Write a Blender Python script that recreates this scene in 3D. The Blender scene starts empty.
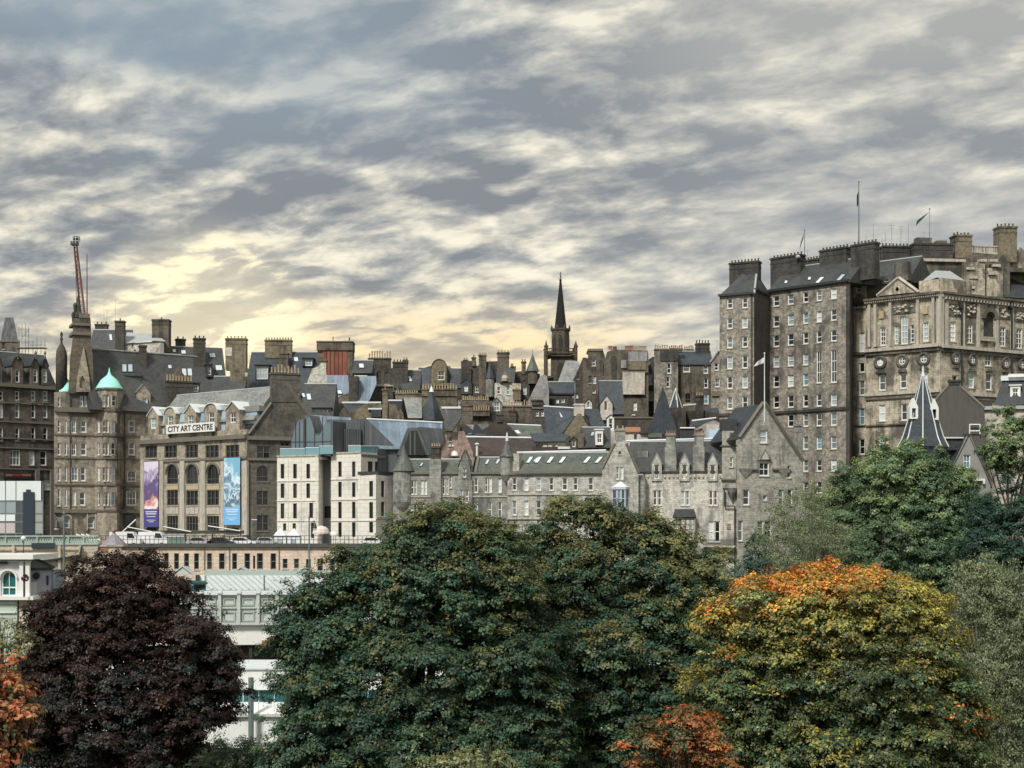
import bpy, bmesh, math, random
import numpy as np
from mathutils import Vector, Matrix
from mathutils.geometry import delaunay_2d_cdt
random.seed(7); RNG = np.random.default_rng(7)
SC = bpy.context.scene
COL = SC.collection
# ------------------------------------------------------------------ camera
F, CX, HY, ZC = 1500.0, 512.0, 525.0, 22.0      # focal length in px, centre, horizon row, eye height (m)
cam_d = bpy.data.cameras.new('camera'); cam = bpy.data.objects.new('camera', cam_d); COL.objects.link(cam)
cam.location = (0, 0, ZC); cam.rotation_euler = (math.pi/2, 0, 0)
cam_d.sensor_width = 36; cam_d.lens = F/1024*36; cam_d.shift_y = (HY-384)/1024
cam_d.clip_start = 0.5; cam_d.clip_end = 12000
SC.camera = cam
# ------------------------------------------------------------------ exposure
SC.view_settings.view_transform = 'Standard'; SC.view_settings.look = 'None'
SC.view_settings.exposure = 1.36; SC.view_settings.gamma = 1.0
SC.render.engine = 'CYCLES'
SC.cycles.max_bounces = 6; SC.cycles.diffuse_bounces = 3; SC.cycles.glossy_bounces = 3
SC.cycles.transparent_max_bounces = 6; SC.cycles.transmission_bounces = 4
# ------------------------------------------------------------------ sun (soft, behind cloud)
SUN_EL, SUN_AZ = math.radians(46), math.radians(207)     # azimuth clockwise from +Y
sun_d = bpy.data.lights.new('sun', 'SUN'); sun_d.energy = 1.5; sun_d.angle = math.radians(10); sun_d.color = (1.0, 0.95, 0.86)
sun = bpy.data.objects.new('sun', sun_d); COL.objects.link(sun)
sdir = Vector((math.sin(SUN_AZ)*math.cos(SUN_EL), math.cos(SUN_AZ)*math.cos(SUN_EL), math.sin(SUN_EL)))
sun.rotation_euler = (-sdir).to_track_quat('-Z', 'Y').to_euler(); sun.location = (0, 0, 300)
# ------------------------------------------------------------------ world: sky behind broken cloud
def lin(r, g, b):
    def f(c):
        c /= 255.0
        return c/12.92 if c <= 0.04045 else ((c+0.055)/1.055)**2.4
    return (f(r), f(g), f(b), 1.0)
class NT:
    """tiny node-graph helper"""
    def __init__(s, tree): s.t = tree; s.N = tree.nodes; s.L = tree.links
    def n(s, typ, ins=None, **kw):
        nd = s.N.new(typ)
        for k, v in kw.items(): setattr(nd, k, v)
        for k, v in (ins or {}).items(): s.put(nd.inputs[k], v)
        return nd
    def put(s, sock, v):
        if isinstance(v, bpy.types.NodeSocket): s.L.new(v, sock)
        else: sock.default_value = v
    def math(s, op, a, b=0.0, c=None, clamp=False):
        nd = s.N.new('ShaderNodeMath'); nd.operation = op; nd.use_clamp = clamp
        s.put(nd.inputs[0], a); s.put(nd.inputs[1], b)
        if c is not None: s.put(nd.inputs[2], c)
        return nd.outputs[0]
    def mix(s, fac, a, b, mode='MIX'):
        nd = s.N.new('ShaderNodeMix'); nd.data_type = 'RGBA'; nd.blend_type = mode; nd.clamp_factor = True
        s.put(nd.inputs[0], fac); s.put(nd.inputs[6], a); s.put(nd.inputs[7], b)
        return nd.outputs[2]
    def ramp(s, fac, stops, interp='LINEAR'):
        nd = s.N.new('ShaderNodeValToRGB'); cr = nd.color_ramp; cr.interpolation = interp
        while len(cr.elements) < len(stops): cr.elements.new(0.5)
        for e, (p, c) in zip(cr.elements, stops):
            e.position = p; e.color = c if len(c) == 4 else (*c, 1)
        s.put(nd.inputs[0], fac); return nd.outputs[0]
    def rng(s, v, a, b, c=0.0, d=1.0, smooth=True):
        nd = s.N.new('ShaderNodeMapRange'); nd.interpolation_type = 'SMOOTHSTEP' if smooth else 'LINEAR'
        s.put(nd.inputs[0], v); nd.inputs[1].default_value = a; nd.inputs[2].default_value = b
        nd.inputs[3].default_value = c; nd.inputs[4].default_value = d; return nd.outputs[0]
    def noise(s, vec, scale, detail=4, rough=0.5, dist=0.0, dim='3D'):
        nd = s.N.new('ShaderNodeTexNoise'); nd.noise_dimensions = dim
        s.put(nd.inputs['Vector'], vec); nd.inputs['Scale'].default_value = scale; nd.inputs['Detail'].default_value = detail
        nd.inputs['Roughness'].default_value = rough; nd.inputs['Distortion'].default_value = dist
        return nd.outputs['Fac']
    def vmap(s, vec, scale=(1, 1, 1), loc=(0, 0, 0), rot=(0, 0, 0)):
        nd = s.N.new('ShaderNodeMapping'); s.put(nd.inputs[0], vec)
        nd.inputs['Location'].default_value = loc; nd.inputs['Scale'].default_value = scale; nd.inputs['Rotation'].default_value = rot
        return nd.outputs[0]
world = bpy.data.worlds.new('World'); SC.world = world; world.use_nodes = True
def build_world():
    g = NT(world.node_tree); g.N.clear()
    out = g.n('ShaderNodeOutputWorld'); bg = g.n('ShaderNodeBackground'); g.L.new(bg.outputs[0], out.inputs[0])
    bg.inputs['Strength'].default_value = 0.10
    sky = g.n('ShaderNodeTexSky', sky_type='NISHITA', sun_disc=False, sun_elevation=SUN_EL, sun_rotation=SUN_AZ)
    tc = g.n('ShaderNodeTexCoord'); d = tc.outputs['Generated']
    sp = g.n('ShaderNodeSeparateXYZ', {0: d}); X, Y, Z = sp.outputs
    # project the view direction on a cloud layer
    zz = g.math('ADD', g.math('MAXIMUM', Z, 0.0), 0.24)
    u = g.math('DIVIDE', X, zz); v = g.math('DIVIDE', Y, zz)
    cv = g.n('ShaderNodeCombineXYZ', {0: u, 1: v, 2: 0.0}).outputs[0]
    warp = g.n('ShaderNodeTexNoise', {'Vector': cv, 'Scale': 3.0, 'Detail': 4.0}).outputs['Color']
    cv2 = g.n('ShaderNodeVectorMath', {0: cv, 1: g.n('ShaderNodeVectorMath', {0: warp, 3: 0.09}, operation='SCALE').outputs[0]}, operation='ADD').outputs[0]
    m = g.vmap(g.vmap(cv2, (1, 1, 1), (0, 0, 0), (0, 0, 0.45)), (0.80, 1.14, 1), (3.4, 1.2, 0))
    big = g.noise(m, 1.7, 2, 0.45, 0.0)
    mid = g.noise(m, 7.8, 9, 0.57, 0.12)
    mid2 = g.noise(g.vmap(m, (1, 1, 1), (0.024, -0.050, 0)), 7.8, 6, 0.57, 0.12)
    dens = g.math('ADD', g.math('MULTIPLY', big, 0.55), g.math('MULTIPLY', mid, 1.05))     # ~0.8 mean
    relief = g.math('SUBTRACT', mid, mid2)
    lit = g.math('SUBTRACT', dens, g.math('MULTIPLY', relief, -0.9))
    flat = g.math('MULTIPLY', g.rng(X, 0.0, 0.22), g.rng(Z, 0.30, 0.16))                     # smoother sheet low on the right
    lit = g.math('ADD', g.math('MULTIPLY', g.math('SUBTRACT', lit, 0.80), g.math('SUBTRACT', 1.0, g.math('MULTIPLY', flat, 0.45))), 0.80)
    ct = g.ramp(g.rng(lit, 0.50, 1.00, 0, 1, False), [
        (0.00, lin(244, 237, 216)), (0.18, lin(226, 220, 203)), (0.38, lin(197, 194, 182)), (0.58, lin(173, 172, 166)), (0.78, lin(151, 152, 151)), (1.0, lin(128, 132, 136))])
    top_r = g.math('MULTIPLY', g.rng(X, 0.0, 0.16), g.rng(Z, 0.22, 0.31)); ct = g.mix(g.math('MULTIPLY', top_r, 0.30), ct, lin(226, 222, 208))
    # blue holes, upper left
    hole = g.noise(g.vmap(cv2, (0.6, 1.0, 1), (1.3, 4.4, 0), (0, 0, -0.3)), 1.5, 4, 0.5, 0.1)
    upleft = g.math('MULTIPLY', g.rng(X, 0.10, -0.20), g.rng(Z, 0.20, 0.28))
    holem = g.math('MULTIPLY', g.rng(hole, 0.36, 0.56), g.math('ADD', g.math('MULTIPLY', upleft, 0.75), 0.05), clamp=True)
    ct = g.mix(holem, ct, lin(138, 154, 166))
    ct = g.mix(g.math('MULTIPLY', flat, 0.30), ct, lin(184, 184, 184))
    # warm band over the skyline and the glow where the low sun hides
    inv = g.rng(lit, 0.84, 0.58)
    band = g.math('MULTIPLY', g.rng(Z, 0.170, 0.10), g.math('MULTIPLY', g.rng(X, -0.36, -0.20), g.rng(X, 0.17, 0.0)))
    band = g.math('MULTIPLY', band, g.math('ADD', g.math('MULTIPLY', inv, 0.75), 0.36), clamp=True)
    ct = g.mix(band, ct, lin(252, 222, 165))
    wide = g.math('MULTIPLY', g.rng(Z, 0.30, 0.12), g.math('MULTIPLY', inv, g.rng(X, 0.25, -0.1)))
    ct = g.mix(g.math('MULTIPLY', wide, 0.30), ct, lin(243, 232, 200))
    gd = Vector((-0.205, 1, 0.124)).normalized()
    dot = g.n('ShaderNodeVectorMath', {0: d, 1: tuple(gd)}, operation='DOT_PRODUCT').outputs['Value']
    glow = g.math('MULTIPLY', g.rng(dot, 0.9962, 0.9998), g.math('ADD', g.math('MULTIPLY', inv, 0.95), 0.38), clamp=True)
    ct = g.mix(glow, ct, lin(262, 248, 205))
    # brightness added to the unseen sky behind the camera and overhead, to light facades
    back = g.math('ADD', g.rng(Y, 0.35, -0.5, 1.0, 1.2), g.rng(Z, 0.40, 0.9, 0.0, 0.15))
    ct = g.n('ShaderNodeVectorMath', {0: ct, 3: g.math('MULTIPLY', back, 4.4)}, operation='SCALE').outputs[0]   # x0.10 strength, exposure 2^1
    fin = g.mix(0.98, sky.outputs[0], ct)
    g.L.new(fin, bg.inputs['Color'])
build_world()
# ------------------------------------------------------------------ geometry helpers
def at(px, py, D):
    return Vector(((px-CX)*D/F, D, ZC+(HY-py)*D/F))
class Fac:
    """a vertical facade plane through two ground points; s runs along it, d comes out of it, z up"""
    def __init__(s, p0=None, D0=None, p1=None, D1=None, A=None, B=None):
        s.A = A.copy() if A else Vector(((p0-CX)*D0/F, D0)); s.B = B.copy() if B else Vector(((p1-CX)*D1/F, D1))
        s.t = (s.B-s.A).normalized(); s.n = Vector((s.t.y, -s.t.x)); s.L = (s.B-s.A).length
        s.yaw = math.atan2(s.t.y, s.t.x)
    def s(s, px, d=0.0):
        r = (px-CX)/F; O = s.A+s.n*d
        return (r*O.y-O.x)/(s.t.x-r*s.t.y)
    def z(s, px, py, d=0.0):
        q = s.A+s.n*d+s.t*s.s(px, d)
        return ZC+(HY-py)*q.y/F
    def sz(s, px, py, d=0.0): return (s.s(px, d), s.z(px, py, d))
    def P(s, a, d, z):
        q = s.A+s.t*a+s.n*d
        return Vector((q.x, q.y, z))
    def pt(s, px, py, d=0.0):
        a, z = s.sz(px, py, d); return s.P(a, d, z)
    def off(s, d): return Fac(A=s.A+s.n*d, B=s.B+s.n*d)
    def right(s, dep): return Fac(A=s.B, B=s.B-s.n*dep)
    def left(s, dep): return Fac(A=s.A-s.n*dep, B=s.A)
    def sub(s, a0, d0, a1, d1): return Fac(A=s.A+s.t*a0+s.n*d0, B=s.A+s.t*a1+s.n*d1)
def inside(x, y, poly):
    r = False; j = len(poly)-1
    for i in range(len(poly)):
        (xi, yi), (xj, yj) = poly[i], poly[j]
        if (yi > y) != (yj > y) and x < (xj-xi)*(y-yi)/(yj-yi)+xi: r = not r
        j = i
    return r
class MB:
    def __init__(s): s.v = []; s.f = []; s.m = []; s.mi = 0
    def add(s, vs, fs):
        o = len(s.v); s.v.extend([tuple(p) for p in vs])
        for f in fs: s.f.append(tuple(o+i for i in f)); s.m.append(s.mi)
    def hexa(s, c): s.add(c, [(0, 3, 2, 1), (4, 5, 6, 7), (0, 1, 5, 4), (1, 2, 6, 5), (2, 3, 7, 6), (3, 0, 4, 7)])
    def box(s, f, a0, a1, z0, z1, d0, d1):
        s.hexa([f.P(a0, d1, z0), f.P(a1, d1, z0), f.P(a1, d0, z0), f.P(a0, d0, z0), f.P(a0, d1, z1), f.P(a1, d1, z1), f.P(a1, d0, z1), f.P(a0, d0, z1)])
    def lbox(s, x0, x1, y0, y1, z0, z1):
        s.hexa([(x0, y0, z0), (x1, y0, z0), (x1, y1, z0), (x0, y1, z0), (x0, y0, z1), (x1, y0, z1), (x1, y1, z1), (x0, y1, z1)])
    def prism(s, f, poly, d0, d1, holes=(), back=True, away=False):
        """poly (s,z) extruded from d0 (front, larger) to d1; holes only in front with reveals of .3"""
        n = len(poly); fr = [f.P(a, d0, z) for a, z in poly]; bk = [f.P(a, d1, z) for a, z in poly]
        if away:                                     # body runs back along the line of sight, so the plan is a parallelogram
            bk = [p+Vector((p.x/p.y, 1, 0))*(d0-d1) for p in fr]
        if holes:
            pv = [Vector(p) for p in poly]; ed = [(i, (i+1) % n) for i in range(n)]
            for h in holes:
                o = len(pv); k = len(h); ed += [(o+i, o+(i+1) % k) for i in range(k)]; pv += [Vector(p) for p in h]
            ov, oe, of, _, _, _ = delaunay_2d_cdt(pv, ed, [], 0, 1e-5)
            keep = []
            for q in of:
                c = (ov[q[0]]+ov[q[1]]+ov[q[2]])/3
                if inside(c.x, c.y, poly) and not any(inside(c.x, c.y, h) for h in holes): keep.append(tuple(q))
            s.add([f.P(p.x, d0, p.y) for p in ov], keep)
            for h in holes:
                k = len(h); a = [f.P(x, d0, z) for x, z in h]; b = [f.P(x, d0-0.34, z) for x, z in h]
                s.add(a+b, [(i, (i+1) % k, k+(i+1) % k, k+i) for i in range(k)])
        else: s.add(fr, [tuple(range(n))])
        s.add(fr+bk, [(i, (i+1) % n, n+(i+1) % n, n+i) for i in range(n)])
        if back: s.add(bk, [tuple(range(n))])
    def slab(s, pts, th):
        """thick polygon from coplanar 3d points"""
        pts = [Vector(p) for p in pts]
        nn = Vector((0, 0, 0))
        for i in range(len(pts)):
            a, b = pts[i], pts[(i+1) % len(pts)]; nn += a.cross(b)
        nn.normalize()
        if nn.z < 0: nn = -nn
        k = len(pts); lo = [p-nn*th for p in pts]
        s.add(pts+lo, [tuple(range(k)), tuple(range(2*k-1, k-1, -1))]+[(i, (i+1) % k, k+(i+1) % k, k+i) for i in range(k)])
    def tube(s, p0, p1, r0, r1=None, n=6):
        p0 = Vector(p0); p1 = Vector(p1); r1 = r0 if r1 is None else r1
        q = (p1-p0).to_track_quat('Z', 'Y'); ring = []
        for p, r in ((p0, r0), (p1, r1)):
            for i in range(n):
                a = 2*math.pi*i/n; ring.append(p+q @ Vector((r*math.cos(a), r*math.sin(a), 0)))
        s.add(ring, [(i, (i+1) % n, n+(i+1) % n, n+i) for i in range(n)]+[tuple(range(n)), tuple(range(n, 2*n))])
    def lathe(s, c, prof, n=12, rot=0.0, a0=0.0, a1=2*math.pi):
        c = Vector(c); vs = []; full = abs(a1-a0-2*math.pi) < 1e-6; k = n if full else n+1
        for r, z in prof:
            for i in range(k):
                a = a0+rot+(a1-a0)*i/n; vs.append(c+Vector((r*math.cos(a), r*math.sin(a), z)))
        fs = []
        for j in range(len(prof)-1):
            for i in range(k if full else n):
                i2 = (i+1) % k; fs.append((j*k+i, j*k+i2, (j+1)*k+i2, (j+1)*k+i))
        if prof[0][0] > 1e-4: fs.append(tuple(range(k)))
        if prof[-1][0] > 1e-4: fs.append(tuple(range((len(prof)-1)*k, len(prof)*k)))
        s.add(vs, fs)
    def build(s, name, mat, parent=None, smooth=False, fix=True, local=None):
        o0 = Vector((0, 0, 0))
        if parent is not None and local is None: o0 = world_loc(parent)
        me = bpy.data.meshes.new(name)
        me.from_pydata([(x-o0.x, y-o0.y, z-o0.z) for x, y, z in s.v], [], s.f)
        for m in (mat if isinstance(mat, (list, tuple)) else [mat]): me.materials.append(m)
        if isinstance(mat, (list, tuple)): me.polygons.foreach_set('material_index', s.m)
        if fix:
            bm = bmesh.new(); bm.from_mesh(me)
            bmesh.ops.remove_doubles(bm, verts=bm.verts, dist=0.0004)
            bmesh.ops.recalc_face_normals(bm, faces=bm.faces)
            bm.to_mesh(me); bm.free()
        box_uv(me, o0)
        if smooth: me.polygons.foreach_set('use_smooth', [True]*len(me.polygons))
        o = bpy.data.objects.new(name, me); COL.objects.link(o)
        if parent is not None: o.parent = parent
        return o
def world_loc(o):
    l = Vector((0, 0, 0))
    while o is not None: l += o.location; o = o.parent
    return l
def box_uv(me, o0):
    uv = me.uv_layers.new(name='uv')
    Zv = Vector((0, 0, 1))
    for p in me.polygons:
        n = p.normal
        t = Zv.cross(n)
        if t.length < 0.05: t = Vector((1, 0, 0)); w = Vector((0, 1, 0))
        else: t.normalize(); w = n.cross(t)
        for li in p.loop_indices:
            q = me.vertices[me.loops[li].vertex_index].co+o0
            uv.data[li].uv = (q.dot(t), q.dot(w))
def T(name, label, cat, loc, group=None):
    o = bpy.data.objects.new(name, None); COL.objects.link(o); o.location = loc; o.empty_display_size = 0.5
    o['label'] = label; o['category'] = cat
    if group: o['group'] = group
    return o
def tag(o, label, cat, group=None):
    o['label'] = label; o['category'] = cat
    if group: o['group'] = group
    return o
# ------------------------------------------------------------------ materials
def newmat(name):
    m = bpy.data.materials.new(name); m.use_nodes = True; g = NT(m.node_tree); g.N.clear()
    out = g.n('ShaderNodeOutputMaterial'); b = g.n('ShaderNodeBsdfPrincipled'); g.L.new(b.outputs[0], out.inputs[0])
    return m, g, b
def sc_(c, k): return (c[0]*k, c[1]*k, c[2]*k, 1)
def stone(name, c, soot=0.5, dark=0.35, bw=0.9, bh=0.36, var=0.25, rough=0.9, light=None, mott=0.75):
    """coursed stone with soot patches and rain streaks"""
    m, g, b = newmat(name)
    uv = g.n('ShaderNodeUVMap').outputs[0]; pos = g.n('ShaderNodeNewGeometry').outputs['Position']
    br = g.n('ShaderNodeTexBrick', {'Vector': uv, 'Scale': 1.0, 'Color1': sc_(c, 1+var), 'Color2': sc_(c, 1-var), 'Mortar': sc_(c, 0.55),
        'Mortar Size': 0.018, 'Mortar Smooth': 0.3, 'Bias': 0.0, 'Brick Width': bw, 'Row Height': bh})
    n1 = g.noise(pos, 0.22, 6, 0.68, 0.4); n2 = g.noise(g.vmap(pos, (1.1, 1.1, 0.12)), 0.9, 5, 0.65); n3 = g.noise(pos, 1.7, 5, 0.65)
    k = g.rng(g.math('ADD', g.math('MULTIPLY', n1, 0.95), g.math('ADD', g.math('MULTIPLY', n2, 0.5), g.math('MULTIPLY', n3, 0.25))), 0.93-soot*0.20, 1.05-soot*0.10)
    colr = g.mix(g.rng(n3, 0.42, 0.66, 0, mott), br.outputs[0], sc_(light or c, 1.55))
    colr = g.mix(g.math('MULTIPLY', k, 0.9), colr, (c[0]*dark*0.95, c[1]*dark, c[2]*dark*1.06, 1))
    g.put(b.inputs['Base Color'], colr); b.inputs['Roughness'].default_value = rough
    bp = g.n('ShaderNodeBump', {'Strength': 0.5, 'Distance': 0.06, 'Height': g.math('ADD', g.math('MULTIPLY', br.outputs['Fac'], -0.5), n3)})
    g.L.new(bp.outputs[0], b.inputs['Normal'])
    return m
def slate(name, c, moss=None, rough=0.55, seam=None):
    m, g, b = newmat(name)
    uv = g.n('ShaderNodeUVMap').outputs[0]; pos = g.n('ShaderNodeNewGeometry').outputs['Position']
    br = g.n('ShaderNodeTexBrick', {'Vector': uv, 'Scale': 1.0, 'Color1': sc_(c, 1.35), 'Color2': sc_(c, 0.65), 'Mortar': sc_(c, 0.4),
        'Mortar Size': 0.02, 'Brick Width': seam or 0.45, 'Row Height': 40.0 if seam else 0.28})
    if seam: br.offset = 0.0
    n1 = g.noise(pos, 0.35, 5, 0.6, 0.2); n2 = g.noise(g.vmap(pos, (1.5, 1.5, 0.3)), 1.6, 4, 0.6)
    colr = g.mix(g.rng(n1, 0.40, 0.66, 0, 0.65), br.outputs[0], sc_(moss or c, 1.25))
    colr = g.mix(g.rng(n2, 0.5, 0.75, 0, 0.5), colr, sc_(c, 0.5))
    g.put(b.inputs['Base Color'], colr)
    g.put(b.inputs['Roughness'], g.rng(n2, 0.3, 0.7, rough-0.12, rough+0.15))
    bp = g.n('ShaderNodeBump', {'Strength': 0.4, 'Distance': 0.04, 'Height': br.outputs['Fac']}); bp.invert = True
    g.L.new(bp.outputs[0], b.inputs['Normal'])
    return m
def plain(name, c, rough=0.6, metal=0.0, var=0.2, sc=1.2, spec=None, dirt=0.0):
    m, g, b = newmat(name)
    pos = g.n('ShaderNodeNewGeometry').outputs['Position']
    n1 = g.noise(pos, sc, 5, 0.6, 0.2); n2 = g.noise(g.vmap(pos, (2.0, 2.0, 0.2)), 1.3, 4, 0.6)
    colr = g.mix(n1, sc_(c, 1-var), sc_(c, 1+var))
    if dirt: colr = g.mix(g.rng(n2, 0.45, 0.75, 0, dirt), colr, sc_(c, 0.45))
    g.put(b.inputs['Base Color'], colr); b.inputs['Roughness'].default_value = rough; b.inputs['Metallic'].default_value = metal
    if spec is not None: b.inputs['Specular IOR Level'].default_value = spec
    return m
def glass_pane(name, stops, rough=0.06, ior=1.9):
    m, g, b = newmat(name)
    r = g.n('ShaderNodeObjectInfo').outputs['Random']
    g.put(b.inputs['Base Color'], g.ramp(r, stops, 'CONSTANT')); b.inputs['Roughness'].default_value = rough; b.inputs['IOR'].default_value = ior
    return m
M = {}
M['hotel'] = stone('hotel_stone', (0.115, 0.098, 0.082), 0.75, 0.35)
M['corner'] = stone('corner_stone', (0.25, 0.22, 0.18), 0.55, 0.30, light=(0.30, 0.26, 0.21))
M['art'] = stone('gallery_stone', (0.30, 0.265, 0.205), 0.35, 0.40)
M['artshade'] = stone('gallery_shaded_stone', (0.098, 0.092, 0.078), 0.6, 0.45)  # darker gallery stone, the side face's shade put into its colour
M['pale'] = stone('pale_new_stone', (0.66, 0.635, 0.575), 0.30, 0.72, 1.6, 0.75, 0.06, mott=0.15)
M['row'] = stone('grey_row_stone', (0.37, 0.365, 0.335), 0.38, 0.42)
M['rowd'] = stone('grey_green_stone', (0.24, 0.242, 0.222), 0.5, 0.40)
M['cream'] = stone('cream_rubble', (0.47, 0.455, 0.41), 0.42, 0.45, 0.6, 0.3)
M['tower'] = stone('tower_rubble', (0.325, 0.318, 0.285), 0.42, 0.45, 0.5, 0.28)
M['tene'] = stone('tenement_rubble', (0.205, 0.188, 0.162), 0.46, 0.40, 0.55, 0.3, light=(0.30, 0.27, 0.23))
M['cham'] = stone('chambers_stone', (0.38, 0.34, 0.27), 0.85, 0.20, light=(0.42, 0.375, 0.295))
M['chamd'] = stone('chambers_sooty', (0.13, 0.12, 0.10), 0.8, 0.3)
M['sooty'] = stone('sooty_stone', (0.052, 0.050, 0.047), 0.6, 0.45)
M['brown'] = stone('brown_stone', (0.118, 0.102, 0.080), 0.62, 0.33, 0.6, 0.3)
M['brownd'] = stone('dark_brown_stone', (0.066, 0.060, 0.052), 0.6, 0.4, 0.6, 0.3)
M['ochre'] = stone('ochre_stone', (0.165, 0.142, 0.10), 0.58, 0.36, 0.6, 0.3)
M['rend'] = stone('worn_render', (0.42, 0.39, 0.35), 0.35, 0.55, 30, 30, 0.02)
M['rendg'] = stone('grey_render', (0.24, 0.24, 0.24), 0.4, 0.55, 30, 30, 0.02)
M['pink'] = stone('pink_stone', (0.27, 0.195, 0.165), 0.3, 0.55, 0.6, 0.3)
M['beige'] = stone('beige_stone', (0.60, 0.495, 0.40), 0.12, 0.62, 1.2, 0.5, 0.08, mott=0.3)
M['buff'] = stone('buff_parapet', (0.52, 0.46, 0.37), 0.25, 0.6, 1.4, 0.5, 0.08, mott=0.4)
M['slate'] = slate('slate', (0.046, 0.050, 0.054), (0.055, 0.060, 0.056))
M['slateg'] = slate('green_slate', (0.085, 0.10, 0.09), (0.10, 0.115, 0.085))
M['slateb'] = slate('blue_slate', (0.034, 0.045, 0.058), (0.042, 0.055, 0.066))
M['slated'] = slate('dark_slate', (0.034, 0.040, 0.047))
M['slatel'] = slate('pale_slate', (0.20, 0.21, 0.21), (0.22, 0.23, 0.21))
M['zinc'] = slate('blue_zinc', (0.15, 0.20, 0.26), (0.16, 0.21, 0.27), 0.42, 0.7)
M['zincd'] = slate('dark_zinc', (0.085, 0.095, 0.105), None, 0.42, 0.5)
M['rust'] = slate('rusty_roof', (0.040, 0.031, 0.027), (0.055, 0.038, 0.031))
M['lead'] = plain('lead', (0.34, 0.37, 0.385), 0.5)
M['leadw'] = plain('pale_lead', (0.62, 0.66, 0.68), 0.5)
M['copper'] = plain('green_copper', (0.33, 0.76, 0.66), 0.6, 0, 0.10, 0.8)
M['white'] = plain('white_paint', (0.72, 0.73, 0.71), 0.5, 0, 0.06)
M['sash'] = plain('sash_paint', (0.80, 0.81, 0.79), 0.5, 0, 0.08)
M['dark'] = plain('dark_metal', (0.03, 0.033, 0.036), 0.5)
M['darkf'] = plain('dark_frame', (0.09, 0.09, 0.085), 0.6)
M['steel'] = plain('grey_green_steel', (0.13, 0.165, 0.165), 0.55)
M['pot'] = plain('clay_pot', (0.36, 0.29, 0.19), 0.8, 0, 0.3, 0.5)
M['potd'] = plain('sooty_pot', (0.075, 0.068, 0.055), 0.8, 0, 0.4, 0.5)
M['poto'] = plain('orange_pot', (0.28, 0.135, 0.075), 0.8, 0, 0.3, 0.5)
M['red'] = slate('rust_red_sheet', (0.24, 0.066, 0.045), (0.26, 0.075, 0.05), 0.6, 0.55)
M['crane'] = plain('red_steel', (0.17, 0.06, 0.045), 0.6)
M['cap'] = plain('stone_cap', (0.15, 0.138, 0.118), 0.9, 0, 0.35, 2)
M['capl'] = plain('pale_trim', (0.43, 0.40, 0.345), 0.9, 0, 0.4, 1.5, dirt=0.85)
M['pane'] = glass_pane('window_pane', [(0, (0.012, 0.016, 0.018, 1)), (0.36, (0.03, 0.04, 0.045, 1)), (0.50, (0.12, 0.16, 0.17, 1)), (0.64, (0.30, 0.38, 0.41, 1)), (0.78, (0.58, 0.62, 0.62, 1)), (0.92, (0.12, 0.25, 0.34, 1))])  # bluish panes hold sky reflection in their colour; palest stand for blinds
M['paned'] = glass_pane('dark_pane', [(0, (0.012, 0.014, 0.014, 1)), (0.7, (0.03, 0.035, 0.035, 1))], 0.08, 1.6)
M['paneb'] = glass_pane('sky_pane', [(0, (0.30, 0.42, 0.54, 1)), (0.5, (0.42, 0.52, 0.60, 1))])
M['attic'] = glass_pane('attic_pane', [(0, (0.10, 0.155, 0.185, 1)), (0.5, (0.17, 0.245, 0.285, 1))])
M['skyl'] = glass_pane('rooflight_pane', [(0, (0.55, 0.64, 0.70, 1)), (0.5, (0.70, 0.74, 0.74, 1)), (0.8, (0.40, 0.50, 0.58, 1))])
M['balu'] = glass_pane('balustrade_glass', [(0, (0.16, 0.30, 0.34, 1))])
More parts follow.
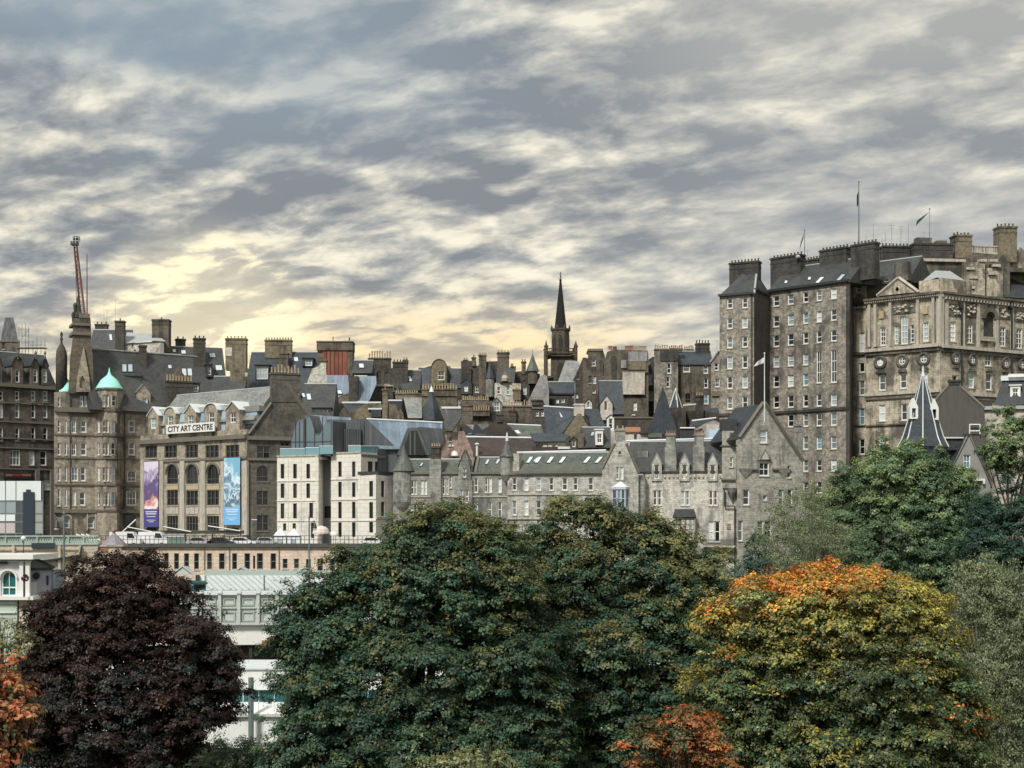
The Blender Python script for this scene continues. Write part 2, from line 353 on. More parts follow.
# ------------------------------------------------------------------ windows
_wcache = {}
FW = 0.14
def win_mesh(style, w, h):
    """x along, y into the wall, z up from the sill. returns frame / pane / sill meshes, shared by every window of the same size"""
    key = (style, round(w, 1), round(h, 1))
    if key in _wcache: return _wcache[key]
    w, h = max(0.3, key[1]), max(0.4, key[2]); hw = w/2
    fr, pn, sl = MB(), MB(), MB()
    st = style[0]
    fw = FW if st not in 'n' else 0.06
    if w < 0.9: fw *= 0.75
    if st == 'a':                                    # round-headed
        r = hw; zs = h-r; k = 10
        arc = [(-r*math.cos(math.pi*i/k), zs+r*math.sin(math.pi*i/k)) for i in range(k+1)]
        inn = [(x*(1-fw/r), zs+(z-zs)*(1-fw/r)) for x, z in arc]
        o = [(-hw, 0)]+arc+[(hw, 0)]; i_ = [(-hw+fw, fw)]+inn+[(hw-fw, fw)]
        n = len(o)
        for (y0, y1) in ((0.16, 0.26),):
            vs = [(x, y0, z) for x, z in o]+[(x, y0, z) for x, z in i_]+[(x, y1, z) for x, z in o]+[(x, y1, z) for x, z in i_]
            fs = []
            for q in range(n):
                q2 = (q+1) % n
                fs += [(q, q2, n+q2, n+q), (2*n+q, 2*n+q2, 3*n+q2, 3*n+q), (n+q, n+q2, 3*n+q2, 3*n+q)]
            fr.add(vs, fs)
        pn.add([(x, 0.28, z) for x, z in o], [tuple(range(n))])
    else:
        fr.lbox(-hw, -hw+fw, 0.16, 0.27, 0, h); fr.lbox(hw-fw, hw, 0.16, 0.27, 0, h)
        fr.lbox(-hw+fw, hw-fw, 0.16, 0.27, 0, fw*1.3); fr.lbox(-hw+fw, hw-fw, 0.16, 0.27, h-fw, h)
        pn.lbox(-hw, hw, 0.28, 0.32, 0, h)
    nx, ny, tx = 1, 2, 0.05
    if style[1:]: nx, ny = int(style[1]), int(style[2]) if len(style) > 2 else 2
    if st == 'm': tx = 0.16                          # stone mullions
    for i in range(1, nx):
        x = -hw+w*i/nx; fr.lbox(x-tx/2, x+tx/2, 0.17 if st != 'm' else 0.08, 0.272, fw, (h-fw) if st != 'a' else h-hw*0.15)
    for j in range(1, ny):
        z = (h if st != 'a' else h-hw)*j/ny; fr.lbox(-hw+fw, hw-fw, 0.175, 0.274, z-0.05, z+0.05)
    sl.lbox(-hw-0.12, hw+0.12, -0.12, 0.155, -0.16, -0.003)
    _wcache[key] = {'_': (fr, pn, sl)}
    return _wcache[key]
_wmesh = {}
def win_objs(style, w, h, fmat, pmat, smat):
    key = (style, round(w, 1), round(h, 1), fmat.name, pmat.name, smat.name if smat else '')
    if key not in _wmesh:
        fr, pn, sl = win_mesh(style, w, h)['_']
        def mk(mb, name, m_):
            me = bpy.data.meshes.new(name); me.from_pydata(mb.v, [], mb.f); me.materials.append(m_)
            bm = bmesh.new(); bm.from_mesh(me); bmesh.ops.recalc_face_normals(bm, faces=bm.faces); bm.to_mesh(me); bm.free()
            me.uv_layers.new(name='uv'); return me
        both = MB(); both.v = fr.v+pn.v; both.f = fr.f+[tuple(i+len(fr.v) for i in f) for f in pn.f]
        mbm = bpy.data.meshes.new('window'); mbm.from_pydata(both.v, [], both.f)
        mbm.materials.append(fmat); mbm.materials.append(pmat)
        mbm.polygons.foreach_set('material_index', [0]*len(fr.f)+[1]*len(pn.f)); mbm.update()
        _wmesh[key] = (mk(fr, 'window_frame', fmat), mk(pn, 'pane', pmat), mk(sl, 'sill', smat) if smat else None, mbm)
    return _wmesh[key]
def put(name, me, parent, loc, yaw=0.0):
    o = bpy.data.objects.new(name, me); COL.objects.link(o); o.parent = parent
    o.location = loc; o.rotation_euler = (0, 0, yaw); return o
def window(b, f, a0, a1, z0, z1, style='s', d=0.0, fmat=None, pmat=None, smat=None, merged=False, name='window'):
    me = win_objs(style, a1-a0, z1-z0, fmat or M['sash'], pmat or M['pane'], smat)
    base = f.P((a0+a1)/2, d, z0)-world_loc(b)
    if merged: return put(name, me[3], b, base, f.yaw)
    w = put(name, me[0], b, base, f.yaw); put('pane', me[1], w, (0, 0, 0))
    if me[2]: put('sill', me[2], w, (0, 0, 0))
    return w
def holes_of(f, wins, d=0.0):
    """px rectangles -> (hole loop, a0, a1, z0, z1, style, opts)"""
    out = []
    for w in wins:
        x0, y0, x1, y1 = w[:4]; st = w[4] if len(w) > 4 else 's12'; op = w[5] if len(w) > 5 else {}
        xm = (x0+x1)/2; a0, a1 = f.s(x0, d), f.s(x1, d); z1, z0 = f.z(xm, y0, d), f.z(xm, y1, d)
        wd, hh = round(a1-a0, 1), round(z1-z0, 1); wd = max(wd, 0.3); hh = max(hh, 0.4)
        am = (a0+a1)/2; a0, a1 = am-wd/2, am+wd/2; z1 = z0+hh
        if st[0] == 'a':
            r = wd/2; zs = z1-r; k = 10
            loop = [(a0, z0)]+[(am-r*math.cos(math.pi*i/k), zs+r*math.sin(math.pi*i/k)) for i in range(k+1)]+[(a1, z0)]
        else: loop = [(a0, z0), (a0, z1), (a1, z1), (a1, z0)]
        out.append((loop, a0, a1, z0, z1, st, op))
    return out
def wall(b, f, tops, zb, wins=(), mat=None, depth=0.6, name='wall', smat=None, fmat=None, pmat=None, inset=0.01, extra=None, d=0.0):
    """a wall whose top runs through the px points `tops` (left to right), with real window openings"""
    pts = [f.sz(x, y, d) for x, y in tops]
    if inset:
        pts[0] = (pts[0][0]+inset, pts[0][1]); pts[-1] = (pts[-1][0]-inset, pts[-1][1])
    poly = [(pts[0][0], zb)]+pts+[(pts[-1][0], zb)]
    H = holes_of(f, wins, d)
    mb = MB(); mb.prism(f, poly, d, d-depth, [h[0] for h in H], away=depth > 1)
    if extra: extra(mb)
    o = mb.build(name, mat, b)
    for h in H:
        op = h[6]
        window(b, f, h[1], h[2], h[3], h[4], h[5], d, op.get('f', fmat), op.get('p', pmat), op.get('s', smat if smat else M['cap']) if not op.get('nosill') else None)
    return o
def grid(xs, ys, st='s12', op=None):
    """windows from column px spans and row px spans"""
    return [(x0, y0, x1, y1, st, op or {}) for (x0, x1) in xs for (y0, y1) in ys]
# ------------------------------------------------------------------ roofs, chimneys, dormers
def pitch(b, f, x0, x1, ye, yr, dr, mat, skew=None, name='roof', d=0.0, over=0.35, dback=None, yeback=None):
    """ridge roof along the facade: eave row ye on the face, ridge row yr dr metres behind. returns (point, normal) of the front slope"""
    xm = (x0+x1)/2; a0, a1 = f.s(x0, d), f.s(x1, d); ze = f.z(xm, ye, d); zr = f.z(xm, yr, d-dr); db = dback or dr
    sl = (zr-ze)/dr; zo = ze-over*sl
    mb = MB(); e = 0.0 if skew is None else 0.35
    sec = [(d+over, zo), (d-dr, zr), (d-dr-db, ze)]
    def sect(a): return [f.P(a, dd, zz) for dd, zz in sec]
    mb.add(sect(a0+e)+sect(a1-e), [(0, 1, 2), (3, 4, 5), (0, 1, 4, 3), (1, 2, 5, 4), (0, 2, 5, 3)])
    r = mb.build(name, mat, b)
    if skew is not None:
        for s0, s1 in ((a0, a0+0.4), (a1-0.4, a1)):
            ms = MB()
            q = [(d-0.02, ze-0.5), (d-0.02, ze+0.30), (d-dr, zr+0.32), (d-dr-db, ze+0.30), (d-dr-db, ze-0.5)]
            A = [f.P(s0, dd, zz) for dd, zz in q]; B = [f.P(s1, dd, zz) for dd, zz in q]
            ms.add(A+B, [(0, 1, 2, 3, 4), (5, 6, 7, 8, 9)]+[(i, (i+1) % 5, 5+(i+1) % 5, 5+i) for i in range(5)])
            ms.build('gable_coping', skew, b)
    mr = MB(); mr.tube(f.P(a0+e, d-dr, zr+0.02), f.P(a1-e, d-dr, zr+0.02), 0.16, n=6); mr.build('ridge', M['lead'], b)
    p = f.P(a0, d, ze); t3 = Vector((f.t.x, f.t.y, 0)); up = f.P(a0, d-dr, zr)-p
    return (p, t3.cross(up).normalized())
def onplane(pl, px, py):
    r = Vector(((px-CX)/F, 1, (HY-py)/F)); o = Vector((0, 0, ZC)); p, n = pl
    return o+r*((p-o).dot(n)/r.dot(n))
def patch(b, pl, pts, mat, th=0.12, name='skylight', up=0.1):
    n = pl[1] if pl[1].z > 0 else -pl[1]
    mb = MB(); mb.slab([onplane(pl, x, y)+n*up for x, y in pts], th); return mb.build(name, mat, b)
def skylight(b, pl, x0, y0, x1, y1, lean=0.0, mat=None):
    """roof window: dark frame slab and a bright pane on it"""
    q = [(x0+lean, y0), (x1+lean, y0), (x1, y1), (x0, y1)]
    n = pl[1] if pl[1].z > 0 else -pl[1]
    P = [onplane(pl, x, y) for x, y in q]; c = sum(P, Vector())/4
    mb = MB(); mb.slab([c+(p-c)*1.12+n*0.10 for p in P], 0.2); fr = mb.build('skylight', M['dark'], b)
    mp = MB(); mp.slab([c+(p-c)*0.95+n*0.115 for p in P], 0.03); mp.build('pane', mat or M['skyl'], fr)
    return fr
_pots = {}
def pot_mesh(mat, h):
    k = (mat.name, round(h, 1))
    if k not in _pots:
        mb = MB(); h = k[1]; mb.lathe((0, 0, 0), [(0.19, 0), (0.19, h*0.12), (0.13, h*0.2), (0.15, h*0.85), (0.19, h*0.88), (0.19, h), (0.11, h)], 8)
        me = bpy.data.meshes.new('chimney_pot'); me.from_pydata(mb.v, [], mb.f); me.materials.append(mat); me.uv_layers.new(name='uv'); _pots[k] = me
    return _pots[k]
def chim(b, f, x0, x1, yt, yb, n=4, d=-2.0, th=1.3, mat=None, pot='pot', ph=4, capm=None, name='chimney', band=True):
    xm = (x0+x1)/2; a0, a1 = f.s(x0, d), f.s(x1, d); zt, zb = f.z(xm, yt, d), f.z(xm, yb, d)
    mat = mat or M['brown']; mb = MB()
    mb.box(f, a0+0.08, a1-0.08, zb, zt-0.35, d-th, d)
    mb.box(f, a0-0.06, a1+0.06, zt-0.35, zt-0.12, d-th-0.14, d+0.14)
    mb.box(f, a0+0.04, a1-0.04, zt-0.12, zt, d-th-0.04, d+0.04)
    if band and zt-zb > 3: mb.box(f, a0+0.02, a1-0.02, zt-1.25, zt-1.05, d-th-0.06, d+0.06)
    c = mb.build(name, mat, b); o0 = world_loc(c)
    q = f.A+f.n*d; hpx = q.y/F
    for i in range(n):
        a = a0+(a1-a0)*(i+0.5)/n
        if (a1-a0)/max(n, 1) < 0.30: pass
        me = pot_mesh(M[pot], max(0.5, ph*hpx*random.choice((0.8, 1, 1, 1.15))))
        put('chimney_pot', me, c, f.P(a, d-th/2, zt-0.01)-o0, f.yaw)
    return c
def dormer(b, f, x0, x1, ypk, ye, yb, d=0.0, depth=3.0, mat=None, rmat=None, win=None, rnd=False, style='s12', flat=False, over=0.18, pmat=None, fmat=None):
    """gabled, round-headed or flat-roofed dormer standing at depth d"""
    a0, a1 = f.s(x0, d), f.s(x1, d); xm = (x0+x1)/2; am = (a0+a1)/2; zb, ze, zp = f.z(xm, yb, d), f.z(xm, ye, d), f.z(xm, ypk, d)
    if rnd:
        k = 8; head = [(am-(am-a0)*math.cos(math.pi*i/k), ze+(zp-ze)*math.sin(math.pi*i/k)) for i in range(k+1)]
    elif flat: head = [(a0, zp), (a1, zp)]
    else: head = [(a0, ze), (am, zp), (a1, ze)]
    poly = [(a0, zb)]+head+[(a1, zb)]
    H = holes_of(f, [win+(style,) if len(win) == 4 else win], d) if win else []
    mb = MB(); mb.prism(f, poly, d, d-depth, [h[0] for h in H]); o = mb.build('dormer', mat, b)
    for h in H: window(o, f, h[1], h[2], h[3], h[4], h[5], d, fmat, pmat, None, merged=True)
    mr = MB(); t = 0.14
    if flat: mr.box(f, a0-over, a1+over, zp+0.005, zp+0.2, d-depth, d+over)
    else:
        up = [(a, z+t*(1.3 if 0 < i < len(head)-1 else 0.6)) for i, (a, z) in enumerate(head)]
        up[0] = (a0-over, head[0][1]-over*0.6+t); up[-1] = (a1+over, head[-1][1]-over*0.6+t)
        lo = [(a, z-t) for a, z in up]
        lo = [(a, max(z, hz+0.004) if 0 < i < len(head)-1 else z) for i, ((a, z), (ha, hz)) in enumerate(zip(lo, head))]
        mr.prism(f, up+lo[::-1], d+over, d-depth)
    mr.build('dormer_roof', rmat or M['slate'], o)
    return o
def gable_roof(b, f, x0, xp, x1, ye, yp, d0, depth, mat, th=0.25, over=0.3, ye1=None, name='roof'):
    """two slopes over a gable that faces us"""
    (a0, z0), (ap, zp), (a1, z1) = f.sz(x0, ye, d0), f.sz(xp, yp, d0), f.sz(x1, ye1 or ye, d0)
    mb = MB()
    up = [(a0, z0+th*1.5), (ap, zp+th*1.6), (a1, z1+th*1.5)]; lo = [(a1, z1+0.005), (ap, zp+0.005), (a0, z0+0.005)]
    mb.prism(f, up+lo, d0+over, d0-depth); return mb.build(name, mat, b)
def band(b, f, x0, x1, y0, y1, out=0.25, mat=None, d=0.0, name='string_course', end=0.0):
    xm = (x0+x1)/2; mb = MB(); mb.box(f, f.s(x0, d)-end, f.s(x1, d)+end, f.z(xm, y1, d), f.z(xm, y0, d), d-0.1, d+out); return mb.build(name, mat or M['capl'], b)
def bx(b, f, x0, y0, x1, y1, d0, d1, mat, name):
    """box whose front face fills a px rectangle at depth d1"""
    xm = (x0+x1)/2; mb = MB(); mb.box(f, f.s(x0, d1), f.s(x1, d1), f.z(xm, y1, d1), f.z(xm, y0, d1), d0, d1); return mb.build(name, mat, b)
def pole_between(b, p, q, r, mat, name, r1=None, n=6):
    mb = MB(); mb.tube(p, q, r, r1, n); return mb.build(name, mat, b)
def conical(b, f, xc, d, ytip, ybase, rpx, mat, n=12, name='roof', rot=0.0, flare=True, fin=0.9):
    a = f.s(xc, d); q = f.P(a, d, 0); r = rpx*q.y/F; zb, zt = ZC+(HY-ybase)*q.y/F, ZC+(HY-ytip)*q.y/F
    mb = MB(); h = zt-zb
    prof = [(r*1.08, zb), (r, zb+0.08*h), (r*0.52, zb+0.5*h), (0.03, zt)] if flare else [(r, zb), (0.03, zt)]
    mb.lathe((q.x, q.y, 0), prof, n, rot)
    if fin: mb.tube((q.x, q.y, zt-0.1), (q.x, q.y, zt+fin), 0.06)
    return mb.build(name, mat, b)

def lettering(text, parent, f, a, d, z, w, h, mat):
    """raised letters, one mesh, centred at (a, z) on the facade and fitted to w x h"""
    cu = bpy.data.curves.new('lettering', 'FONT'); cu.body = text; cu.size = 1.0; cu.extrude = 0.02; cu.offset = 0.02
    t = bpy.data.objects.new('letters_source', cu); COL.objects.link(t); bpy.context.view_layer.update()
    me = bpy.data.meshes.new_from_object(t.evaluated_get(bpy.context.evaluated_depsgraph_get())); bpy.data.objects.remove(t); bpy.data.curves.remove(cu)
    n = len(me.vertices); co = np.empty(n*3, np.float32); me.vertices.foreach_get('co', co); co = co.reshape(-1, 3)
    lo, hi = co.min(0), co.max(0); co = (co-(lo+hi)/2)*np.array([w/(hi[0]-lo[0]), h/(hi[1]-lo[1]), 1.0], np.float32)
    me.vertices.foreach_set('co', co.ravel()); me.materials.clear(); me.materials.append(mat); me.update()
    o = bpy.data.objects.new('lettering', me); COL.objects.link(o); o.parent = parent
    o.location = f.P(a, d, z)-world_loc(parent); o.rotation_euler = (math.pi/2, 0, f.yaw); return o
# ------------------------------------------------------------------ ground
def smooth(a, b, x):
    t = np.clip((x-a)/(b-a), 0, 1); return t*t*(3-2*t)
def ground_h(x, y):
    x = np.asarray(x, float); y = np.asarray(y, float)
    z = 20.3-20.3*smooth(4, 42, y)
    left = 18.7*smooth(216.6, 217.4, y); right = 11.0*smooth(120, 226, y)+7.0*smooth(238, 252, y)
    w = smooth(-22, -12, x); z = z+left*(1-w)+right*w
    z = z+24*smooth(304, 372, y)+5*smooth(372, 430, y)-42*smooth(520, 1500, y)
    return z
def build_ground():
    xs = np.unique(np.concatenate([np.linspace(-6000, -300, 14), np.linspace(-300, 300, 101), np.linspace(300, 6000, 14)]))
    ys = np.unique(np.concatenate([np.linspace(-400, 0, 6), np.linspace(0, 60, 31), np.linspace(60, 440, 96), np.linspace(217.5, 216.5, 5), np.linspace(440, 1600, 20), np.linspace(1600, 9000, 12)]))
    X, Y = np.meshgrid(xs, ys); Z = ground_h(X, Y)
    vs = np.stack([X, Y, Z], -1).reshape(-1, 3); nx = len(xs); fs = []
    for j in range(len(ys)-1):
        for i in range(nx-1): fs.append((j*nx+i, j*nx+i+1, (j+1)*nx+i+1, (j+1)*nx+i))
    me = bpy.data.meshes.new('ground'); me.from_pydata(vs.tolist(), [], fs)
    m, g, b = newmat('garden_ground'); pos = g.n('ShaderNodeNewGeometry').outputs['Position']
    g.put(b.inputs['Base Color'], g.ramp(g.noise(pos, 0.25, 6, 0.65), [(0.3, (0.022, 0.032, 0.014, 1)), (0.6, (0.045, 0.06, 0.025, 1)), (0.75, (0.07, 0.065, 0.045, 1))]))
    b.inputs['Roughness'].default_value = 0.95; me.materials.append(m)
    me.polygons.foreach_set('use_smooth', [True]*len(me.polygons))
    o = bpy.data.objects.new('ground', me); COL.objects.link(o); o['kind'] = 'structure'
    # the street that runs in front of the old buildings
    m, g, b = newmat('asphalt'); pos = g.n('ShaderNodeNewGeometry').outputs['Position']
    g.put(b.inputs['Base Color'], g.ramp(g.noise(pos, 1.5, 6, 0.7), [(0.3, (0.04, 0.04, 0.042, 1)), (0.7, (0.065, 0.064, 0.062, 1))])); b.inputs['Roughness'].default_value = 0.85
    def sheet(name, x0, x1, y0, y1, z, th, mat):
        mb = MB(); mb.lbox(x0, x1, y0, y1, z-th, z); o = mb.build(name, mat); o['kind'] = 'structure'; return o
    sheet('road', -160, -22, 219, 246, 18.712, 0.3, m)
    sheet('pavement', -160, -22, 246.02, 262, 18.84, 0.3, plain('paving', (0.30, 0.29, 0.27), 0.9, 0, 0.2, 3))
build_ground()
ST = 18.7     # street level
def base(f, px0, px1, zb=ST, d=0.0):
    return f.P(f.s((px0+px1)/2, d), d, zb)
# ================================================================== dark hotel, far left
def hotel():
    f = Fac(-40, 284, 57, 298); b = T('stone_hotel', 'soot dark stone hotel at the left edge with tall mansard dormers', 'building', base(f, -40, 57))
    cols = [(-13, -8), (-1, 3), (15, 19.5), (31, 35.5), (43, 47.5)]
    W = grid(cols, [(391, 400.5)])+grid(cols, [(404, 418)])+grid(cols, [(427.5, 441)])
    W += [(-14, 451, -6, 465.5, 's22'), (10, 450, 20, 465.5, 's32'), (29, 451, 34.5, 465.5), (40, 451, 46.5, 465.5), (10, 483, 20, 500), (30, 483, 40, 500), (44, 480, 52, 490)]
    wall(b, f, [(-40, 386), (57, 386)], ST, W, M['hotel'], 12)
    band(b, f, -40, 57, 383.5, 387, 0.6, M['cap'], name='cornice', end=0.2)
    for y in (402, 421, 437.5, 447, 468): band(b, f, -40, 57, y, y+1.4, 0.22, M['cap'])
    for x0, x1 in cols:                                   # hood moulds over the second floor windows
        mb = MB(); a0, a1 = f.s(x0-1.2), f.s(x1+1.2); z = f.z((x0+x1)/2, 403.5); mb.prism(f, [(a0, z), ((a0+a1)/2, z+0.7), (a1, z)], 0.35, 0.01); mb.build('pediment', M['cap'], b)
    pl = pitch(b, f, -40, 57, 384, 352.5, 5.5, M['slate'], over=0.2)
    for x0, xc, x1 in ((-9, -3, 3), (11, 17.5, 24), (30, 35.5, 40), (41, 45, 49)):
        dormer(b, f, x0+1, x1-1, 357, 366, 385, 0.15, 4, M['hotel'], M['slated'], (xc-2.2, 369, xc+2.2, 382.5), rnd=(xc < 20))
        mb = MB(); mb.lathe(f.pt(xc, 359, 0.1), [(0.3, 0), (0.12, 0.8), (0.3, 1.1), (0.02, 1.7)], 6); mb.build('finial', M['cap'], b)
    bx(b, f, 4, 472.5, 32, 478.5, -0.05, 0.35, M['dark'], 'shop_fascia')
    bx(b, f, 6, 474, 12.5, 476.2, 0.34, 0.42, M['poto'], 'fascia_sign'); bx(b, f, 13, 474, 21, 476.2, 0.34, 0.41, plain('red_sign', (0.28, 0.03, 0.03)), 'fascia_sign'); bx(b, f, 22, 474, 31, 476.2, 0.34, 0.42, M['poto'], 'fascia_sign')
    for x in (36, 51): bx(b, f, x, 470, x+4, 545, 0.0, 0.5, M['cap'], 'pilaster')
hotel()
def hoarding():
    f = Fac(-20, 262, 43, 262); b = T('sheeted_hoarding', 'white sheeted hoarding with a dark doorway below the dark hotel', 'hoarding', base(f, -20, 43))
    W = []
    sheet = plain('white_sheeting', (0.62, 0.68, 0.70), 0.55, 0, 0.12, 0.6)
    bx(b, f, -20, 481, 41, 500.5, -0.1, 0.0, sheet, 'upper_sheet')
    bx(b, f, -20, 501, 16, 513, -0.1, -0.02, plain('grey_sheeting', (0.25, 0.31, 0.33), 0.3, 0, 0.3, 0.5), 'glazed_strip')
    bx(b, f, -20, 514, 15, 521, -0.1, 0.0, sheet, 'lower_sheet'); bx(b, f, -20, 523, 15, 533, -0.1, 0.0, plain('pink_sheeting', (0.45, 0.40, 0.41), 0.5, 0, 0.1), 'base_sheet')
    bx(b, f, 17, 496, 23, 533, -0.14, -0.02, M['zincd'], 'door_panel'); bx(b, f, 23, 492, 34, 540, -0.14, 0.3, plain('navy_door', (0.018, 0.032, 0.045), 0.4), 'doorway'); bx(b, f, 26, 489.5, 30, 492, -0.1, 0.3, M['dark'], 'door_hood')
    bx(b, f, 34.5, 501, 43, 533, -0.1, -0.01, plain('green_grey_panel', (0.27, 0.31, 0.29), 0.5, 0, 0.15), 'side_panel')
    for y in (500.3, 513, 521.5, 533): bx(b, f, -20, y, 43, y+1.1, -0.1, 0.06, M['steel'], 'rail')
    for x in (-12, 5, 15.5, 42.4): bx(b, f, x, 481, x+0.8, 545, -0.12, 0.04, M['steel'], 'post')
hoarding()
# ================================================================== corner block with green domes
def corner():
    f = Fac(54, 268, 200, 278.5); fr_ = Fac(54, 264, 200, 280); b = T('corner_tenement', 'stone corner tenement with two mint green copper domes and a spired gable', 'building', base(f, 54, 200))
    cs = M['corner']
    rows = [(395, 406.5), (420.5, 432.5), (442.5, 455), (467, 481), (488.5, 506)]
    W = grid([(128.5, 134.8)], rows[1:3], 's12')+[(127, 470, 136, 481.5, 'a22'), (126.5, 491, 136, 505.5, 's32', {}), (125, 514, 136, 531, 'a22', {'f': M['darkf'], 'p': M['paned']}), (141.5, 397.5, 147.5, 408)]
    W += grid([(166, 172), (182, 188)], rows[1:4])
    W += grid([(57.4, 60.4), (64.5, 67)], rows[1:5])+[(57.4, 397, 60.4, 407), (64, 516, 69.5, 528, 'a'), (86, 516, 94, 528, 'a12')]
    W += [(71, 421, 76, 433, 's22'), (71, 443, 76, 455.5, 's22'), (80.5, 421, 86.5, 432.5), (80.5, 443, 86.5, 455.5), (80, 396, 83, 406.5), (84.3, 396, 87.3, 406.5)]
    W += [(71, 467, 78, 481, 's22'), (80.5, 467, 85.5, 481), (72.5, 491, 76, 505.5, 'a'), (79.5, 492, 85, 505.5)]
    wall(b, f, [(54, 392), (68, 392), (69, 384), (72, 384), (92, 384), (95, 392), (124, 392), (125, 411), (152, 411), (200, 411)], ST, W, cs, 10, smat=M['capl'])
    for y0, y1, o in ((408.5, 413, 0.5), (434.5, 436, 0.2), (457.5, 459, 0.2), (484, 485.6, 0.25), (509.5, 513, 0.55)): band(b, f, 54, 152, y0, y1, o, M['cap'])
    for x in (124.3, 70): bx(b, f, x, 395, x+0.9, 530, 0, 0.22, M['dark'], 'downpipe')
    for x in (95, 86.8): bx(b, f, x, 513, x+1, 530, 0.0, 0.4, M['capl'], 'pilaster')
    for x0, x1 in ((61, 72), (84, 100)):                       # round door surrounds
        a0, a1 = f.s(x0), f.s(x1); zt = f.z((x0+x1)/2, 513.5); am = (a0+a1)/2; r = (a1-a0)/2; rin = r*0.62
        mb = MB(); k = 10
        o_ = [(am-r*math.cos(math.pi*i/k), zt-r+r*math.sin(math.pi*i/k)) for i in range(k+1)]; i_ = [(am-rin*math.cos(math.pi*i/k), zt-r+rin*math.sin(math.pi*i/k)) for i in range(k+1)]
        mb.prism(f, [(a0, ST)]+o_+[(a1, ST), (am+rin, ST)]+i_[::-1]+[(am-rin, ST)], 0.35, 0.0); mb.build('door_surround', M['corner'], b)
    # octagonal bays under the domes
    def octbay(x0, x1, ytop, proj, cen, lef, rig, dome_r, ydome, ytip, d0=0.0, part='turret'):
        a0, a1 = f.s(x0, d0), f.s(x1, d0); w = a1-a0; q = w*0.30
        P = [(a0, d0), (a0+q, d0+proj), (a1-q, d0+proj), (a1, d0)]
        for (p, r, wins) in ((P[0], P[1], lef), (P[1], P[2], cen), (P[2], P[3], rig)):
            ff = f.sub(p[0], p[1], r[0], r[1]); za = f.z((x0+x1)/2, ytop, d0+proj)
            H = holes_of(ff, wins)
            mb = MB(); mb.prism(ff, [(0.004, ST), (0.004, za), (ff.L-0.004, za), (ff.L-0.004, ST)], 0, -0.45, [h[0] for h in H]); mb.build(part, cs, b)
            for h in H: window(b, ff, h[1], h[2], h[3], h[4], h[5], 0, smat=M['capl'])
            for yy in (388.5, 410, 435, 458, 484.5, 510.5):
                if yy > ytop-1:
                    z_ = f.z((x0+x1)/2, yy, d0+proj); m2 = MB(); m2.box(ff, -0.06, ff.L+0.06, z_-0.16, z_+0.16, -0.1, 0.22); m2.build('string_course', M['cap'], b)
        am = (a0+a1)/2; c = f.P(am, d0+proj*0.1, f.z((x0+x1)/2, ydome, d0+proj)); R = dome_r*c.y/F; H_ = (ydome-ytip)*c.y/F
        mb = MB(); mb.lathe(c, [(R, -0.1), (R*0.98, 0.12), (R*0.78, 0.22*H_), (R*0.62, 0.40*H_), (R*0.38, 0.53*H_), (R*0.17, 0.64*H_), (R*0.07, 0.80*H_), (0.04, H_)], 16, math.pi/8); mb.build('dome', M['copper'], b, True)
    octbay(95, 123, 388.5, 2.6, [(102.6, 395, 108.8, 406.5)]+[(102.4, y0, 108.8, y1) for y0, y1 in rows[1:4]]+[(102.4, 492, 108.8, 505.5)],
           [(97.2, y0, 99.8, y1) for y0, y1 in rows[1:4]]+[(97.2, 492, 99.8, 505.5)], [(112.2, 395.5, 116.6, 406.5)]+[(111.4, y0, 116, y1) for y0, y1 in rows[1:4]]+[(111.4, 492, 116, 505.5)], 13.5, 387.5, 366.5)
    a = f.s(66, -1.8); c = f.P(a, -1.8, f.z(66, 391)); R = 10*c.y/F; H_ = 16*c.y/F
    mb = MB(); mb.lathe(c, [(R, -0.2), (R*0.98, 0.12), (R*0.78, 0.22*H_), (R*0.62, 0.42*H_), (R*0.38, 0.62*H_), (R*0.17, 0.8*H_), (0.05, H_)], 16, math.pi/8); mb.build('dome', M['copper'], b, True)
    # tall spired gable
    f2 = f.off(0.5)
    wall(b, f2, [(68.5, 392), (70, 358), (72.5, 340), (73.5, 318), (90.5, 318), (91.5, 345), (93, 358), (93.5, 392)], f.z(80, 394), [(77.6, 377, 84.6, 389, 'a22', {'f': M['darkf']})], M['brown'], 5, name='gable_tower')
    mb = MB(); mb.prism(f2, [f2.sz(76, 392), f2.sz(77, 378), f2.sz(83.5, 347), f2.sz(89, 378), f2.sz(90, 392)], 0.45, 0.0, [[f2.sz(79.2, 388), f2.sz(79.2, 380), f2.sz(82, 375.5), f2.sz(84.8, 380), f2.sz(84.8, 388)]]); mb.build('gablet', M['art'], b)
    bx(b, f2, 72.3, 332, 91.5, 335, -4.8, 0.35, M['cap'], 'cornice'); bx(b, f2, 72.5, 323, 91.2, 325.5, -4.8, 0.3, M['cap'], 'cornice')
    bx(b, f2, 79, 313.5, 90, 318, -4, 0.1, M['cap'], 'stack_cap')
    c = f2.pt(78, 318, -1); mb = MB(); mb.lathe(c, [(1.0, 0), (0.85, 0.9), (0.62, 1.1), (0.5, 2.1), (0.12, 4.0), (0.03, 4.2)], 8); mb.build('spire', M['sooty'], b)
    for x, y in ((73.2, 316), (75, 307)): mb = MB(); mb.lathe(f2.pt(x, y, -0.6), [(0.18, -1.2), (0.3, 0), (0.35, 0.35), (0.05, 0.8)], 6); mb.build('finial', M['sooty'], b)
    # slate roof with everything on it
    pl = pitch(b, fr_, 92.5, 197, 409, 352.6, 7.5, M['slate'])
    mb = MB(); q = [fr_.pt(x, y, -7.4) for x, y in ((92, 349), (197, 357))]; mb.tube(q[0], q[1], 0.24); mb.build('ridge_capping', M['slatel'], b)
    for x in (122.3, 128.2): skylight(b, pl, x, 364.5, x+4.2, 372, -0.3)
    skylight(b, pl, 168.3, 365.3, 171.6, 368.6, -0.6)
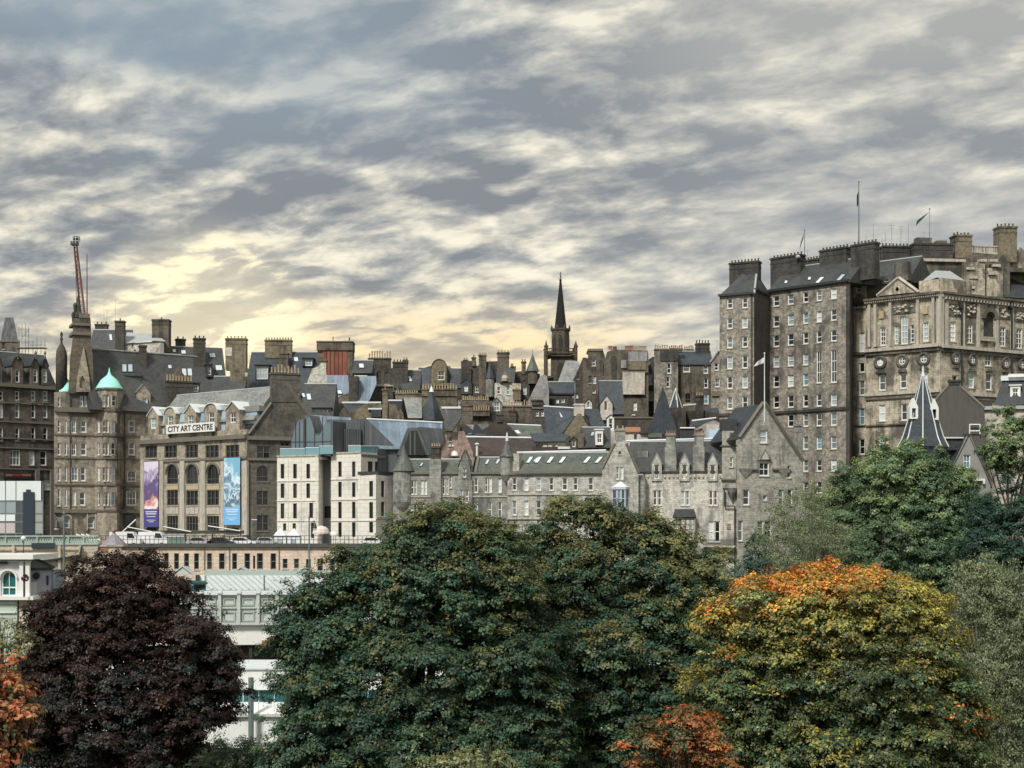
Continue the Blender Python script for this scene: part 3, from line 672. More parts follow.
    for x in (182.2, 187.8): skylight(b, pl, x, 368.8, x+4.2, 375.8, -0.6)
    dormer(b, f, 123.5, 142, 376.2, 376, 388.5, -3.0, 4, M['slated'], M['slate'], (129, 379.5, 140, 387.3, 's32'), flat=True)
    dormer(b, f, 190, 200, 383.3, 383, 393, -2.4, 4, M['slated'], M['slate'], (192.3, 385, 198.5, 391.8, 's22'), flat=True)
    dormer(b, f, 136.5, 150.5, 384.5, 392.5, 411, -0.3, 4, M['corner'], M['slatel'], (141.2, 397.5, 147.6, 408, 's22'))
    chim(b, f, 139.5, 147, 345, 382, 0, -5.0, 1.2, M['brownd'], name='chimney')
    chim(b, f, 166.5, 193.5, 380.5, 412, 9, -1.2, 1.4, M['brownd'], ph=6)
    mb = MB(); fo = f.off(-2.8); mb.prism(fo, [fo.sz(172, 380), fo.sz(178.5, 366), fo.sz(187, 380)], 0, -1.0); mb.build('gablet', M['brown'], b)
    # domed dormer with ball finial by the left dome
    c = f.pt(61.5, 357, -1.5); R = 5.6*c.y/F; H_ = 13*c.y/F
    mb = MB(); mb.lathe(c, [(R, -7), (R, 0), (R*0.9, H_*0.45), (R*0.55, H_*0.8), (R*0.25, H_), (R*0.14, H_*1.2), (R*0.3, H_*1.35), (R*0.14, H_*1.5), (R*0.28, H_*1.75), (0.05, H_*1.95)], 14); mb.build('domed_turret', M['brownd'], b, True)
corner()
# ================================================================== gallery with the long name board
def gallery():
    f = Fac(140, 272, 247, 253); fR = Fac(247, 253, 318, 257.5)
    b = T('art_gallery', 'stone gallery with name board, two tall banners and a row of attic dormers', 'building', base(f, 140, 247))
    A = M['art']
    cx_top = [(145, 157), (164.3, 177), (185.3, 198), (205.3, 218.8), (225.6, 239)]
    W = [(x0, 445.5+(0 if x0 < 180 else -0.4), x1, 458, 'm32', {'f': M['darkf'], 'p': M['paned']}) for x0, x1 in cx_top]
    cx = [(166.6, 178), (186, 198), (206.6, 219)]
    W += [(x0, 464.5, x1, 484, 'a32', {'f': M['darkf'], 'p': M['paned']}) for x0, x1 in cx]+[(x0, 490.5, x1, 505.5, 'm32', {'f': M['darkf'], 'p': M['paned']}) for x0, x1 in cx]+[(x0, 516, x1, 531, 'm42', {'f': M['darkf'], 'p': M['paned']}) for x0, x1 in cx]
    W += [(145.5, 527.5, 157, 535, 'm32', {'f': M['darkf'], 'p': M['paned']}), (226, 527.5, 239, 535, 'm32', {'f': M['darkf'], 'p': M['paned']})]
    wall(b, f, [(140, 441), (247, 436)], ST, W, A, 10, smat=M['capl'])
    op = {'f': M['darkf'], 'p': M['paned']}
    WR = [(257, 446, 270, 458.5, 'm22', op), (256.5, 465.5, 268.5, 481.5, 'a22', op), (256.5, 490.5, 268.5, 505.5, 'm22', op), (257, 515, 268.5, 531, 'm22', op)]
    WR += [(281, 442, 284.5, 446, 's11', op), (285.5, 442, 289, 446, 's11', op)]
    wall(b, fR, [(247, 436), (252.5, 428), (271.5, 402), (300, 402), (318, 430)], ST, WR, M['artshade'], 0.7, smat=M['cap'])
    band(b, f, 140, 247, 437.5, 441.5, 0.55, M['cap'], name='cornice'); band(b, fR, 247.5, 318, 436.8, 440.5, 0.5, M['cap'], name='cornice')
    band(b, f, 140, 247, 458.8, 461, 0.3, M['cap']); band(b, fR, 247.5, 318, 458.6, 460.8, 0.3, M['cap'])
    bx(b, f, 140.5, 432.5, 247, 437.4, -0.5, -0.1, A, 'parapet')
    for x0, x1 in ((140.5, 143.6), (158.7, 162.6), (179.6, 184), (199.8, 204.6), (220.6, 223.8), (241.5, 246.8)):
        bx(b, f, x0, 461, x1, 535, 0, 0.4, M['capl'], 'pilaster')
    spd = plain('buff_panel', (0.42, 0.345, 0.22), 0.9, 0, 0.2, 2)
    for x0, x1 in cx:
        bx(b, f, x0, 485.3, x1, 489.6, 0, 0.1, spd, 'spandrel'); bx(b, f, x0, 507.5, x1, 514, 0, 0.1, M['capl'], 'spandrel')
        a0, a1 = f.s(x0-1.3), f.s(x1+1.3); am = (a0+a1)/2; r = (a1-a0)/2; rin = r-0.32; zs = f.z((x0+x1)/2, 464.5)-(f.s(x1)-f.s(x0))/2; k = 10
        mb = MB(); mb.prism(f, [(am-r*math.cos(math.pi*i/k), zs+r*math.sin(math.pi*i/k)) for i in range(k+1)]+[(am+rin*math.cos(math.pi*i/k), zs+rin*math.sin(math.pi*i/k)) for i in range(k+1)], 0.2, 0.01); mb.build('arch_moulding', M['cap'], b)
    # attic: slate roof and five dormers
    pl = pitch(b, f, 150, 249.5, 428, 393.6, 6.0, M['slatel'], over=-0.8)
    for x0, x1, yp, rd in ((148, 158.5, 407.5, 0), (165, 175.5, 407.5, 1), (185, 196.2, 404.5, 0), (205, 217.3, 403.8, 1), (226, 239.5, 401.8, 0)):
        xm = (x0+x1)/2; ye = yp+(8 if not rd else 6)
        dormer(b, f, x0, x1, yp, ye, 438, -0.35, 4.0, A, M['leadw'], (xm-2.8, ye+2.5, xm+2.8, ye+13, 's22', op), rnd=bool(rd), over=0.25)
    for x0, x1, y0, y1 in ((158.8, 164.6, 414, 434), (176, 184.6, 413, 433), (196.6, 204.6, 412, 432.5), (217.8, 225.6, 410, 432)):
        bx(b, f, x0, y0, x1, y1, -2.5, -1.25, M['paneb'], 'attic_glazing'); bx(b, f, x0, y0-5, x1, y0, -3.5, -1.05, M['lead'], 'attic_roof')
    bx(b, f, 240.5, 411.5, 257, 424, -3.0, -1.6, M['paneb'], 'attic_glazing'); bx(b, f, 240.5, 406, 259, 411.5, -3.5, -1.4, M['slatel'], 'attic_roof'); bx(b, f, 240, 424, 254, 436, -2.2, -1.5, M['slated'], 'attic_wall')
    # wallhead gable chimney with a row of pots
    chim(b, fR, 271, 301, 372.5, 404, 9, -0.05, 1.3, M['artshade'], ph=7)
    mb = MB(); mb.prism(fR, [fR.sz(270, 402), fR.sz(286.5, 384), fR.sz(304, 402)], 0.12, 0.0); mb.build('gable_head', M['artshade'], b)
    for p, q in (((249, 434), (271.5, 403)), ((286.5, 384), (317.5, 429))):
        mb = MB(); mb.tube(fR.pt(*p, 0.15), fR.pt(*q, 0.15), 0.28, n=4); mb.build('skew_coping', M['cap'], b)
    # name board
    s0, s1 = f.s(166.3, 0.6), f.s(214.5, 0.6); z0, z1 = f.z(190, 432.6, 0.6), f.z(190, 423.4, 0.6)
    mb = MB(); mb.box(f, s0, s1, z0, z1, 0.45, 0.6); sg = mb.build('name_board', M['white'], b)
    lettering('CITY ART CENTRE', sg, f, (s0+s1)/2, 0.625, (z0+z1)/2, (s1-s0)*0.93, (z1-z0)*0.64, plain('black_letters', (0.025, 0.025, 0.025), 0.6))
    bx(b, f, 168, 426, 169, 437, -0.2, 0.46, M['dark'], 'board_bracket'); bx(b, f, 211, 425, 212, 437, -0.2, 0.46, M['dark'], 'board_bracket')
    return f, b
GF, GB = gallery()
def banner(f, x0, y0, x1, y1, stops, base_col, label, group, seed):
    d = 0.62; s0, s1 = f.s(x0, d), f.s(x1, d); xm = (x0+x1)/2; z0, z1 = f.z(xm, y1, d), f.z(xm, y0, d); zm = z0+(z1-z0)*0.27
    b = T('exhibition_banner', label, 'banner', f.P((s0+s1)/2, d, z0), group)
    m, g, bs = newmat('banner_print'); pos = g.n('ShaderNodeNewGeometry').outputs['Position']
    n = g.noise(g.vmap(pos, (0.5, 0.5, 0.55), (seed, seed*2, 0)), 1.0, 3, 0.5, 0.9)
    zz = g.n('ShaderNodeSeparateXYZ', {0: pos}).outputs[2]
    h = g.rng(zz, z1, zm, 0.0, 1.0, False)
    g.put(bs.inputs['Base Color'], g.ramp(g.math('ADD', g.math('MULTIPLY', h, 0.68), g.math('MULTIPLY', g.math('SUBTRACT', n, 0.5), 1.05)), stops)); bs.inputs['Roughness'].default_value = 0.7
    mb = MB(); mb.box(f, s0, s1, zm, z1, d-0.04, d); mb.build('picture_panel', m, b)
    mb = MB(); mb.box(f, s0, s1, z0, zm-0.004, d-0.04, d); tp = mb.build('text_panel', plain('banner_ground', base_col, 0.7, 0, 0.05), b)
    w = s1-s0; rr = random.Random(seed)
    mw = None
    for q, (yy, hh, wd) in enumerate(((0.82, 0.07, 0.8), (0.70, 0.07, 0.72), (0.56, 0.045, 0.6), (0.36, 0.035, 0.62), (0.26, 0.04, 0.34))):
        mw = MB(); a = s0+w*(0.5-wd/2); e = s0+w*(0.5+wd/2)
        while a < e-0.06:
            k = rr.uniform(0.09, 0.17); zc = z0+(zm-z0)*yy; mw.box(f, a, min(a+k, e), zc, zc+(zm-z0)*hh, d, d+0.012); a += k+0.05
        mw.build('text_line', M['white'], tp)
    mr = MB()
    for z_ in (z0-0.04, z1+0.04): mr.tube(f.P(s0-0.1, d-0.02, z_), f.P(s1+0.1, d-0.02, z_), 0.05)
    for z_ in (z0-0.04, z1+0.04):
        for s_ in (s0, s1): mr.tube(f.P(s_, d-0.02, z_), f.P(s_, 0.3, z_), 0.04)
    mr.build('banner_rail', M['dark'], b)
banner(GF, 144, 461.5, 158.2, 526.8, [(0.08, lin(214, 206, 224)), (0.22, lin(150, 138, 172)), (0.36, lin(88, 82, 128)), (0.52, lin(110, 88, 128)), (0.64, lin(212, 150, 140)), (0.76, lin(228, 226, 232))], lin(74, 74, 138), 'tall purple exhibition banner on the left side of the gallery front', 'banners on the gallery front', 3)
banner(GF, 224, 457.6, 240, 525, [(0.08, lin(120, 178, 206)), (0.22, lin(214, 232, 240)), (0.36, lin(66, 118, 150)), (0.5, lin(198, 220, 232)), (0.62, lin(70, 90, 116)), (0.78, lin(176, 206, 226))], lin(112, 172, 222), 'tall pale blue exhibition banner on the right side of the gallery front', 'banners on the gallery front', 8)
# ================================================================== white stone and zinc block
def white_block():
    f1 = Fac(277, 248.5, 318.5, 245.5); f1r = Fac(318.5, 245.5, 324, 250); fg = Fac(322, 249.6, 333, 248.6)
    f2 = Fac(331, 246.5, 361, 243.5); f2b = Fac(361, 243.5, 380, 248.5); f3 = Fac(358, 242, 376, 240); f3b = Fac(376, 240, 396, 245)
    b = T('pale_apartment_block', 'new pale stone apartment block with blue zinc attic gables and glass terrace', 'building', base(f1, 277, 318))
    P = M['pale']; nf = {'f': M['dark'], 'p': M['paned'], 'nosill': 1}
    def nw(l): return [(x0, y0, x1, y1, 'n11', nf) for x0, y0, x1, y1 in l]
    R = [(464, 478.5), (483.5, 498), (503.5, 518.5)]
    W1 = [(x0, y0, x1, y1) for x0, x1 in ((280.7, 284.2), (293.2, 296.7)) for y0, y1 in R]+[(306.4, R[0][0], 309.9, R[0][1]), (306.4, R[1][0], 309.9, R[1][1]), (309.4, 502.8, 312.9, 518), (283, 523.2, 286.2, 530.6), (292.6, 523.2, 295.8, 530.6), (311, 523, 314, 538)]
    wall(b, f1, [(277, 457.5), (318.5, 454.6)], ST, nw(W1), P, 9)
    wall(b, f1r, [(318.5, 454.6), (324, 455.6)], ST, (), P, 0.5)
    wall(b, fg, [(322, 446), (333, 446)], ST, nw([(324, 506, 331, 518)]), plain('recess_zinc', (0.21, 0.235, 0.25), 0.5, 0, 0.12, 0.8), 3)
    W2 = [(x0, y0, x1, y1) for x0, x1 in ((338.3, 341.6), (352, 355.4)) for y0, y1 in ((461.5, 476.8), (482, 497), (502, 518.3), (522.5, 537))]
    wall(b, f2, [(331, 454), (361, 452)], ST, nw(W2), P, 7)
    wall(b, f2b, [(361, 452), (380, 453.6)], ST, nw([(368, 461.2, 373, 473.6), (375, 461.2, 377.8, 473.6)]), P, 0.5)
    W3 = [(369.2, y0, 373, y1) for y0, y1 in ((481, 496.6), (502, 518.3), (522, 532.6))]
    wall(b, f3, [(358, 476), (376, 474.6)], ST, nw(W3), P, 4)
    wall(b, f3b, [(376, 474.6), (396, 477)], ST, nw([(381, 481, 384.6, 497), (381, 502, 384.6, 516)]), P, 4)
    bx(b, f3b, 377, 516.8, 395, 519, 0, 0.25, M['capl'], 'string_course')
    for f_, x0, x1, ys in ((f1, 277, 318.5, (480.6, 500.4, 520.6)), (f2, 331, 361, (478.8, 499.4, 520.4)), (f3, 358, 376, (498.6, 520.2))):
        for y in ys: band(b, f_, x0, x1, y, y+0.8, 0.12, M['pale'])
    for x in (287.5, 300.5): bx(b, f1, x, 459, x+0.7, 530, 0, 0.1, P, 'pier')
    for f_, x0, x1, y in ((f1, 277, 318.5, 456), (f2, 331, 361, 453)): band(b, f_, x0, x1, y-1, y+0.6, 0.14, M['capl'], name='coping')
    # terrace decks
    mb = MB()
    for f_, x0, x1, y, dp in ((f1, 277.5, 322, 457, 8.8), (f2, 331.5, 361, 454, 7), ):
        mb.box(f_, f_.s(x0), f_.s(x1), f_.z((x0+x1)/2, y)-0.5, f_.z((x0+x1)/2, y)-0.06, -dp, -0.05)
    mb.build('terrace_deck', M['cap'], b)
    # glass balustrades
    def glass(f_, x0, x1, y0, y1, d):
        mb = MB(); xm = (x0+x1)/2; mb.box(f_, f_.s(x0, d), f_.s(x1, d), f_.z(xm, y1, d), f_.z(xm, y0, d), d-0.05, d); o = mb.build('glass_balustrade', M['balu'], b)
        mr = MB(); mr.tube(f_.pt(x0, y0, d-0.02), f_.pt(x1, y0, d-0.02), 0.06); mr.build('handrail', M['leadw'], o)
    glass(f1, 280, 305, 448.4, 455.4, -0.35); glass(f1, 305.5, 319, 447.6, 455, -0.4); glass(f1, 319.5, 333, 446, 454, -0.5); glass(f2, 348, 361, 445.5, 453, -0.35); glass(f2b, 361, 379, 446, 453, -0.35)
    # attic: glazed zinc gables
    def attic(f_, xs, d, depth, zmat=M['zincd'], front=M['attic'], ridge=None):
        pts = [f_.sz(x, y, d) for x, y in xs]; zb = f_.z(xs[0][0], 457, d)
        mb = MB(); mb.prism(f_, [(pts[0][0], zb)]+pts+[(pts[-1][0], zb)], d, d-depth); mb.build('attic_gable', zmat, b)
        # glazing inset in the front with dark frame bars
        mg = MB(); c = [(a*0.86+0.14*sum(p[0] for p in pts)/len(pts), z-0.35) for a, z in pts]; mg.prism(f_, [(c[0][0], zb+0.1)]+c+[(c[-1][0], zb+0.1)], d+0.06, d-0.02); go = mg.build('gable_glazing', front, b)
        mm = MB(); a0, a1 = c[0][0], c[-1][0]; zt = max(z for _, z in c)
        for q in (0.34, 0.67): mm.box(f_, a0+(a1-a0)*q-0.07, a0+(a1-a0)*q+0.07, zb+0.1, min(zt, zt-abs(q-0.6)*1.2), d+0.05, d+0.12)
        mm.box(f_, a0, a1, zb+2.4, zb+2.52, d+0.05, d+0.12); mm.build('glazing_bars', M['dark'], go)
    attic(f1, [(291, 438), (297.5, 419.8), (304.5, 419)], -1.2, 5)
    attic(f1, [(304.8, 415.6), (309, 415), (315.5, 433), (320.5, 433), (326.5, 420), (333, 421)], -1.6, 9)
    f4 = Fac(300, 249, 366, 247)
    # ridge roofs running back, blue slopes to the light
    mb = MB(); mb.slab([f4.pt(308.5, 414.7, -2), f4.pt(351, 417.6, -4.5), f4.pt(351, 421.5, -4.0), f4.pt(322, 433, -1.7), f4.pt(315.2, 433, -1.7)], 0.2); mb.build('zinc_roof', M['zinc'], b)
    wall(b, f4.off(-2.6), [(326.5, 419.3), (364, 420.4)], f4.z(340, 456), (), M['zincd'], 5, name='attic_wall')
    ff = f4.off(-1.9)
    wall(b, ff, [(334, 428.5), (361, 429.5)], ff.z(345, 456), (), M['paned'], 0.6, name='attic_glazing')
    mb = MB()
    for i in range(14):
        x = 334.5+i*1.95; mb.box(ff, ff.s(x), ff.s(x+0.75), ff.z(x, 455), ff.z(x, 429), 0.0, 0.16)
    o = mb.build('cladding_fins', M['zincd'], b)
    # large zinc roof on the right with its own gable
    f5 = Fac(360, 249.5, 446, 251)
    wall(b, f5.off(-0.5), [(362, 421), (368, 420), (398, 449), (428, 452)], f5.z(390, 480), (), M['zincd'], 6, name='attic_wall')
    mb = MB(); mb.slab([f5.pt(367.5, 419.4, -5.5), f5.pt(442.5, 423, -5.5), f5.pt(442, 433, -3.6), f5.pt(399, 449, 0.2), f5.pt(379, 449, 0.2)], 0.2); mb.build('zinc_roof', M['zinc'], b)
    mb = MB(); mb.tube(f5.pt(366.5, 418.9, -5.4), f5.pt(442.5, 422.6, -5.4), 0.16); mb.build('ridge', M['leadw'], b)
    f6 = f5.off(1.0)
    mb = MB(); mb.prism(f6, [f6.sz(397, 455), f6.sz(407.5, 428), f6.sz(419, 427.5), f6.sz(431, 455)], 0, -3.4); mb.build('attic_gable', M['zincd'], b)
    mb = MB(); mb.prism(f6, [f6.sz(402, 455), f6.sz(409.5, 431), f6.sz(417, 430.6), f6.sz(426, 455)], 0.06, 0); g_ = mb.build('gable_glazing', M['paned'], b)
    mb = MB()
    for x in (409.5, 414): mb.box(f6, f6.s(x), f6.s(x+1.4), f6.z(x, 455), f6.z(x, 431.5), 0.05, 0.14)
    mb.build('glazing_bars', M['zincd'], g_)
    mb = MB(); mb.slab([f6.pt(418.5, 426.8, 0.2), f6.pt(442, 428.6, -3), f6.pt(444, 443, -2), f6.pt(432, 456, 0.2)], 0.2); mb.build('zinc_roof', M['zincd'], b)
    bx(b, f3b, 377.5, 449, 394, 474.9, -6, -4.2, M['zincd'], 'attic_wall'); bx(b, f3b, 378, 471.8, 396, 475, -4.2, -0.2, M['slated'], 'terrace_deck')
    bx(b, f3b, 392, 453.5, 402, 466, -5.5, -4.6, P, 'stair_wall'); bx(b, f3b, 418, 454.5, 428, 458.5, -5.5, -4.6, P, 'stair_wall')
white_block()
# ================================================================== grey stone tenement with a conical turret
ZB = 9.0
def turret_tenement():
    f = Fac(393, 242, 516, 240); b = T('turreted_tenement', 'grey stone tenement with a green slate cone turret at its left corner', 'building', base(f, 393, 516, ZB))
    W = grid([(411, 413.8), (414.3, 417), (420.6, 423.4), (424, 427)], [(480, 494.5)])+grid([(410.5, 413.5), (414, 416.8), (420.6, 423.4), (424, 427)], [(504, 517)])
    W += grid([(442, 445), (445.8, 448.5)], [(478.5, 494.5)])+[(449.5, 476, 451.8, 488)]+grid([(460, 463), (465.6, 468.4)], [(490, 503)])
    W += [(474, 478, 478, 492.5), (484.5, 477.5, 487.8, 492.5), (488.6, 477.5, 491.8, 492.5), (498, 478, 501.5, 492.5), (498, 502, 501.5, 517), (488.5, 502, 491.5, 517), (442, 504, 446, 518), (474, 502, 478, 517)]
    wall(b, f, [(393, 477.5), (404, 474), (516, 472.5)], ZB, W, M['rowd'], 9, smat=M['capl'])
    band(b, f, 394, 516, 472.3, 474.2, 0.3, M['cap'], name='eaves_course'); band(b, f, 404, 516, 496, 497.2, 0.15, M['capl'])
    pl = pitch(b, f, 404, 472, 473.6, 459.5, 3.6, M['slateg'], M['cap'], over=0.2)
    skylight(b, pl, 419.5, 463.3, 421.5, 466.5, 2.2)
    pl = pitch(b, f, 474, 503, 473.2, 457.6, 4.2, M['slateg'], M['cap'], over=0.2)
    skylight(b, pl, 485, 460, 487.2, 464.4, 2.5); skylight(b, pl, 495.5, 459.6, 497.7, 464, 2.5)
    # corner turret with cone
    q = f.P(f.s(403, -0.6), -0.6, 0); R = 9.6*q.y/F
    za, zt = f.z(403, 502, -0.6), f.z(403, 472, -0.6)
    mb = MB(); mb.lathe((q.x, q.y, 0), [(R*0.3, za-1.8), (R*0.75, za-0.8), (R, za), (R, zt), (R*1.07, zt+0.05), (R*1.07, zt+0.35), (R*0.9, zt+0.36)], 18); mb.build('turret', M['rowd'], b)
    conical(b, f, 403.5, -0.6, 445, 471.2, 10.2, M['slateg'], 18)
    for px, y0, y1 in ((397, 482, 494.5), (401, 482, 494.5)):
        d = 1.0; ff = Fac(A=f.P(f.s(395), 0.05, 0).xy, B=f.P(f.s(403), 0.93, 0).xy); window(b, ff, ff.s(px-1.2), ff.s(px+1.2), ff.z(px, y1), ff.z(px, y0), 's12', 0.16)
    # wallhead stacks, gabled bay, hanging turret
    f2 = f.off(0.35)
    bx(b, f2, 429.5, 459, 441, 520, -0.6, 0.25, M['rowd'], 'chimney_breast'); chim(b, f2, 430.5, 440, 446, 475, 4, 0.2, 1.5, M['brownd'], ph=2)
    wall(b, f2, [(458, 479), (459, 466), (464.5, 451), (470, 466), (471, 479)], f.z(464, 480), [(463, 468, 466, 477.5)], M['rowd'], 3, name='gabled_bay')
    gable_roof(b, f2, 457.6, 464.5, 471.4, 467, 450.3, 0, 3, M['cap'], 0.12, 0.1)
    wall(b, f2, [(456.5, 479.6), (472.5, 479.6)], ZB, [(460, 490, 463, 503), (465.6, 490, 468.4, 503)], M['rowd'], 0.5, name='bay')
    q = f.P(f.s(506.5, 0.3), 0.3, 0); R = 6.2*q.y/F; za, zt = f.z(506.5, 476, 0.3), f.z(506.5, 457, 0.3)
    mb = MB(); mb.lathe((q.x, q.y, 0), [(0.15, za-1.2), (R*0.6, za-0.5), (R, za+0.2), (R, zt), (R*1.15, zt+0.1), (R*1.15, zt+0.3), (R*0.8, zt+0.32)], 14); mb.build('hanging_turret', M['rowd'], b)
    conical(b, f, 507, 0.3, 437, 457.2, 7.3, M['slateg'], 8, flare=False)
    mb = MB(); c = f.P(f.s(507, 0.3), 0.3, f.z(507, 440, 0.3)); mb.lathe(c, [(0.32, -0.9), (0.22, 0.2), (0.10, 1.0), (0.02, 1.4)], 8); mb.build('lead_cap', M['leadw'], b)
turret_tenement()
def long_block():
    f = Fac(507.5, 239.5, 603, 236); b = T('long_stone_block', 'long grey stone block under a green slate roof with slanting rooflights', 'building', base(f, 507, 603, ZB))
    cols = [(512.3, 516.3), (524, 528.5), (536.2, 541), (549, 553.5), (562, 567.3), (573.3, 577.5), (588, 593.3)]
    W = grid(cols, [(477.8, 490.5)], 's12')+grid(cols, [(500.5, 515.2)])+grid(cols, [(524.5, 537.5)])
    wall(b, f, [(507.5, 473), (603, 471)], ZB, W, M['row'], 9, smat=M['capl'])
    band(b, f, 507.5, 603, 471, 474.5, 0.4, M['cap'], name='cornice'); band(b, f, 507.5, 603, 493.8, 495, 0.2, M['capl']); band(b, f, 507.5, 603, 518, 519.3, 0.25, M['capl'])
    pl = pitch(b, f, 516, 606, 471.5, 453, 5.0, M['slateg'], over=0.5)
    for x, l in ((526, 4), (534.5, 4), (546.5, 4.5), (558.5, 4.5), (583, 5), (594.5, 5.2)): skylight(b, pl, x, 457.2, x+3.4, 463.2, l)
    for x, l in ((542, 4.0),): skylight(b, pl, x-9, 458, x-7, 462, l)
    bx(b, f, 508.5, 453.5, 519, 473, -2.2, -0.3, M['row'], 'gable_end')
    mb = MB(); mb.tube(f.pt(517, 452.6, -5), f.pt(606, 450.3, -5), 0.17); mb.build('ridge_capping', M['leadw'], b)
long_block()
def oriel_house():
    f = Fac(602, 233.5, 638.5, 233.5); b = T('gabled_oriel_house', 'tall stone gable with a pale blue bay window halfway up', 'building', base(f, 602, 638, ZB))
    W = [(616, 466.5, 619.3, 479.5), (620.2, 466.5, 623.5, 479.5), (618.4, 451.3, 621.2, 454.5, 's11', {'f': M['darkf'], 'p': M['paned']})]
    wall(b, f, [(602, 470), (614.5, 444), (615.5, 440), (625.5, 440), (626.5, 444), (638.5, 474)], ZB, W, M['row'], 10, smat=M['capl'])
    chim(b, f, 615.2, 625.8, 428.5, 441, 2, 0.02, 1.4, M['rowd'], ph=2)
    for p, q in (((602.5, 468.5), (615, 443.5)), ((626, 443.5), (638.5, 473))):
        mb = MB(); mb.tube(f.pt(*p, -0.1), f.pt(*q, -0.1), 0.3, n=4); mb.build('skew_coping', M['cap'], b)
    # bay window
    blue = plain('pale_blue_paint', (0.45, 0.52, 0.60), 0.6, 0, 0.06); w0, w1 = f.s(612), f.s(629); z0, zs, ze, zt = f.z(620, 515.5), f.z(620, 507.5), f.z(620, 489.5), f.z(620, 481)
    q = (w1-w0)*0.24
    P = [(w0, 0), (w0+q, 1.1), (w1-q, 1.1), (w1, 0)]
    mb = MB(); mb.hexa([f.P(P[0][0], 0, z0), f.P(P[1][0], 1.1, z0), f.P(P[2][0], 1.1, z0), f.P(P[3][0], 0, z0), f.P(P[0][0], 0, zs), f.P(P[1][0], 1.1, zs), f.P(P[2][0], 1.1, zs), f.P(P[3][0], 0, zs)])
    ba = mb.build('bay_window', blue, b); mb = MB()
    mb.hexa([f.P(w0-.1, 0, ze), f.P(P[1][0]-.1, 1.2, ze), f.P(P[2][0]+.1, 1.2, ze), f.P(w1+.1, 0, ze), f.P(w0-.1, 0, ze+0.35), f.P(P[1][0]-.1, 1.2, ze+0.35), f.P(P[2][0]+.1, 1.2, ze+0.35), f.P(w1+.1, 0, ze+0.35)])
    mb.build('bay_cornice', blue, ba)
    mr = MB(); apex = f.P((w0+w1)/2, 0.05, zt); r_ = [f.P(w0-.1, 0, ze+0.36), f.P(P[1][0]-.1, 1.2, ze+0.36), f.P(P[2][0]+.1, 1.2, ze+0.36), f.P(w1+.1, 0, ze+0.36)]
    mr.add(r_+[apex], [(0, 1, 4), (1, 2, 4), (2, 3, 4), (0, 1, 2, 3)]); mr.build('bay_roof', M['leadw'], ba)
    for i in range(3):
        ff = f.sub(P[i][0], P[i][1], P[i+1][0], P[i+1][1]); n = 2 if i == 1 else 1; L = ff.L
        for k in range(n): window(ba, ff, 0.06+(L-0.12)*k/n, 0.06+(L-0.12)*(k+1)/n, zs, ze, 's12', 0.16, blue, merged=True)
    pl = None
    r = f.right(0.6)
    bx(b, f, 637.3, 475, 645.5, 560, -6, -0.8, M['rowd'], 'return_wall')
oriel_house()
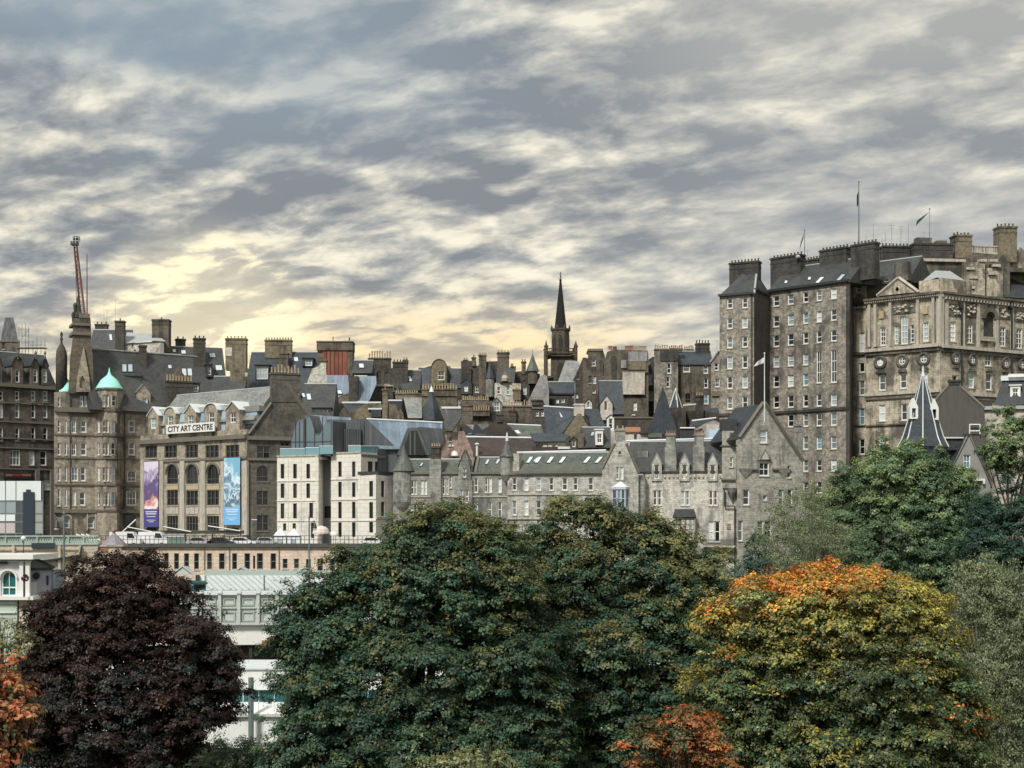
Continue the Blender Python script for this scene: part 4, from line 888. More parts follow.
def dormer_row():
    f = Fac(644.5, 236, 723, 233.8); b = T('dormered_cream_house', 'cream rubble house with three stone dormers and two tall wallhead chimneys', 'building', base(f, 644, 723, ZB))
    W = [(x+o, 490.5, x+o+3.6, 505.5) for x in (653, 681, 709) for o in (0, 4.6)]+[(708.5, 520.8, 713.4, 542.2, 's12'), (714.2, 520.8, 720.3, 542.2), (653, 520.5, 662, 538, 's22')]
    W += [(675.5, 520, 681, 536), (689, 520.5, 693, 537), (712, 553, 716, 563)]
    wall(b, f, [(644.5, 474), (723, 472)], ZB, W, M['cream'], 9, smat=M['capl'])
    band(b, f, 644.5, 723, 471, 473, 0.18, M['sooty'], name='gutter')
    mb = MB()
    for i in range(18):
        x = 647+i*4.25; mb.box(f, f.s(x), f.s(x+1.8), f.z(x, 477.6), f.z(x, 475.2), -0.05, 0.22)
    mb.build('corbel_table', M['capl'], b)
    pl = pitch(b, f, 626, 724, 471.2, 441.5, 6, M['slate'], over=0.1)
    mb = MB(); mb.tube(f.pt(626, 441, -6), f.pt(724, 438.4, -6), 0.17); mb.build('ridge_capping', M['leadw'], b)
    for x0 in (651.7, 679.6, 707.7):
        dormer(b, f, x0, x0+10, 454, 464.5, 481, 0.25, 3.6, M['row'], M['lead'], (x0+2.3, 465, x0+7.5, 478.8), over=0.1)
    for x0 in (664.8, 693): bx(b, f, x0, 447, x0+11.5, 473, -1.3, 0.1, M['rowd'], 'chimney_breast'); chim(b, f, x0+0.6, x0+11, 433.5, 448, 4, 0.05, 1.25, M['rowd'], pot='poto', ph=2.2)
    bx(b, f, 637.5, 451, 648, 470, -4.2, -2.8, M['rowd'], 'wallhead_stack')
    bx(b, f, 643.6, 474, 645, 545, 0.0, 0.25, M['dark'], 'downpipe')
    # lean-to bay and iron balcony
    bay = bx(b, f, 674.5, 515.5, 695, 540, -0.05, 1.3, M['cream'], 'bay')
    mb = MB(); p = [f.pt(672.5, 517, 1.7), f.pt(696.5, 517, 1.7), f.pt(694, 509, 0.1), f.pt(675, 509, 0.1)]; mb.slab(p, 0.2); mb.build('bay_roof', M['slated'], bay)
    for x in (676.2, 680.9, 685.6, 690.3): window(bay, f, f.s(x, 1.3), f.s(x+4.2, 1.3), f.z(x, 530), f.z(x, 519), 's12', 1.48, M['darkf'], merged=True)
    z0 = f.z(720, 545.5); a0, a1 = f.s(703, 1.0), f.s(735.5, 1.0)
    mb = MB(); mb.box(f, a0, a1, z0-0.22, z0, 0.02, 1.1); ba = mb.build('balcony', M['capl'], b)
    mi = MB(); mi.box(f, a0, a1, z0+0.88, z0+0.94, 1.0, 1.06); mi.box(f, a0, a1, z0+0.06, z0+0.11, 1.0, 1.06)
    n = 48
    for i in range(n+1):
        a = a0+(a1-a0-0.06)*i/n; mi.box(f, a, a+0.055, z0, z0+0.9, 1.01, 1.05)
    mi.build('railing', M['dark'], ba)
dormer_row()
def gable_tower():
    f = Fac(737, 229, 803, 232.5); ft = Fac(720.5, 233.6, 739.5, 233.4)
    b = T('rubble_gable_house', 'rubble stone house with one very large gable and a square side turret', 'building', base(f, 722, 803, ZB))
    W = [(759.8, 430.3, 767.6, 443), (759.3, 462.5, 769.3, 476, 's22'), (743, 489.5, 749.6, 505.2), (778.8, 489.5, 783.7, 505), (787.5, 489.5, 792.6, 505.5), (763, 495, 767, 500.5, 's11'), (787.3, 465.5, 790.8, 478)]
    W += [(757.5, 520.5, 763.7, 534.5), (764.7, 520.5, 771.7, 540), (738.3, 520.5, 743, 541), (743.5, 556, 747, 563), (783, 520.5, 788, 538), (791, 520.5, 795.5, 538)]
    wall(b, f, [(737, 441), (740, 437), (762.5, 403.5), (765.5, 403.5), (800.5, 457), (803, 470)], ZB, W, M['tower'], 10, smat=M['capl'])
    for p, q in (((739.5, 437.5), (763.5, 402.5)), ((764.5, 402.5), (803.5, 461))):
        mb = MB(); mb.tube(f.pt(*p, 0.1), f.pt(*q, 0.1), 0.33, n=4); mb.build('skew_coping', M['cap'], b)
    gable_roof(b, f, 738, 764, 803, 440, 404.5, -0.6, 10, M['slated'], 0.1, 0, ye1=460)
    band(b, f, 739, 757.5, 468.5, 470, 0.35, M['cap']); band(b, f, 772, 790, 468.5, 470, 0.35, M['cap'])
    for x in (745.5, 783.5):
        mb = MB(); a = f.s(x); z_ = f.z(x, 470); mb.add([f.P(a-1.0, 0, z_), f.P(a+1.0, 0, z_), f.P(a+1.0, 0.35, z_), f.P(a-1.0, 0.35, z_), f.P(a, 0, z_-1.5)], [(0, 1, 2, 3), (0, 1, 4), (1, 2, 4), (2, 3, 4), (3, 0, 4)]); mb.build('corbel', M['rowd'], b)
    mb = MB(); fz = f.off(0.0); mb.prism(f, [f.sz(759, 459.5), f.sz(764, 450), f.sz(769, 459.5)], 0.3, 0.0); mb.build('window_pediment', M['rend'], b)
    mb = MB(); mb.prism(f, [f.sz(757.6, 459.8), f.sz(764, 448), f.sz(770.6, 459.8), f.sz(769.6, 460.4), f.sz(764, 450.2), f.sz(758.6, 460.4)], 0.4, 0.02); mb.build('pediment_coping', M['rowd'], b)
    # side turret
    W = [(729.5, 432.5, 732.5, 443), (729.7, 457.5, 732.7, 467.5)]
    wall(b, ft, [(722, 430), (736, 430)], ft.z(729, 479.5), W, M['tower'], 2.4, name='turret', smat=M['cap'])
    bx(b, ft, 720.8, 419, 737, 430, -2.6, 0.12, M['slated'], 'turret_roof'); bx(b, ft, 721, 445, 737, 446.3, -2.3, 0.2, M['cap'], 'string_course'); bx(b, ft, 721.3, 478.5, 736.7, 480.2, -2.3, 0.22, M['cap'], 'string_course')
    bx(b, ft, 722.5, 480, 736, 488, -2.3, -0.15, M['tower'], 'turret_base')
    q = ft.pt(732, 488, 0.0); mb = MB(); mb.lathe((q.x, q.y-0.1, q.z), [(0.1, -1.9), (0.5, -1.0), (0.95, 0.0)], 8); mb.build('corbel', M['rowd'], b)
    wall(b, ft.off(-0.4), [(720.5, 487), (740, 487)], ZB, (), M['cream'], 3, name='lower_wall')
    mb = MB(); P = [ft.pt(724.5, 489, 0.1), ft.pt(724.5, 506, 0.1), ft.pt(734.8, 506, 0.1), ft.pt(734.8, 575, 0.1)]
    for i in range(3): mb.tube(P[i], P[i+1], 0.11)
    mb.build('downpipe', M['dark'], b)
    bx(b, ft, 727, 523.5, 731, 529.5, -0.45, -0.32, M['pink'], 'carved_panel')
    chim(b, f, 797, 803, 424, 462, 2, -4, 1.2, M['rowd'], ph=3)
gable_tower()
# ================================================================== tall tenement on the right
def tall_tenement():
    fa = Fac(719.5, 262, 754, 259); fs = Fac(754, 259, 770, 268); f = Fac(769, 268, 849.5, 256); fe = Fac(849.5, 256, 853.5, 263)
    b = T('tall_tenement', 'very tall plain stone tenement with regular sash windows and sooty chimney stacks', 'building', base(f, 720, 850, ZB))
    rows = [(298.3, 308.6), (318.3, 328.7), (337.4, 348), (356.5, 369), (376.6, 388.8), (397.2, 409.2)]
    W = [(727, y0, 732.6, y1) for y0, y1 in rows]+[(742.2, y0-0.9, 747.6, y1-0.7) for y0, y1 in rows]
    W += [(727, 421, 732.6, 433), (742.2, 420.5, 747.6, 432.5)]
    sm = M['capl']
    wall(b, fa, [(719.5, 296.3), (754, 292.8)], ZB, W, M['tene'], 12, smat=sm)
    wall(b, fs, [(754, 292.8), (770, 292)], ZB, (), M['brownd'], 0.6)  # return facing away from the sun, its shade put in as darker stone
    cols = [(773.2, 779), (787.6, 793.6), (802.9, 808.2), (816.3, 821.7), (830.8, 836.6)]
    r1 = [(296, 306), (316, 326.6), (335.4, 346.4), (356, 367), (375.6, 387.2), (396.2, 407.8)]; r5 = [(287, 297.8), (308, 319.2), (327.2, 339.6), (349.5, 382.2), None, (391.2, 404)]
    W = []
    for i, (x0, x1) in enumerate(cols):
        t = ((x0+x1)/2-776)/57.7
        for j in range(6):
            y0, y1 = r1[j]
            sl = (0.13-0.0175*j)*57.7
            if i >= 3 and j == 3: W.append((x0, 351.5-(i-3)*1.5, x1, 383-(i-3)*0.5, 's23')); continue
            if i >= 3 and j == 4: continue
            k = sl*t; W.append((x0, y0-k, x1, y1-k+0.3))
    W += [(x0, 415+(0.3-i)*0.6, x1, 427.5-i*0.5) for i, (x0, x1) in enumerate(cols) if i > 0]+[(x0, 437.3-i*0.3, x1, 450.2-i*0.3) for i, (x0, x1) in enumerate(cols) if i > 1]+[(x0, 460.5-i*0.2, x1, 472-i*0.2) for i, (x0, x1) in enumerate(cols) if i > 1]+[(x0, 482, x1, 493) for x0, x1 in cols[2:]]
    wall(b, f, [(769, 292), (849.5, 280.6)], ZB, W, M['tene'], 12, smat=sm)
    wall(b, fe, [(849.5, 280.6), (853.5, 282.5)], ZB, (), M['sooty'], 0.6)  # dark stone stands in for the shade on this end return
    bx(b, f, 847, 282, 849.4, 480, -0.1, 0.12, M['brownd'], 'quoins')
    band(b, f, 769.5, 849.5, 409.3, 412, 0.3, M['sooty']); band(b, fa, 719.5, 754, 413, 415.5, 0.3, M['sooty'])
    band(b, f, 769, 849.5, 284.6, 287, 0.55, M['dark'], name='gutter'); band(b, fa, 719, 754, 293.2, 295.4, 0.5, M['dark'], name='gutter'); band(b, fs, 754.5, 769, 291.6, 293.6, 0.4, M['dark'], name='gutter')
    # roofs
    pl = pitch(b, f, 768, 850.5, 285.6, 265.5, 5.2, M['slate'], over=0.45)
    for x, y, l in ((784.5, 281, 0.8), (808, 277.5, 0.8)): skylight(b, pl, x, y, x+2.6, y+2.6, l, M['leadw'])
    skylight(b, pl, 815.5, 277.4, 819, 283.2, 5.5); skylight(b, pl, 836.5, 274.8, 840, 280.8, 5.5)
    mb = MB(); e0, e1, e2 = fa.pt(718.5, 296.6, 0.4), fa.pt(754.3, 293.2, 0.4), fs.pt(769, 292.3, 0.3); a0, a1 = fa.pt(742, 274, -4.5), fa.pt(756.5, 273, -5); l0 = fa.pt(722, 293, -12)
    mb.add([e0, e1, e2, a1, a0, l0], [(0, 1, 3, 4), (1, 2, 3), (0, 4, 5), (2, 3, 4, 5)]); mb.build('hipped_roof', M['slate'], b)
    mb = MB(); mb.tube(e1, a1, 0.2); mb.build('hip_capping', M['lead'], b)
    S = M['sooty']
    kw = dict(mat=S, pot='potd', ph=2.2)
    chim(b, fa, 728.8, 758.6, 261.5, 290, 9, -4.5, 1.6, **kw)
    for x0, x1, yt, yb, n, d in ((770, 800.5, 255.8, 288, 9, -3.5), (801.5, 818.5, 259, 275, 6, -8), (819, 846.5, 248.2, 276, 8, -4.5), (850.5, 875, 243, 280, 7, -3.0)):
        chim(b, f, x0, x1, yt, yb, n, d, 1.6, **kw)
    for x0, y0, x1, y1 in ((779, 281, 784.5, 262), (823, 279, 826, 262)):
        pass
    mb = MB(); mb.lathe(f.pt(798, 258, -3.0), [(0.35, 0), (0.45, 0.2), (0.3, 0.45), (0.05, 0.6)], 8); mb.build('satellite_dish', M['lead'], b)
tall_tenement()
# ================================================================== municipal chambers
def chambers():
    fb = Fac(852.5, 263, 867, 261); fL = Fac(866, 259, 940, 250); fR = Fac(940, 250, 1044, 263)
    b = T('classical_chambers', 'ornate classical stone chambers with a pediment, wreathed round windows and heavy cornice', 'building', base(fL, 866, 1024, ZB))
    C = M['cham']; sm = M['capl']
    W = [(859, 332.5, 864.8, 352), (859, 362.7, 864.6, 372.5, 's11'), (859, 380.5, 864.6, 395.5), (859, 408.5, 864.8, 425), (859, 438.8, 864.8, 454.5), (856, 284.5, 861, 292.5)]
    wall(b, fb, [(852.5, 283), (867, 281)], ZB, W, C, 10, smat=sm)
    W = [(880, 327.5, 885.6, 345.5, 's24'), (894.2, 325.5, 898.2, 344, 's14'), (900.8, 315.5, 908, 344, 'a24'), (910.2, 324.5, 914.2, 342.5, 's14'), (922.8, 322.5, 928.6, 341.5, 's24')]
    W += [(879, 374.5, 885.4, 390.5), (900, 373.5, 906.4, 388.5), (921.5, 371.5, 927.6, 386.5), (879, 404.6, 885.4, 421.2), (901, 404, 907.2, 420.4), (921.5, 403, 927.6, 419), (879, 435.5, 885, 450.5), (901, 435, 907, 450)]
    wall(b, fL, [(866, 300.5), (940, 292.2)], ZB, W, C, 10, smat=sm)
    W = [(950.2, 322, 955.8, 341.5, 's24'), (967.4, 323.5, 973, 343, 's24'), (1000.2, 326.5, 1006, 346.5, 's24'), (1016.8, 328.5, 1022.4, 348.5, 's24'), (983.5, 312.5, 994, 337, 'a11', {'f': M['sooty'], 'p': M['sooty']})]
    W += [(985, 355, 991.5, 366, 's22'), (952, 375, 958, 390), (968.5, 371.5, 974.5, 388), (986, 373, 992, 390), (1004, 376, 1010, 393), (1020, 378, 1026, 395), (952, 405, 958, 421), (969, 406, 975, 422)]
    wall(b, fR, [(940, 292.2), (1044, 303)], ZB, W, C, 0.7, smat=sm)
    # cornices and string courses, drawn on both sides
    def both(yL, yR, h, out, mat, name):
        band(b, fL, 866, 940, yL, yL+h, out, mat, name=name, end=0.0); band(b, fR, 940.6, 1044, yR, yR+h*1.0, out, mat, name=name)
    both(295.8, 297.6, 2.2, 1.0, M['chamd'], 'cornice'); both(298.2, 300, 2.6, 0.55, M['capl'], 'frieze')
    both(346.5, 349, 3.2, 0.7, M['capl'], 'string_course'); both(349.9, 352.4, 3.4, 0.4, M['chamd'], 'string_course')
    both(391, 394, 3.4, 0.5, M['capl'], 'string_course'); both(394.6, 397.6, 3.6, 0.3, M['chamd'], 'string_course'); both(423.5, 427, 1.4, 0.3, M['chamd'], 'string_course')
    for i in range(2):
        f_ = (fL, fR)[i]; mb = MB(); n = 34
        for k in range(n):
            a = f_.L*(k+0.3)/n if i == 0 else 0.4+f_.L*(k+0.3)/n; z_ = f_.z(903 if i == 0 else 992, 298.9 if i == 0 else 303.4, 0.55); mb.box(f_, a, a+0.24, z_-0.1, z_+0.32, 0.05, 0.8)
        mb.build('dentils', M['capl'], b)
    band(b, fb, 852.7, 866, 302.5, 305.6, 0.6, M['chamd'], name='cornice'); band(b, fb, 852.7, 866, 306.2, 309, 0.35, M['capl'], name='frieze'); band(b, fb, 852.7, 866, 352.8, 355, 0.5, M['chamd']); band(b, fb, 852.7, 866, 424.8, 426.2, 0.3, M['chamd'])
    bx(b, fb, 855.6, 311, 858.3, 352, 0, 0.25, M['capl'], 'pilaster')
    # pilasters and carved panels of the upper storey
    for x in (867.5, 873.5, 888.5, 916, 931.5): bx(b, fL, x, 302.5-(x-866)*0.08, x+2.6, 346.8-(x-866)*0.015, 0, 0.5, M['capl'], 'pilaster')
    bx(b, fL, 936.3, 296, 939.8, 346, 0, 0.35, M['capl'], 'corner_pier'); bx(b, fR, 940.6, 297, 944.2, 346.5, 0, 0.35, M['capl'], 'corner_pier')
    for x in (946.5, 963, 978, 996.5, 1012): bx(b, fR, x, 300+(x-940)*0.10, x+2.2, 349, 0, 0.4, M['capl'], 'pilaster')
    def carved(f_, x0, y0, x1, y1):
        o = bx(b, f_, x0, y0, x1, y1, 0, 0.14, M['chamd'], 'carved_panel'); mb = MB(); rr = random.Random(int(x0*7))
        a0, a1 = f_.s(x0), f_.s(x1); z1, z0 = f_.z((x0+x1)/2, y0), f_.z((x0+x1)/2, y1)
        for _ in range(16):
            a = rr.uniform(a0+0.25, a1-0.25); z_ = rr.uniform(z0+0.25, z1-0.25); r = rr.uniform(0.16, 0.4); c = f_.P(a, 0.16, z_)
            mb.lathe((c.x, c.y, c.z-r*0.7), [(r*0.4, 0), (r, r*0.5), (r*0.8, r*1.1), (0.02, r*1.5)], 6, rr.random())
        mb.build('carving', M['capl'], o)
    carved(fL, 892.5, 304, 915, 313.5); carved(fR, 947.5, 304, 961.5, 316); carved(fR, 965.5, 303, 977, 317); carved(fR, 1000, 308, 1010.5, 319); carved(fR, 1015, 312, 1026, 322)
    for x0, y0 in ((877.5, 309), (921.5, 304.5)): bx(b, fL, x0+1.4, y0+2, x0+6, y0+9.5, 0, 0.2, plain('buff_inset', (0.40, 0.32, 0.21), 0.9, 0, 0.2, 2), 'inset_panel')
    # blind niche with arched head
    a0, a1 = fR.s(980.8), fR.s(997); am = (a0+a1)/2; r = (a1-a0)/2; z_ = fR.z(989, 319); k = 10
    mb = MB(); mb.prism(fR, [(am-r*math.cos(math.pi*i/k), z_+r*math.sin(math.pi*i/k)) for i in range(k+1)]+[(am+r*0.6*math.cos(math.pi*i/k), z_+r*0.6*math.sin(math.pi*i/k)) for i in range(k+1)], 0.45, 0.02); mb.build('niche_arch', M['chamd'], b)
    bx(b, fR, 982, 338.5, 995.5, 341, 0, 0.5, M['capl'], 'niche_sill')
    # wreathed round windows
    def wreath(f_, x, y, r):
        c = f_.pt(x, y, 0.0); R = r*c.y/F; a, zc = f_.s(x), c.z; k = 20
        def circ(rad, d): return [f_.P(a+rad*math.cos(2*math.pi*i/k), d, zc+rad*math.sin(2*math.pi*i/k)) for i in range(k)]
        mb = MB(); rad = [(R*1.25, 0.0), (R*1.2, 0.3), (R*0.95, 0.42), (R*0.68, 0.28), (R*0.62, 0.02)]
        vs = [p for rr_, d in rad for p in circ(rr_, d)]; mb.add(vs, [(j*k+i, j*k+(i+1) % k, (j+1)*k+(i+1) % k, (j+1)*k+i) for j in range(4) for i in range(k)]); w = mb.build('wreath', M['chamd'], b)
        mp = MB(); mp.add(circ(R*0.64, 0.05), [tuple(range(k))]); mp.build('pane', M['pane'], w, fix=False)
        mk = MB(); mk.box(f_, a-0.06, a+0.06, zc-R*0.6, zc+R*0.6, 0.05, 0.12); mk.box(f_, a-R*0.6, a+R*0.6, zc-0.06, zc+0.06, 0.05, 0.118)
        q = circ(R*0.66, 0.10)+circ(R*0.50, 0.10); mk.add(q, [(i, (i+1) % k, k+(i+1) % k, k+i) for i in range(k)]); mk.build('glazing_ring', M['sash'], w, fix=False)
        mb = MB(); z2 = zc-R*1.25; mb.prism(f_, [(a-R*0.9, z2-0.5), (a-R*0.5, z2), (a+R*0.5, z2), (a+R*0.9, z2-0.5)], 0.3, 0.01); mb.build('swag', M['chamd'], b)
    for x, y in ((880.6, 362.5), (902.5, 361), (924.2, 359)): wreath(fL, x, y, 5.6)
    for x, y in ((955.2, 358.5), (972, 359.8), (1005.2, 363), (1022, 364.5)): wreath(fR, x, y, 5.4)
    for f_, xs in ((fL, ((878, 886.6), (899, 907.6), (920.6, 929))), (fR, ((967.5, 975.5), (985, 993)))):
        for x0, x1 in xs:
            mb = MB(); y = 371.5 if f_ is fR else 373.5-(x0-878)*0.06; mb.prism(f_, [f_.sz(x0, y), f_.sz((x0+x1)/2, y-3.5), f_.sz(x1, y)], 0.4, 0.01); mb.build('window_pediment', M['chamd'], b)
    # pediment
    mb = MB(); mb.prism(fL, [fL.sz(877.5, 296.5), fL.sz(898.6, 278.8), fL.sz(917.5, 292.5)], 0.5, -0.8, [[fL.sz(896.3, 290), fL.sz(898.4, 286.5), fL.sz(900.6, 289.5), fL.sz(898.4, 293)]]); mb.build('pediment', C, b)
    for p, q in (((877, 296), (898.6, 278)), ((898.6, 278), (918.5, 292.3))):
        mb = MB(); mb.tube(fL.pt(*p, 0.5), fL.pt(*q, 0.5), 0.34, n=4); mb.build('raking_cornice', M['capl'], b)
    bx(b, fL, 894, 262, 908, 281, -2.5, -1.2, M['chamd'], 'statue_base')
    # attic storeys and roofs behind the cornice
    fl2 = fL.off(-3)
    wall(b, fl2, [(851, 283), (912, 277)], fL.z(880, 300), [(857.5, 284.5, 861.5, 292.5, 's12'), (884, 279.5, 888, 283.5, 's12')], M['chamd'], 5, name='attic_wall')
    pl = pitch(b, fl2, 848, 909, 283.3, 262, 5, M['slate'], over=0.3)
    e = [fL.pt(920, 283, -1.5), fL.pt(937, 277.5, -1.0), fR.pt(968, 282.5, -1.5)]; ap = [fL.pt(935, 270.5, -5.5), fR.pt(950, 271, -6.5)]
    mb = MB(); mb.add(e+ap, [(0, 1, 3), (1, 2, 4, 3)]+[(0, 3, 4, 2)]); mb.build('glazed_roof', M['lead'], b)
    bx(b, fL, 919, 280, 939, 296, -3, -0.9, C, 'attic_wall'); bx(b, fR, 941, 279.5, 972, 297, -3, -0.9, C, 'attic_wall')
    f3 = Fac(905, 266, 1010, 268)
    wall(b, f3, [(906, 268), (912, 258.5), (966, 260.5), (966, 256), (974, 252.5), (1003, 255), (1010, 255)], fL.z(930, 300), (), M['chamd'], 8, name='upper_block')
    bx(b, f3, 911, 258.5, 966, 261.4, -6, 0.5, M['capl'], 'cornice')
    f4 = f3.off(0.6)
    for (x0, y0, x1, y1) in ((964, 262, 985, 300), (987, 268, 1003, 300)): bx(b, f4, x0, y0, x1, y1, -1.0, 0.6 if x0 < 980 else 0.3, M['cham'], 'rusticated_pier')
    for x, y in ((966.5, 267), (970, 276), (967, 286), (971, 293), (989, 272), (993, 264), (990, 259), (979, 259)): bx(b, f4, x, y, x+8, y+2.6, 0.0, 0.85, M['capl'], 'rustic_block')
    S = M['sooty']
    chim(b, f3, 913.5, 953.5, 243, 264, 4, -0.5, 2.2, S, 'potd', 2.0); bx(b, f3, 917, 237.5, 932, 243.5, -2.4, -0.8, M['chamd'], 'stack_top'); bx(b, f3, 937, 240.5, 947, 243.5, -2.4, -0.8, M['chamd'], 'stack_top')
    chim(b, f3, 882.5, 910.5, 245.5, 272, 8, -2.0, 1.6, S, 'potd', 1.8)
    chim(b, f3, 954.8, 972.6, 234.5, 258, 5, -1.5, 2.4, M['ochre'], 'potd', 3.2); chim(b, f3, 998.5, 1017.5, 226, 262, 5, -2.5, 2.4, M['ochre'], 'potd', 3.2)
    # roof balustrade
    mb = MB(); a0, a1 = f3.s(973, -3), f3.s(999, -3); zt, zb_ = f3.z(986, 245.5, -3), f3.z(986, 252.5, -3)
    mb.box(f3, a0, a1, zt-0.22, zt, -3.4, -3); mb.box(f3, a0, a1, zb_-0.4, zb_, -3.4, -3)
    for i in range(15):
        a = a0+(a1-a0)*(i+0.5)/15; mb.box(f3, a-0.09 if i != 6 else a-0.5, a+0.09 if i != 6 else a+0.5, zb_, zt-0.22, -3.3, -3.1)
    mb.build('balustrade', M['capl'], b)
    wall(b, f3.off(-4), [(1002, 250), (1018, 250), (1020, 247), (1044, 266), (1060, 268)], fL.z(1000, 300), [(1014, 268, 1018, 276)], C, 8, name='rear_gable')
    band(b, f3, 1010, 1050, 268, 272, -3.5, M['chamd'], name='cornice'); bx(b, f3, 1006, 270, 1050, 300, -3.9, -3.6, C, 'rear_wall')
    mb = MB(); mb.slab([f3.pt(1006, 277, -3), f3.pt(1050, 292, -1), f3.pt(1050, 300, 0.5), f3.pt(1004, 297, 0.5)], 0.2); mb.build('lower_roof', M['slated'], b)
    for x in (961.8, 1011.8): bx(b, fR, x, 303, x+1.0, 470, 0.4, 0.62, M['dark'], 'downpipe'); bx(b, fR, x-1.0, 302, x+2.0, 308, 0.3, 0.8, M['dark'], 'hopper')
chambers()
def flagpole(px, D, ytop, ybot, flag, label, leans=False, r=0.09):
    p0, p1 = at(px, ybot, D), at(px, ytop, D); b = T('flagpole', label, 'flagpole', p0)
    mb = MB(); mb.tube(p0, p1, r, r*0.6, 8); mb.lathe(p1, [(0.02, -0.05), (0.14, 0.05), (0.14, 0.15), (0.02, 0.25)], 8); mb.build('pole', M['leadw'] if 'white' in label else M['steel'], b)
    if flag:
        pts, mat = flag; n = 10; vs, fs = [], []
        (x0, y0), (x1, y1), (x2, y2), (x3, y3) = pts                       # hoist top, fly top, fly bottom, hoist bottom
        for th in (0.0, 0.03):
            for i in range(n+1):
                t = i/n; a = at(x0+(x1-x0)*t, y0+(y1-y0)*t, D); c = at(x3+(x2-x3)*t, y3+(y2-y3)*t, D)
                w = 0.22*math.sin(t*7.0)*t
                for q in range(5): p = a.lerp(c, q/4); vs.append(p+Vector((0, w+th+0.06*math.sin(q*1.3+t*5)*t, 0)))
        m = (n+1)*5
        for o in (0, m):
            for i in range(n):
                for q in range(4): k = o+i*5+q; fs.append((k, k+1, k+6, k+5))
        mb = MB(); mb.add(vs, fs); mb.build('flag', mat, b, True, fix=False)
flagc = lambda n, c: plain(n, c, 0.9, 0, 0.15, 1.5)
flagpole(858.8, 261, 182.5, 244, ([(858.5, 191), (856.9, 195), (857.0, 207), (858.4, 205)], flagc('dark_flag', (0.035, 0.035, 0.045))), 'tall dark flagpole with a limp dark flag on the chimney of the tall tenement', r=0.13)
flagpole(804.6, 272, 231, 269, ([(804.4, 232), (801.0, 241), (799.6, 250), (803.6, 238)], flagc('grey_flag', (0.16, 0.16, 0.17))), 'thin pole with a narrow drooping grey flag behind the tenement chimneys')
flagpole(929.6, 268, 209.5, 239, ([(929.2, 212), (923, 218.5), (915.8, 226), (917, 220.5)], flagc('green_flag', (0.02, 0.06, 0.055))), 'pole with a dark green flag blowing left above the classical chambers', r=0.07)
flagpole(764.5, 228, 354, 422.5, ([(764.2, 357), (757, 362), (753.8, 366.5), (763.8, 363)], flagc('white_flag', (0.55, 0.55, 0.57))), 'white flagpole with a small white flag standing against the large rubble gable', r=0.10)
def aerial(px, D, y0, y1, label, bars=0, r=0.035, group='thin aerials on the right hand roofs'):
    p0, p1 = at(px, y1, D), at(px, y0, D); b = T('roof_aerial', label, 'aerial', p0, group)
    mb = MB(); mb.tube(p0, p1, r, r*0.7, 5); mb.build('mast', M['steel'], b)
    if bars:
        mb = MB()
        for i in range(bars):
            z_ = p1.z-0.15-0.45*i; w = 0.45-0.05*i; mb.tube((p0.x-w, p0.y, z_), (p0.x+w, p0.y, z_+0.03), 0.02, n=4)
        mb.build('crossbars', M['steel'], b)
for px, y0, y1, br, lb in ((807.6, 250, 262, 1, 'short aerial with one crossbar between the tenement chimney stacks'), (866.3, 236, 245, 0, 'short thin aerial just right of the tall dark flagpole'), (873.4, 223.5, 250, 0, 'long thin aerial between the two right hand tenement stacks'),
        (891.6, 225, 246, 2, 'thick aerial with two bars on the sooty chimney of the chambers'), (901, 226, 246, 4, 'aerial with four crossbars on the sooty chimney of the chambers'), (908.3, 224, 246, 0, 'plain thin aerial at the right end of the sooty chimney'), (885.3, 232, 246, 0, 'faint short aerial at the left end of the sooty chimney'),
        (924, 231.5, 239, 1, 'small looped aerial on the widest chimney of the chambers'), (882, 238, 258, 0, 'faint aerial rising from the slate roof of the chambers')):
    aerial(px, 266, y0, y1, lb, br)
